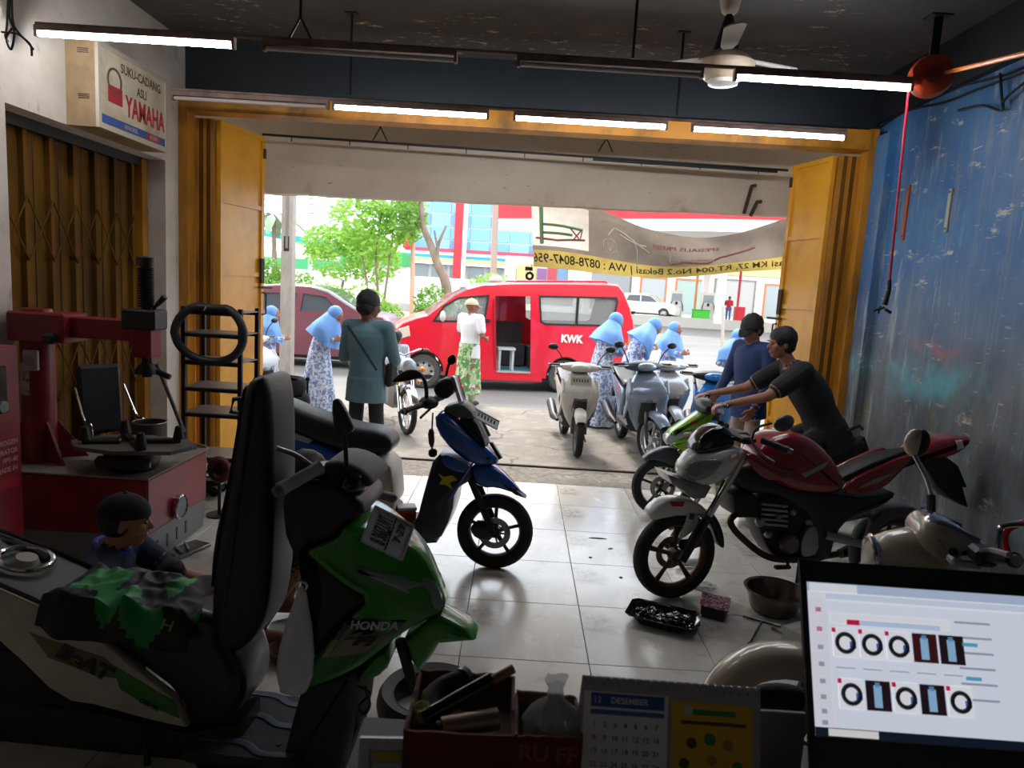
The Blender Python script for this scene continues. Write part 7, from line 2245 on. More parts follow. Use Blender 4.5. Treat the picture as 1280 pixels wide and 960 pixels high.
MB().rbox((ex - .01, cyl, hz1 - .02), (.2, .16, .12), .01).build('clamp_block', BLACK, tcg)
st = AY(183, 322, cy).z
MB().lathe([(0, hz0 - .12), (.03, hz0 - .12), (.03, st), (0, st)], (ex, cyl, 0), (0, 0, 1), 6).build('hex_shaft', DARKMETAL, tcg, 0)
pts_ = [(ex + .042 * cos(2 * pi * t_ / 10), cyl + .042 * sin(2 * pi * t_ / 10), hz1 + .05 + (st - .06 - hz1 - .05) * t_ / 160) for t_ in range(161)]
MB().tube(pts_, .006, 5).build('return_spring', DARKMETAL, tcg)
MB().lathe([(0, st - .05), (.05, st - .05), (.052, st + .0), (0, st + .01)], (ex, cyl, 0), (0, 0, 1), 16).build('shaft_cap', BLACK, tcg)
h0, h1 = AY(190, 388, cy) - o_, AY(206, 371, cy) - o_
MB().tube([h0, h0.lerp(h1, .4)], .01, 8).build('lock_lever', DARKMETAL, tcg)
MB().tube([h0.lerp(h1, .4), h1], [.014, .019], 10).build('lever_grip', BLACK, tcg)
tz = hz0 - .1
MB().lathe([(0, tz), (.07, tz), (.06, tz + .03), (.035, tz + .06), (0, tz + .06)], (ex, cyl, 0), (0, 0, 1), 16).tube([(ex + .04, cyl, tz + .02), (ex + .1, cyl, tz + .0), (ex + .14, cyl, tz - .015)], .018, 8).build('mount_head', DARKMETAL, tcg)
# dial plate and sticker on the column
g0 = AY(41, 450, cy - rc_) - o_
MB().rbox((g0.x, cyl - rc_ - .015, g0.z), (.085, .03, .12), .006).build('gauge_plate', mat('gauge_plate', '#a0a09b', .4), tcg)
MB().lathe([(0, 0), (.03, 0), (.033, .012), (0, .014)], (g0.x, cyl - rc_ - .03, g0.z), (0, -1, 0), 20).build('gauge_dial', mat('gauge_tan', '#8d7f63', .3), tcg)
MB().lathe([(rc_ + .0015, 0), (rc_ + .0015, .19)], (cxl, cyl, AY(60, 492, cy).z), (0, 0, 1), 12, ang=1.3, a0=3.5).build('warning_label', mat('label_grey', '#a8a396', .5, var=('#5d4c3a', 14, .5, .6)), tcg)
# turntable
tcx = AY(166, 556, 4.05); tz0 = tcx.z - .01
tx, ty = tcx.x - o_.x, 4.05 - o_.y
octo = [(-.36, -.02), (-.24, -.17), (.0, -.22), (.3, -.15), (.37, .03), (.25, .17), (0, .22), (-.26, .17)]
m = MB(); n8 = 8
m.add([(tx + x, ty + y, tz0) for x, y in octo] + [(tx + x, ty + y, tz0 + .022) for x, y in octo], [tuple(range(8))[::-1], tuple(range(8, 16))] + [(i, (i + 1) % 8, (i + 1) % 8 + 8, i + 8) for i in range(8)])
m.build('turntable', mat('table_grey', '#75706a', .5, .4, var=('#5a554f', 6, .4, .7)), tcg, 0)
for k in range(4):
    a = k * pi / 2 + .5
    dx, dy = cos(a) * 1.35, sin(a) * .85
    MB().rbox((tx + dx * .13, ty + dy * .13, tz0 + .034), (.2, .05, .025), .006, (0, 0, math.atan2(dy, dx))).build('clamp_slide', BLACK, tcg)
    MB().lathe([(0, 0), (.035, 0), (.02, .075), (.012, .08), (0, .08)], (tx + dx * .2, ty + dy * .2, tz0 + .045), (0, 0, 1), 10).build('clamp_jaw', DARKMETAL, tcg)
MB().lathe([(0, bz + .01), (.13, bz + .01), (.15, bz + .06), (.16, tz0), (0, tz0)], (tx, ty, 0), (0, 0, 1), 20).build('gearbox', BLACK, tcg)
MB().rbox((tx + .03, ty - .16, (bz + tz0) / 2 + .01), (.32, .06, .07), .02).build('air_cylinder', BLACK, tcg)
p0, p1 = AY(196, 455, 4.15) - o_, AY(230, 540, 4.25) - o_
MB().tube([p0, p1], .012, 8).build('pry_bar', STEEL, tcg)

# red cabinet at the picture edge, its panel facing the workshop
XF = -2.56
rcx = AX(28, 560, XF)
zt_ = AX(28, 431, XF).z
CL = .56
r = thing('inflator_cabinet', 'red upright tyre inflator cabinet with black display beside the tyre changer', 'cabinet', (XF - .2, rcx.y - CL / 2, 0))
MB().rbox((0, 0, zt_ / 2), (.4, CL, zt_), .012).build('cabinet_body', MRED, r, 0)
yl = lambda px, py: AX(px, py, XF).y - (rcx.y - CL / 2)
zl = lambda px, py: AX(px, py, XF).z
MB().rbox((.205, yl(7, 487) - .15, zl(4, 487)), (.012, .3, .24), .005).build('display_panel', GLOSSBLACK, r, 0)
for k in range(3):
    MB().lathe([(0, 0), (.03, 0), (.03, .01), (0, .012)], (.211, yl(4, 503) - .02 - k * .09, zl(3, 508)), (1, 0, 0), 18).build('gauge_button', mat('button_grey', '#6d6f70', .3, .4), r)
LR = mat('label_white_faded', '#b98d88', .6)
for k, s_ in enumerate(('NITROGEN', 'GENERATOR', 'FPT-40', 'MADE IN')):
    text(s_, .036, LR, r, (.2005, yl(22, 552 + k * 11), zl(22, 550 + k * 11)), (0, 1, 0), (0, 0, 1), align='RIGHT', bold=.0005)
MB().bb(.2, .204, -.1, CL / 2 - .04, zl(20, 600) - .03, zl(20, 600) + .02).build('red_label', mat('label_red', '#a3142a', .5), r, 0)

# metal rack with inner tube
RY0, RY1 = 5.0, 5.32
xa, xb = AY(230, 500, RY0).x, AY(300, 500, RY0).x
zt_ = AY(265, 388, RY0).z
r = thing('metal_rack', 'narrow black metal shelf rack standing before the yellow gate leaf', 'rack', ((xa + xb) / 2, (RY0 + RY1) / 2, 0))
hx_, hy_ = (xb - xa) / 2, (RY1 - RY0) / 2
BLKM = mat('black_angle_iron', '#1c1b1b', .5, .4)
for sx_ in (-1, 1):
    for sy_ in (-1, 1):
        MB().bb(sx_ * hx_ - .014, sx_ * hx_ + .014, sy_ * hy_ - .014, sy_ * hy_ + .014, 0, zt_ + .02).build('post', BLKM, r, 0)
for y in (392, 420, 455, 488, 520, 575):
    z_ = AY(265, y, RY0).z
    for sy_ in (-1, 1):
        MB().bb(-hx_, hx_, sy_ * hy_ - .012, sy_ * hy_ + .012, z_ - .012, z_ + .012).build('shelf_frame', BLKM, r, 0)
    MB().bb(-hx_ - .01, hx_ + .01, -hy_, hy_, z_ + .012, z_ + .02).build('shelf_board', mat('shelf_grey', '#8e8c88', .4, .3), r, 0)
ic = AY(263, 418, 4.97)
r = thing('inner_tube', 'black rubber inner tube hanging over the metal rack', 'inner tube', ic)
ip = []
for k in range(41):
    a = 2 * pi * k / 40 + pi / 2
    x, z_ = cos(a), sin(a)
    rx_ = .245 if z_ < 0 else .25
    zz_ = .2 * z_ if z_ < 0 else .2 * min(1, z_ * 1.15) * (.92 + .08 * abs(x))
    ip.append((x * rx_ * (1 - .05 * max(0, z_)), -.02 * cos(2 * a), zz_))
MB().tube(ip, .03, 10, cap=False).build('tube_ring', mat('tube_rubber', '#23262a', .5), r)
MB().tube([(-.02, -.02, .2), (-.02, -.06, .17)], .006, 6).build('valve', STEEL, r)
# bicycle-like pedal part and lever near the rack foot
c = G(262, 596, .1)
r = thing('floor_jack', 'black floor jack with bent lever standing on the floor by the rack', 'jack', (c.x, c.y - .1, 0))
MB().rbox((0, 0, .06), (.3, .14, .1), .03).build('jack_body', BLACK, r)
MB().tube([(-.05, 0, .1), (.1, 0, .24), (-.1, -.02, .28)], .014, 8).build('jack_lever', DARKMETAL, r)
for s_ in (-1, 1):
    for x in (-.12, .12):
        MB().lathe([(0, -.02), (.04, -.02), (.04, .02), (0, .02)], (x, s_ * .08, .04), (0, 1, 0), 14).build('jack_wheel', RUBBER, r)
c = G(300, 575, .25)
r = thing('red_valve_wheel', 'round dark red spoked disc leaning at the rack foot', 'disc', (c.x + .1, c.y - .62, 0))
MB().torus((0, 0, .34), .07, .03, (0.3, 1, 0), 24, 10).build('disc_rim', mat('disc_red', '#4a1418', .5), r)
MB().lathe([(0, -.01), (.06, -.01), (.06, .01), (0, .01)], (0, 0, .34), (.3, 1, 0), 20).build('disc_plate', BLACK, r)
MB().tube([(0, 0, 0), (0, 0, .3)], .012, 8).lathe([(0, 0), (.09, 0), (.09, .01), (0, .01)], n=20).build('disc_stand', DARKMETAL, r)
# flat bars on the floor
for k, (pa_, pb_) in enumerate((((205, 592), (320, 602)), ((232, 608), (212, 640)), ((262, 600), (318, 612)))):
    a, b_ = G(*pa_, .01), G(*pb_, .01)
    tag(MB().tube([Vector((0, 0, 0)), b_ - a], .012, 6).build('steel_bar', DARKMETAL, loc=a), ['long dark steel bar on the floor before the rack', 'short dark steel bar beside the tyre changer base', 'middle-length dark steel bar under the jack'][k], 'bar')
# bucket and tin behind the turntable
c = AY(228, 578, 4.75)
r = thing('plastic_bucket', 'beige stained plastic bucket behind the tyre changer turntable', 'bucket', (c.x, 4.78, 0))
BUK = mat('stained_beige', '#a08a60', .6, var=('#6f5b3a', 7, .4, .7))
MB().lathe([(0, .01), (.11, .01), (.125, .0), (.145, .46), (.155, .47), (.155, .5), (.14, .5), (.12, .02), (0, .02)], n=28).build('bucket_body', BUK, r)
for z_ in (.40, .44):
    MB().torus((0, 0, z_), .143, .006, (0, 0, 1), 28, 6).build('bucket_rib', BUK, r)
MB().tube(spline([(-.15, 0, .46), (-.12, -.1, .36), (0, -.155, .33), (.12, -.1, .36), (.15, 0, .46)], 4), .004, 6).build('bucket_handle', STEEL, r)
MB().lathe([(0, .42), (.135, .42)], n=24).build('bucket_contents', mat('bucket_dark', '#2c2620', .7), r)
c = AY(187, 535, 4.5)
r = thing('round_tin', 'dark round tin standing on the tyre changer top plate behind the turntable', 'tin', (c.x, 4.5, bz + .012))
zt_ = c.z + .03 - bz
MB().lathe([(0, 0), (.105, 0), (.105, zt_), (.1, zt_), (.1, .02), (0, .02)], n=28).build('tin_wall', mat('tin_dark', '#4c4640', .5, .4), r)
MB().torus((0, 0, zt_), .104, .005, (0, 0, 1), 28, 6).build('tin_rim', STEEL, r)
# office chair behind the column
c = AY(84, 520, 4.85)
r = thing('office_chair', 'black chair with chrome armrest standing behind the tyre changer column', 'chair', (-2.9, 4.88, 0), RAD(-35))
r.scale = (.66, .66, .92)
MB().rbox((0, 0, .48), (.46, .46, .08), .03).build('seat', SEATV, r)
MB().rbox((-.2, 0, .85), (.07, .44, .55), .03, (0, -.12, 0)).build('backrest', SEATV, r)
for s_ in (-1, 1):
    MB().tube(spline([(-.2, s_ * .25, .95), (.05, s_ * .27, .72), (.2, s_ * .27, .7), (.2, s_ * .26, .45), (.1, s_ * .24, .3)], 5), .013, 8).build('armrest', CHROME, r)
    MB().tube([(.2, s_ * .22, .45), (.24, s_ * .24, 0)], .013, 8).build('leg', CHROME, r)
    MB().tube([(-.2, s_ * .22, .45), (-.26, s_ * .24, 0)], .013, 8).build('leg', CHROME, r)
# metal offcuts on the floor
c = G(205, 690, .0)
r = thing('spanner_tray', 'flat metal tray with tools on the floor by the tyre changer plinth', 'tray', (c.x + .12, c.y + .02, 0), RAD(70))
MB().rbox((0, 0, .012), (.3, .14, .02), .004).build('tray_plate', STEEL, r)
for k in range(3):
    MB().tube([(-.12 + .05 * k, -.05, .03), (-.1 + .08 * k, .06, .03)], .009, 6).build('tray_tool', mat('tool_pale', '#9c9a94', .4, .5), r)
# stack of tyres outside the seat
c = AY(352, 487, 5.55)
base_z = 0
nst = 7
zt_ = AY(352, 473, 5.55).z
th = zt_ / nst
for k in range(nst):
    r = thing('stacked_tyre', 'black motorcycle tyre in the stack by the rack, topmost of the stack' if k == nst - 1 else 'black motorcycle tyre in the stack by the rack, %s from the top' % ('second', 'third', 'fourth', 'fifth', 'sixth', 'seventh')[nst - 2 - k], 'tyre', (c.x - .02 + .015 * ((k * 7) % 3 - 1), 5.6 + .01 * (k % 2), k * th), k * .7, 'tyres stacked by the rack')
    lying_tyre(r, .215, th - .002)
r = thing('thin_stake', 'thin dark metal stake with round knob beside the tyre stack', 'stake', (AY(384, 500, 5.75).x, 5.75, 0))
zt_ = AY(384, 474, 5.75).z
MB().tube([(0, 0, 0), (0, 0, zt_)], .009, 8).build('stake_rod', DARKMETAL, r)
MB().ell((0, 0, zt_), (.02, .02, .02), 12, 8).build('stake_knob', DARKMETAL, r)
# classic motorcycle half hidden behind the man in the teal shirt
c = G(508, 543, -.03)
h = RAD(-62)
r = thing('classic_motorcycle', 'old chrome motorcycle with orange signals behind the blue scooter mirror', 'motorcycle', (c.x, c.y, -.03), h)
R_ = .28
spk = MB()
MB().torus((0, 0, R_), R_ - .035, .035, (0, 1, 0), 40, 10).build('tyre', RUBBER, r)
MB().torus((0, 0, R_), R_ - .072, .012, (0, 1, 0), 36, 8).build('rim', CHROME, r)
for k in range(18):
    a = 2 * pi * k / 18
    spk.tube([(.03 * cos(a + .4), .02 * (-1) ** k, R_ + .03 * sin(a + .4)), ((R_ - .075) * cos(a), 0, R_ + (R_ - .075) * sin(a))], .0025, 4)
spk.build('spokes', CHROME, r)
MB().lathe([(0, -.05), (.05, -.05), (.05, .05), (0, .05)], (0, 0, R_), (0, 1, 0), 16).build('hub', ALU, r)
for s_ in (-1, 1):
    MB().tube([(0, s_ * .09, R_), (-.2, s_ * .09, .85)], [.022, .018], 8).build('fork_leg', CHROME, r)
    MB().ell((-.1, s_ * .2, .76), (.04, .035, .035), 12, 8).build('turn_signal', mat('signal_orange', '#e08a1a', .2), r)
    MB().ell((-.02, s_ * .13, .62), (.03, .025, .03), 12, 8).build('marker_lamp', mat('signal_orange', '#e08a1a', .2), r)
    grip(r, (-.3, s_ * .26, .98), (-.38, s_ * .36, .97))
rg = []
for k in range(11):
    a = RAD(20 + 130 * k / 10)
    rg.append([((R_ + .03 + d_) * cos(a), y, R_ + (R_ + .03 + d_) * sin(a)) for y, d_ in ((-.06, -.03), (-.04, .005), (0, .012), (.04, .005), (.06, -.03))])
MB().loft(rg, cap=False, closed=False).build('front_mudguard', CHROME, r)
MB().ell((-.06, 0, .82), (.1, .09, .09), 18, 10).build('headlamp_shell', SILVER, r)
MB().ell((.02, 0, .82), (.035, .08, .08), 18, 8).build('headlamp_glass', GLASS, r)
MB().tube([(-.38, .36, .97), (-.28, .22, .99), (-.2, 0, .92), (-.28, -.22, .99), (-.38, -.36, .97)], .011, 8).build('handlebar', CHROME, r)
MB().ell((-.52, 0, .82), (.25, .12, .12), 18, 10).build('fuel_tank', SILVER, r)
MB().rbox((-1.0, 0, .8), (.6, .24, .09), .03).build('seat', SEATV, r)
MB().rbox((-.55, 0, .42), (.4, .22, .34), .05).build('engine_block', ALU, r)
MB().torus((-1.28, 0, R_), R_ - .035, .038, (0, 1, 0), 40, 10).build('tyre', RUBBER, r)
MB().torus((-1.28, 0, R_), R_ - .072, .012, (0, 1, 0), 36, 8).build('rim', CHROME, r)
for s_ in (-1, 1):
    MB().tube([(-.7, s_ * .1, .35), (-1.28, s_ * .1, R_)], .018, 8).build('swing_arm', DARKMETAL, r)
    MB().tube([(-1.15, s_ * .12, .75), (-1.28, s_ * .12, R_)], .022, 8).build('rear_shock', CHROME, r)
MB().tube([(-.6, -.14, .28), (-1.5, -.16, .33)], [.03, .045], 12).build('exhaust', CHROME, r)
# ================================================================== PEOPLE
from mathutils import kdtree
SKIN = mat('skin_brown', '#8d5a42', .5, var=('#7a4c38', 9, .4, .7))
SKINL = mat('skin_light_brown', '#a87458', .5, var=('#946248', 9, .4, .7))
HAIR = mat('black_hair', '#141110', .5, bump=(120, .5))
EYEW = mat('eye_dark', '#1a1210', .3)
LIPM = mat('lip_brown', '#7c3f38', .5)
STAND = dict(pelvis=(0, 0, .93), chest=(.01, 0, 1.22), neck=(0, 0, 1.40), head=(.015, 0, 1.535),
             shL=(0, .175, 1.36), elL=(-.02, .235, 1.08), wrL=(.06, .24, .85), shR=(0, -.175, 1.36), elR=(-.02, -.235, 1.08), wrR=(.06, -.24, .85),
             hipL=(0, .09, .9), knL=(.02, .1, .49), anL=(-.02, .1, .09), hipR=(0, -.09, .9), knR=(.02, -.1, .49), anR=(-.02, -.1, .09))
def capsule(m, a, b, ra, rb, n=12, k=4):
    a, b = Vector(a), Vector(b)
    d = b - a
    L = d.length
    d = d / L if L > 1e-6 else Vector((0, 0, 1))
    pts, rr = [], []
    for i in range(k + 1):
        t = pi / 2 * i / k
        pts.append(a - d * ra * cos(t)); rr.append(max(ra * sin(t), .0005))
    ns = int(L / .03)
    for i in range(1, ns):
        pts.append(a + d * L * i / ns); rr.append(ra + (rb - ra) * i / ns)
    for i in range(k + 1):
        t = pi / 2 * i / k
        pts.append(b + d * rb * sin(t)); rr.append(max(rb * cos(t), .0005))
    m.tube(pts, rr, n)
def figure(label, loc, rz, pose, mats, scale=1.0, head=(0, 0, 0), voxel=.014, build_=1.0, sleeve='short', shoes=True, hands=True, face=False, name='person', legs=True,
           hair=True, cap=None, scarf=None, dress=None, hand_pose=None, cat='person', extra=None, shorts=False, female=False, skin=None, hem=.0):
    """mats: skin, top, bottom, shoe. Joints in metres, x ahead, y left"""
    J = {k: Vector(v) for k, v in {**STAND, **pose}.items()}
    sk = skin or SKIN
    ml = [sk, mats[0], mats[1], mats[2]]
    pieces = []
    def add(mi):
        m = MB(); pieces.append((m, mi)); return m
    B = build_
    Rh = (Euler((head[2], head[1], head[0]), 'XYZ').to_matrix())
    lat = (J['shL'] - J['shR']).normalized()
    # torso loft
    P0, P1, P2 = J['pelvis'], J['chest'], J['neck']
    up0 = (P1 - P0).normalized(); up1 = (P2 - P1).normalized()
    def ring(c, up, w, d, latv):
        l = (latv - up * latv.dot(up)).normalized(); f = l.cross(up)
        return [c + l * (w * cos(a)) * 1.0 + f * (d * sin(a)) for a in [2 * pi * k / 20 for k in range(20)]]
    hl = (J['hipL'] - J['hipR']).normalized()
    tm = add(1)
    secs = [(P0 - up0 * .10, up0, .135, .105, hl), (P0, up0, .158, .118, hl), (P0.lerp(P1, .45), up0, .142 if not female else .13, .112, (hl + lat)), (P0.lerp(P1, .85), up0, .162, .122, lat),
            (P1.lerp(P2, .35), (up0 + up1).normalized(), .178, .118, lat), (P1.lerp(P2, .68), up1, .175, .098, lat), (P1.lerp(P2, .9), up1, .105, .075, lat), (P2, up1, .06, .06, lat)]
    fine = []
    for (c0, u0, w0, d0, l0), (c1, u1, w1, d1, l1) in zip(secs[:-1], secs[1:]):
        l0, l1 = l0.normalized(), l1.normalized()
        for k in range(3):
            t_ = k / 3
            fine.append((c0.lerp(c1, t_), u0.lerp(u1, t_), w0 + (w1 - w0) * t_, d0 + (d1 - d0) * t_, l0.lerp(l1, t_)))
    fine.append(secs[-1])
    tm.loft([ring(c, u.normalized(), w * B, d * B, l.normalized()) for c, u, w, d, l in fine])
    if hem:
        tm.loft([ring(P0 - up0 * ((.10 + hem) * (1 - k / 6)), up0, (.172 - .01 * k / 6) * B, (.138 - .012 * k / 6) * B, hl) for k in range(7)])
    bm_ = add(2)
    hk = .25 if hem else 0
    capsule(bm_, J['hipL'].lerp(J['hipR'], hk) - Vector((0, 0, .02)), J['hipR'].lerp(J['hipL'], hk) - Vector((0, 0, .02)), (.09 if hem else .115) * B, (.09 if hem else .115) * B)
    for s in 'LR':
        sh, el, wr = J['sh' + s], J['el' + s], J['wr' + s]
        m = add(1)
        capsule(m, P1.lerp(P2, .75), sh, .07 * B, .066 * B)
        if sleeve == 'long':
            capsule(m, sh, el, .064 * B, .05 * B); capsule(m, el, el.lerp(wr, .92), .05 * B, .036)
            m2 = add(0); capsule(m2, el.lerp(wr, .9), wr, .027, .025)
        elif sleeve == 'half':
            capsule(m, sh, el, .066 * B, .056 * B)
            m2 = add(0); capsule(m2, el, wr, .042, .027)
        else:
            mid = sh.lerp(el, .68)
            capsule(m, sh, mid, .068 * B, .062 * B)
            m2 = add(0); capsule(m2, sh.lerp(el, .6), el, .045 * B, .041); capsule(m2, el, wr, .041, .027)
        if hands:
            d = (wr - el).normalized()
            hp = (hand_pose or {}).get(s)
            nrm = Vector(hp[0]) if hp else (lat * (1 if s == 'L' else -1))
            curl = hp[1] if hp else .5
            nrm = (nrm - d * nrm.dot(d)).normalized()        # back of the hand
            sd = d.cross(nrm).normalized()
            if s == 'R': sd = -sd
            m2 = add(0)
            pc = wr + d * .05
            for q in (-.028, -.009, .009, .028):
                capsule(m2, wr + d * .01 + sd * q * .6, wr + d * .085 + sd * q, .015, .012, 8, 3)
            for q, L in ((.03, .068), (.01, .078), (-.011, .072), (-.031, .056)):
                a = wr + d * .088 + sd * q
                d1 = (d * cos(curl) - nrm * sin(curl)); d2 = (d * cos(curl * 2.1) - nrm * sin(curl * 2.1)); d3 = (d * cos(curl * 2.9) - nrm * sin(curl * 2.9))
                b = a + d1 * L * .45; c = b + d2 * L * .32; e = c + d3 * L * .25
                capsule(m2, a, b, .0095, .009, 8, 3); capsule(m2, b, c, .009, .0085, 8, 3); capsule(m2, c, e, .0085, .0075, 8, 3)
            a = wr + d * .03 + sd * .025
            b = a + (d * .6 + sd * .7 - nrm * .3 * curl).normalized() * .04
            c = b + (d * .85 + sd * .15 - nrm * .6 * curl).normalized() * .032
            capsule(m2, a, b, .013, .011, 8, 3); capsule(m2, b, c, .011, .009, 8, 3)
        if legs:
            hp_, kn, an = J['hip' + s], J['kn' + s], J['an' + s]
            m = add(2)
            capsule(m, hp_.lerp(J['pelvis'], .15 if hem else 0), hp_.lerp(kn, .97), (.068 if hem else .088) * B, .06 * B)
            if shorts:
                m2 = add(0); capsule(m2, kn, an, .048, .034)
            else:
                capsule(m, kn, kn.lerp(an, .93), .06 * B, .05 * B)
                m2 = add(0); capsule(m2, kn.lerp(an, .85), an, .034, .034)
            ft = J.get('toe' + s)
            if ft is None:
                fw = Vector((1, .12 if s == 'L' else -.12, 0)).normalized(); ft = Vector((an.x, an.y, an.z - .05)) + fw * .15
            else: ft = Vector(ft)
            m = add(3 if shoes else 0)
            hl2 = Vector((an.x, an.y, an.z - .045)) - (ft - an).normalized() * .05
            capsule(m, hl2, hl2.lerp(ft, .75), .036, .04); capsule(m, hl2.lerp(ft, .7), ft, .038, .026); capsule(m, an, hl2.lerp(ft, .3), .034, .036)
    # head
    H = J['head']
    m = add(0)
    capsule(m, P2 - up1 * .03, H - Rh @ Vector((.02, 0, .06)), .054 * (0.9 if female else 1), .05)
    def hp3(x, y, z): return H + Rh @ Vector((x, y, z))
    m.ell(hp3(-.008, 0, .025), (.096, .076, .092), 24, 16, Rh)
    m.ell(hp3(.018, 0, -.03), (.07, .061, .085), 20, 14, Rh)
    m.ell(hp3(.045, 0, -.085), (.034, .034, .026), 14, 10, Rh)
    m.ell(hp3(.07, 0, .022), (.022, .05, .012), 14, 8, Rh)           # brow
    capsule(m, hp3(.082, 0, .012), hp3(.102, 0, -.022), .008, .0135, 10, 4)   # nose
    m.ell(hp3(.092, 0, -.028), (.012, .018, .008), 12, 8, Rh)
    m.ell(hp3(.08, 0, -.056), (.012, .024, .006), 12, 8, Rh); m.ell(hp3(.078, 0, -.068), (.012, .02, .007), 12, 8, Rh)
    for s in (-1, 1):
        m.ell(hp3(.06, s * .042, -.02), (.026, .022, .026), 12, 8, Rh)   # cheeks
        m.ell(hp3(-.008, s * .077, -.008), (.018, .009, .03), 12, 8, Rh @ Euler((0, .15, s * .35)).to_matrix())
    # union
    allm = MB()
    kd_n = sum(len(p.v) for p, _ in pieces)
    kd = kdtree.KDTree(kd_n)
    idx = []
    for p, mi in pieces:
        for v in p.v:
            kd.insert(Vector(v), len(idx)); idx.append(mi)
        allm.add(p.v, p.f)
    kd.balance()
    me = bpy.data.meshes.new('body'); me.from_pydata(allm.v, [], allm.f)
    bm2 = bmesh.new(); bm2.from_mesh(me); bmesh.ops.recalc_face_normals(bm2, faces=bm2.faces); bm2.to_mesh(me); bm2.free()
    tmp = bpy.data.objects.new('body_tmp', me); COL.objects.link(tmp)
    md = tmp.modifiers.new('r', 'REMESH'); md.mode = 'VOXEL'; md.voxel_size = voxel; md.use_smooth_shade = True
    sm = tmp.modifiers.new('s', 'SMOOTH'); sm.factor = .5; sm.iterations = 2
    bpy.context.view_layer.update()
    me2 = bpy.data.meshes.new_from_object(tmp.evaluated_get(bpy.context.evaluated_depsgraph_get()))
    bpy.data.objects.remove(tmp)
    me2.name = 'body'
    me2.materials.clear()
    for x in ml: me2.materials.append(x)
    mis = [0] * len(me2.polygons)
    for i, p in enumerate(me2.polygons):
        mis[i] = idx[kd.find(p.center)[1]]
    me2.polygons.foreach_set('material_index', mis)
    me2.polygons.foreach_set('use_smooth', [True] * len(me2.polygons))
    root = thing(name, label, cat, loc, rz)
    root.scale = (scale,) * 3
    body = bpy.data.objects.new('body', me2); COL.objects.link(body); body.parent = root
    if face:
        for s in (-1, 1):
            MB().ell(hp3(.0805, s * .031, .004), (.008, .0145, .006), 12, 8, Rh).build('eye', EYEW, root)
            MB().ell(hp3(.088, s * .032, .026), (.006, .021, .004), 12, 6, Rh).build('eyebrow', HAIR, root)
        MB().ell(hp3(.0885, 0, -.061), (.006, .02, .004), 12, 6, Rh).build('mouth', LIPM, root)
    if hair:
        m = MB()
        m.ell(hp3(-.022, 0, .042), (.102, .0845, .095), 28, 18, Rh)
        m.ell(hp3(-.045, 0, -.012), (.07, .076, .07), 24, 14, Rh)
        rn = random.Random(len(label))
        off = Vector((rn.random() * 9, 0, 0))
        m.v = [tuple(Vector(v) + (Vector(v) - H).normalized() * (.008 * mnoise.noise(Vector(v) * 40 + off) + .006)) for v in m.v]
        m.build('hair', HAIR, root, 60)
    if cap:
        cm, brim = cap
        c_ = MB().ell(hp3(-.012, 0, .03), (.108, .092, .095), 28, 12, Rh, z0=.0)
        c_.lathe([(0, 0), (.012, 0), (.008, .008), (0, .01)], hp3(-.012, 0, .124), Rh @ Vector((0, 0, 1)), 10)
        co = c_.build('cap', cm, root, 50)
        if brim:
            yaw_b, = brim
            Rb = Rh @ Euler((0, 0, yaw_b)).to_matrix()
            pts = [(.07 + .105 * sin(pi * k / 12), -.078 + .156 * k / 12) for k in range(13)]
            b_ = MB()
            top_ = [H + Rb @ Vector((x - .012, y, .036 - .35 * (x - .07) + .0 * y - 1.6 * y * y)) for x, y in pts]
            bot_ = [p - Rh @ Vector((0, 0, .006)) for p in top_]
            n_ = len(pts)
            b_.add(top_ + bot_, [tuple(range(n_)), tuple(range(2 * n_ - 1, n_ - 1, -1))] + [(i, (i + 1) % n_, (i + 1) % n_ + n_, i + n_) for i in range(n_)])
            b_.build('brim', cm, co, 40)
    if scarf:
        m = MB()
        m.ell(hp3(-.034, 0, .022), (.108, .097, .112), 28, 18, Rh)
        ch = H - Rh @ Vector((.0, 0, .1))
        rings = []
        for k in range(9):
            t = k / 8
            c_ = (H + Rh @ Vector((-.03, 0, -.02))).lerp(P1 + Vector((.01, 0, -.06)), t)
            w = (.097 + .18 * min(1, t * 1.8)) * (1 + .1 * t); dd = .105 + .15 * t
            upv = (ch - P1).normalized()
            l = lat; f = l.cross(upv).normalized()
            rings.append([c_ + l * (w * cos(a)) + f * (dd * sin(a)) * 1.0 + (l * cos(a) + f * sin(a)) * (.016 * t * sin(7 * a + k * .5)) - upv * .05 * t * abs(sin(a)) for a in [2 * pi * j / 36 for j in range(36)]])
        m.loft(rings)
        m.build('headscarf', scarf, root, 60)
    if dress:
        dm, zlow = dress
        rings = []
        for k in range(13):
            t = k / 12
            if t < .35:
                c_ = P1.lerp(P0, t / .35); w = .165 + .012 * t; dd = .125 + .04 * t
            else:
                u = (t - .35) / .65
                c_ = Vector((P0.x * (1 - u) + (J['anL'].x + J['anR'].x) / 2 * u, P0.y * (1 - u), P0.z + (zlow - P0.z) * u)); w = .172 + .14 * u; dd = .14 + .12 * u
            l = lat; f = Vector((-l.y, l.x, 0)); f = Vector((l.y, -l.x, 0))
            rings.append([c_ + l * (w * cos(a)) + f * (dd * sin(a)) + (l * cos(a) + f * sin(a)) * (.022 * t * sin(9 * a + .8 * sin(3 * t))) for a in [2 * pi * j / 48 for j in range(48)]])
        MB().loft(rings).build('dress', dm, root, 60)
    if extra: extra(root, J, hp3, Rh)
    return root

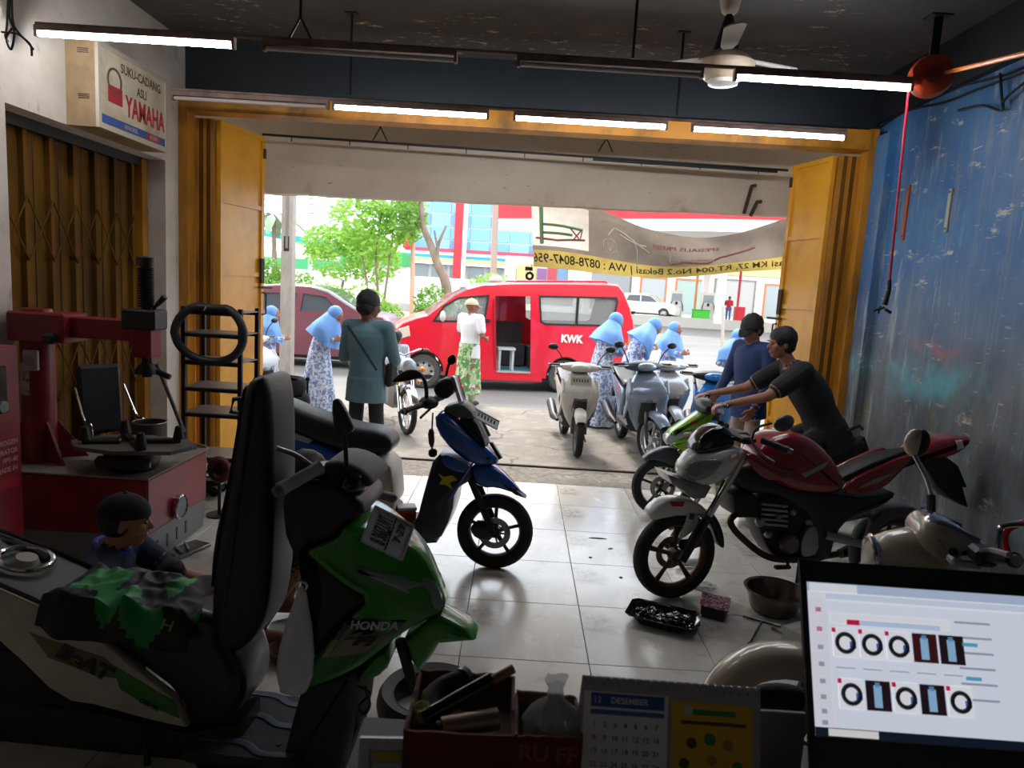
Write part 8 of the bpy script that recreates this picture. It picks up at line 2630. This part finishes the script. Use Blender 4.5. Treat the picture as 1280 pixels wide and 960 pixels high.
TEAL = mat('grey_teal_shirt', '#6d8f97', .75, var=('#5d7e86', 5, .4, .7))
BLKC = mat('black_cloth', '#17181a', .8)
DARKT = mat('charcoal_trousers', '#2b2a2c', .8)
NAVY = mat('navy_sweater', '#1d3566', .75, var=('#172b54', 6, .4, .7))
PINKT = mat('beige_pink_trousers', '#a38b86', .8)
SANDAL = mat('sandal_brown', '#4d382c', .7)
SCARF = mat('light_blue_scarf', '#6f9fdf', .7, var=('#5f8fd2', 5, .4, .7))
t = NT('batik_blue_white', .75)
t.color(t.mix(t.noise(26, .46, .56), '#d5dcec', '#6f86b4'))
BATIK = t.m
WTEE = mat('white_tee', '#dcdade', .8)
t = NT('camouflage_sarong', .8)
c = t.mix(t.noise(9, .47, .52), '#a9c08f', '#4f8a4a'); c = t.mix(t.noise(11, .55, .58, t.map((1, 1, 1), (5, 3, 1))), c, '#8d5a4c'); c = t.mix(t.noise(13, .58, .6, t.map((1, 1, 1), (1, 8, 4))), c, '#d8dcc6')
t.color(c); CAMO = t.m
t = NT('striped_child_shirt', .8)
t.color(t.mix(t.rng(t.math('SINE', t.math('MULTIPLY', t.axis(1), 160.0), 0), -.2, .2), '#d3dbe2', '#9fb6c6')); STRIPE = t.m

# man in the teal shirt, seen from behind
def strap(root, J, hp3, Rh):
    pts = [(-.12, .13, 1.37), (-.14, .05, 1.28), (-.155, -.06, 1.15), (-.14, -.15, 1.02)]
    MB().tube(spline(pts, 5), .014, 6, flat=.4).build('bag_strap', BLKC, root)
    MB().rbox((.05, -.2, .97), (.16, .06, .2), .02).build('shoulder_bag', BLKC, root)
p = AY(459, 450, 5.85)
figure('man in a grey teal shirt with shoulder strap standing with his back turned', (p.x, 5.85, 0), RAD(78),
       dict(shL=(0, .165, 1.36), shR=(0, -.165, 1.36), elL=(.03, .225, 1.09), wrL=(.25, .13, 1.12), elR=(.05, -.23, 1.09), wrR=(.26, -.1, 1.13)), (TEAL, DARKT, SANDAL), 1.0, head=(RAD(-25), RAD(8), 0), voxel=.009, build_=1.04, sleeve='long', hem=.1, extra=strap, face=True)
# black-shirted rider bent over the green bike
gx = gn.location
fwd = RAD(178)
def rider_pose():
    # world joint targets turned into the rider frame
    base = Vector((2.36, gx.y, 0))
    def L(x, z, y=0.0): return (-(x - base.x), y, z)
    hs = AY(885, 503, gx.y)
    return base, dict(pelvis=L(2.46, .83), chest=L(2.32, 1.08), neck=L(2.14, 1.29), head=L(2.05, 1.45),
        shL=L(2.18, 1.26, .175), elL=L(1.9, 1.06, .25), wrL=L(1.60, .985, .26), shR=L(2.18, 1.26, -.175), elR=L(1.9, 1.06, -.25), wrR=L(1.60, .985, -.26),
        hipL=L(2.45, .78, .1), knL=L(2.1, .6, .2), anL=L(2.2, .16, .22), hipR=L(2.45, .78, -.1), knR=L(2.1, .6, -.2), anR=L(2.2, .16, -.22), toeL=L(2.05, .1, .24), toeR=L(2.05, .1, -.24))
base, ps = rider_pose()
figure('man in a black T-shirt leaning forward onto the green bike handlebar', (base.x, base.y, 0), RAD(180), ps, (BLKC, mat('dark_shorts', '#2a2628', .8), SANDAL), 1.0, head=(RAD(6), RAD(4), 0), voxel=.008, build_=1.22, sleeve='short', shorts=True, hem=.1, face=True, skin=SKINL,
       hand_pose={'L': ((0, 0, 1), .75), 'R': ((0, 0, 1), .75)})
# man in navy with a black cap
p = AY(944, 420, 6.15)
figure('man in a navy sweater and black cap looking down beside the green bike', (p.x, 6.15, 0), RAD(205),
       dict(head=(.05, 0, 1.52), elL=(.02, .25, 1.08), wrL=(.14, .22, .86), elR=(.05, -.24, 1.09), wrR=(.2, -.2, .9)), (NAVY, PINKT, SANDAL), 1.0, head=(RAD(12), RAD(22), 0), voxel=.009, build_=1.05, sleeve='long', cap=(mat('black_cap', '#1b1d22', .7), (RAD(0),)), hem=.08, face=True, skin=SKINL)
# squatting mechanic by the tyre changer
p = AY(150, 652, 2.9)
SQ = dict(pelvis=(-.12, 0, .24), chest=(.0, 0, .47), neck=(.07, 0, .63), head=(.12, 0, .745), shL=(.06, .18, .58), elL=(.25, .2, .42), wrL=(.45, .12, .4), shR=(.06, -.18, .58), elR=(.25, -.22, .42), wrR=(.45, -.12, .4),
          hipL=(-.1, .09, .22), knL=(.25, .16, .45), anL=(.05, .14, .09), hipR=(-.1, -.09, .22), knR=(.25, -.16, .45), anR=(.05, -.14, .09))
dz_ = p.z - .745
def bluecollar(root, J, hp3, Rh):
    MB().ell(hp3(-.03, 0, .0), (.085, .083, .075), 24, 14, Rh).build('hair', HAIR, root)
    MB().torus(J['neck'] + Vector((-.01, 0, .0)), .068, .014, (.35, 0, 1), 20, 8).build('collar', mat('collar_blue', '#23409a', .7), root)
figure('squatting mechanic with dark skullcap and blue collar beside the tyre changer', (p.x - .1, 2.9, 0), RAD(8), {k: (v[0], v[1], v[2] + (dz_ if k not in ('anL', 'anR') else 0)) for k, v in SQ.items()}, (mat('mechanic_navy', '#1a2238', .8), DARKT, SANDAL), 1.0,
       head=(RAD(12), RAD(5), 0), voxel=.008, sleeve='short', face=True, skin=SKINL, hair=False, cap=(mat('skullcap_navy', '#0d0e12', .9), None), extra=bluecollar)
# seated mechanic in black behind the tipped seat
p = AY(385, 598, 3.3)
dz_ = p.z - .80
ST = dict(pelvis=(-.14, 0, .30), chest=(.0, 0, .53), neck=(.1, 0, .68), head=(.17, 0, .80), shL=(.08, .18, .63), elL=(.24, .2, .44), wrL=(.42, .12, .38), shR=(.08, -.18, .63), elR=(.2, -.22, .45), wrR=(.36, -.14, .36),
          hipL=(-.12, .09, .28), knL=(.2, .18, .48), anL=(.06, .15, .09), hipR=(-.12, -.09, .28), knR=(.18, -.2, .48), anR=(-.02, -.17, .09))
figure('mechanic in black squatting behind the tipped-up scooter seat', (p.x - .17, 3.25, 0), RAD(10), {k: (v[0], v[1], v[2] + (dz_ if k not in ('anL', 'anR') else 0)) for k, v in ST.items()}, (BLKC, mat('navy_trousers', '#1b2030', .8), SANDAL), 1.0,
       head=(0, RAD(30), 0), voxel=.009, sleeve='short', skin=SKIN, shorts=True, shoes=False)
r = thing('low_stool', 'low wooden stool under the mechanic in black', 'stool', (p.x - .33, 3.24, 0), .2)
MB().rbox((0, 0, .19 ), (.24, .24, .03), .008).build('stool_seat', mat('stool_wood', '#5d4630', .7), r, 0)
for sx_ in (-1, 1):
    for sy_ in (-1, 1):
        MB().bb(sx_ * .1 - .015, sx_ * .1 + .015, sy_ * .1 - .015, sy_ * .1 + .015, 0, .18).build('leg', mat('stool_wood', '#5d4630', .7), r, 0)
# women in blue scarves
def woman(label, px, py_top, Y, rz, bow=0.0, headrot=(0, 0, 0), h=1.5, arms=None, voxel=.014):
    p = AY(px, py_top, Y)
    zt = p.z + .03
    s = zt / (1.66 - bow * .22)
    pose = dict(chest=(.02 + bow * .1, 0, 1.22 - bow * .02), neck=(.03 + bow * .24, 0, 1.39 - bow * .08), head=(.07 + bow * .34, 0, 1.52 - bow * .14), shL=(.02 + bow * .2, .16, 1.34 - bow * .06), shR=(.02 + bow * .2, -.16, 1.34 - bow * .06),
                elL=(.08, .24, 1.1), wrL=(.27, .12, 1.12), elR=(.08, -.24, 1.1), wrR=(.27, -.12, 1.12))
    if arms: pose.update(arms)
    return figure(label, (p.x - cos(rz) * (.07 + bow * .34) * s, Y - sin(rz) * (.07 + bow * .34) * s, -.03), rz, pose, (BATIK, BATIK, SANDAL), s, head=headrot, voxel=voxel, sleeve='long', hair=False, scarf=SCARF, dress=(BATIK, .03), female=True, face=True, skin=SKINL)
woman('woman in light blue scarf bowing over her hands beside the concrete pole', 420, 386, 9.0, RAD(-10), .5, (0, RAD(40), 0))
woman('woman in light blue scarf standing between the yellow gate and the pole', 342, 382, 9.4, RAD(15), .1)
woman('woman in light blue scarf turned away behind the dusty white scooter', 772, 393, 9.5, RAD(20), .35, (RAD(10), RAD(20), 0))
woman('woman in light blue scarf stooping behind the silver blue scooter', 820, 402, 9.95, RAD(5), .7, (RAD(-5), RAD(30), 0))
woman('woman in light blue scarf showing her face beside the stooping woman', 846, 402, 10.45, RAD(-35), .1, (0, 0, 0))
woman('woman in light blue scarf hidden behind the man in navy', 922, 411, 9.3, RAD(100), .1)
# man in white by the van
p = AY(590, 376, 10.6)
s_ = (p.z + .07 + .02) / 1.645
def sarong(root, J, hp3, Rh):
    rings = []
    for k in range(9):
        u = k / 8
        rings.append([(.0 + (.15 + .05 * u) * cos(a) + .012 * u * sin(8 * a), (.165 + .05 * u) * sin(a) + .012 * u * cos(6 * a), .98 - .78 * u) for a in [2 * pi * j / 40 for j in range(40)]])
    MB().loft(rings).build('sarong', CAMO, root, 60)
figure('man in white T-shirt, beige cap and camouflage sarong standing at the red van', (p.x, 10.6, -.07), RAD(55), dict(elR=(-.02, -.25, 1.1), wrR=(.15, -.2, 1.05), elL=(.05, .24, 1.1), wrL=(.25, .15, 1.15)), (WTEE, CAMO, SANDAL), s_, head=(RAD(-35), 0, 0), voxel=.013, build_=1.1, hair=False,
       cap=(mat('beige_cap', '#c9b59a', .7), (0,)), hem=.08, extra=sarong, shoes=True, face=True)
# child on the old motorcycle
p = AY(497, 409, 8.9)
figure('small child in a striped shirt sitting on the old chrome motorcycle', (p.x, 8.9, -.03), RAD(75), dict(hipL=(0, .1, .9), knL=(.3, .2, .82), anL=(.3, .22, .45), hipR=(0, -.1, .9), knR=(.3, -.2, .82), anR=(.3, -.22, .45)), (STRIPE, DARKT, SANDAL), .70, voxel=.013, sleeve='short')
# van driver
dl_ = Vector(VF.o) + VF.u * VF.pix(603, 380, -.45)[0] + VF.n * -.45
zs = VF.pix(603, 379, -.45)[1]
figure('driver in dark blue seated at the wheel of the red van', (dl_.x, dl_.y, zs - .07 - 1.55), VF.ang, dict(elL=(.2, .26, 1.16), wrL=(.42, .2, 1.3), elR=(.2, -.26, 1.16), wrR=(.42, -.2, 1.3), hipL=(0, .09, .95), knL=(.38, .12, .98), anL=(.5, .12, .62), hipR=(0, -.09, .95), knR=(.38, -.12, .98), anR=(.5, -.12, .62)), (mat('driver_blue', '#233a7a', .8), DARKT, SANDAL), .96, voxel=.014)
# two attendants far away
REDT = mat('attendant_red', '#c22434', .8); JEAN = mat('blue_jeans', '#3f5f92', .8)
for px, lab, m_ in ((901.5, 'attendant in dark vest and jeans standing at the petrol station', mat('attendant_dark', '#4a3040', .8)), (912, 'attendant in red shirt and jeans beside the red cabinet', REDT)):
    p = AY(px, 400, 45.9)
    figure(lab, (p.x, 46.35, wz), RAD(-90 if px < 905 else -120), dict(elL=(.05, .25, 1.1), wrL=(.22, .1, 1.1), elR=(.05, -.25, 1.1), wrR=(.22, -.1, 1.1)), (m_, JEAN, SANDAL), 1.02, voxel=.022, hands=False)
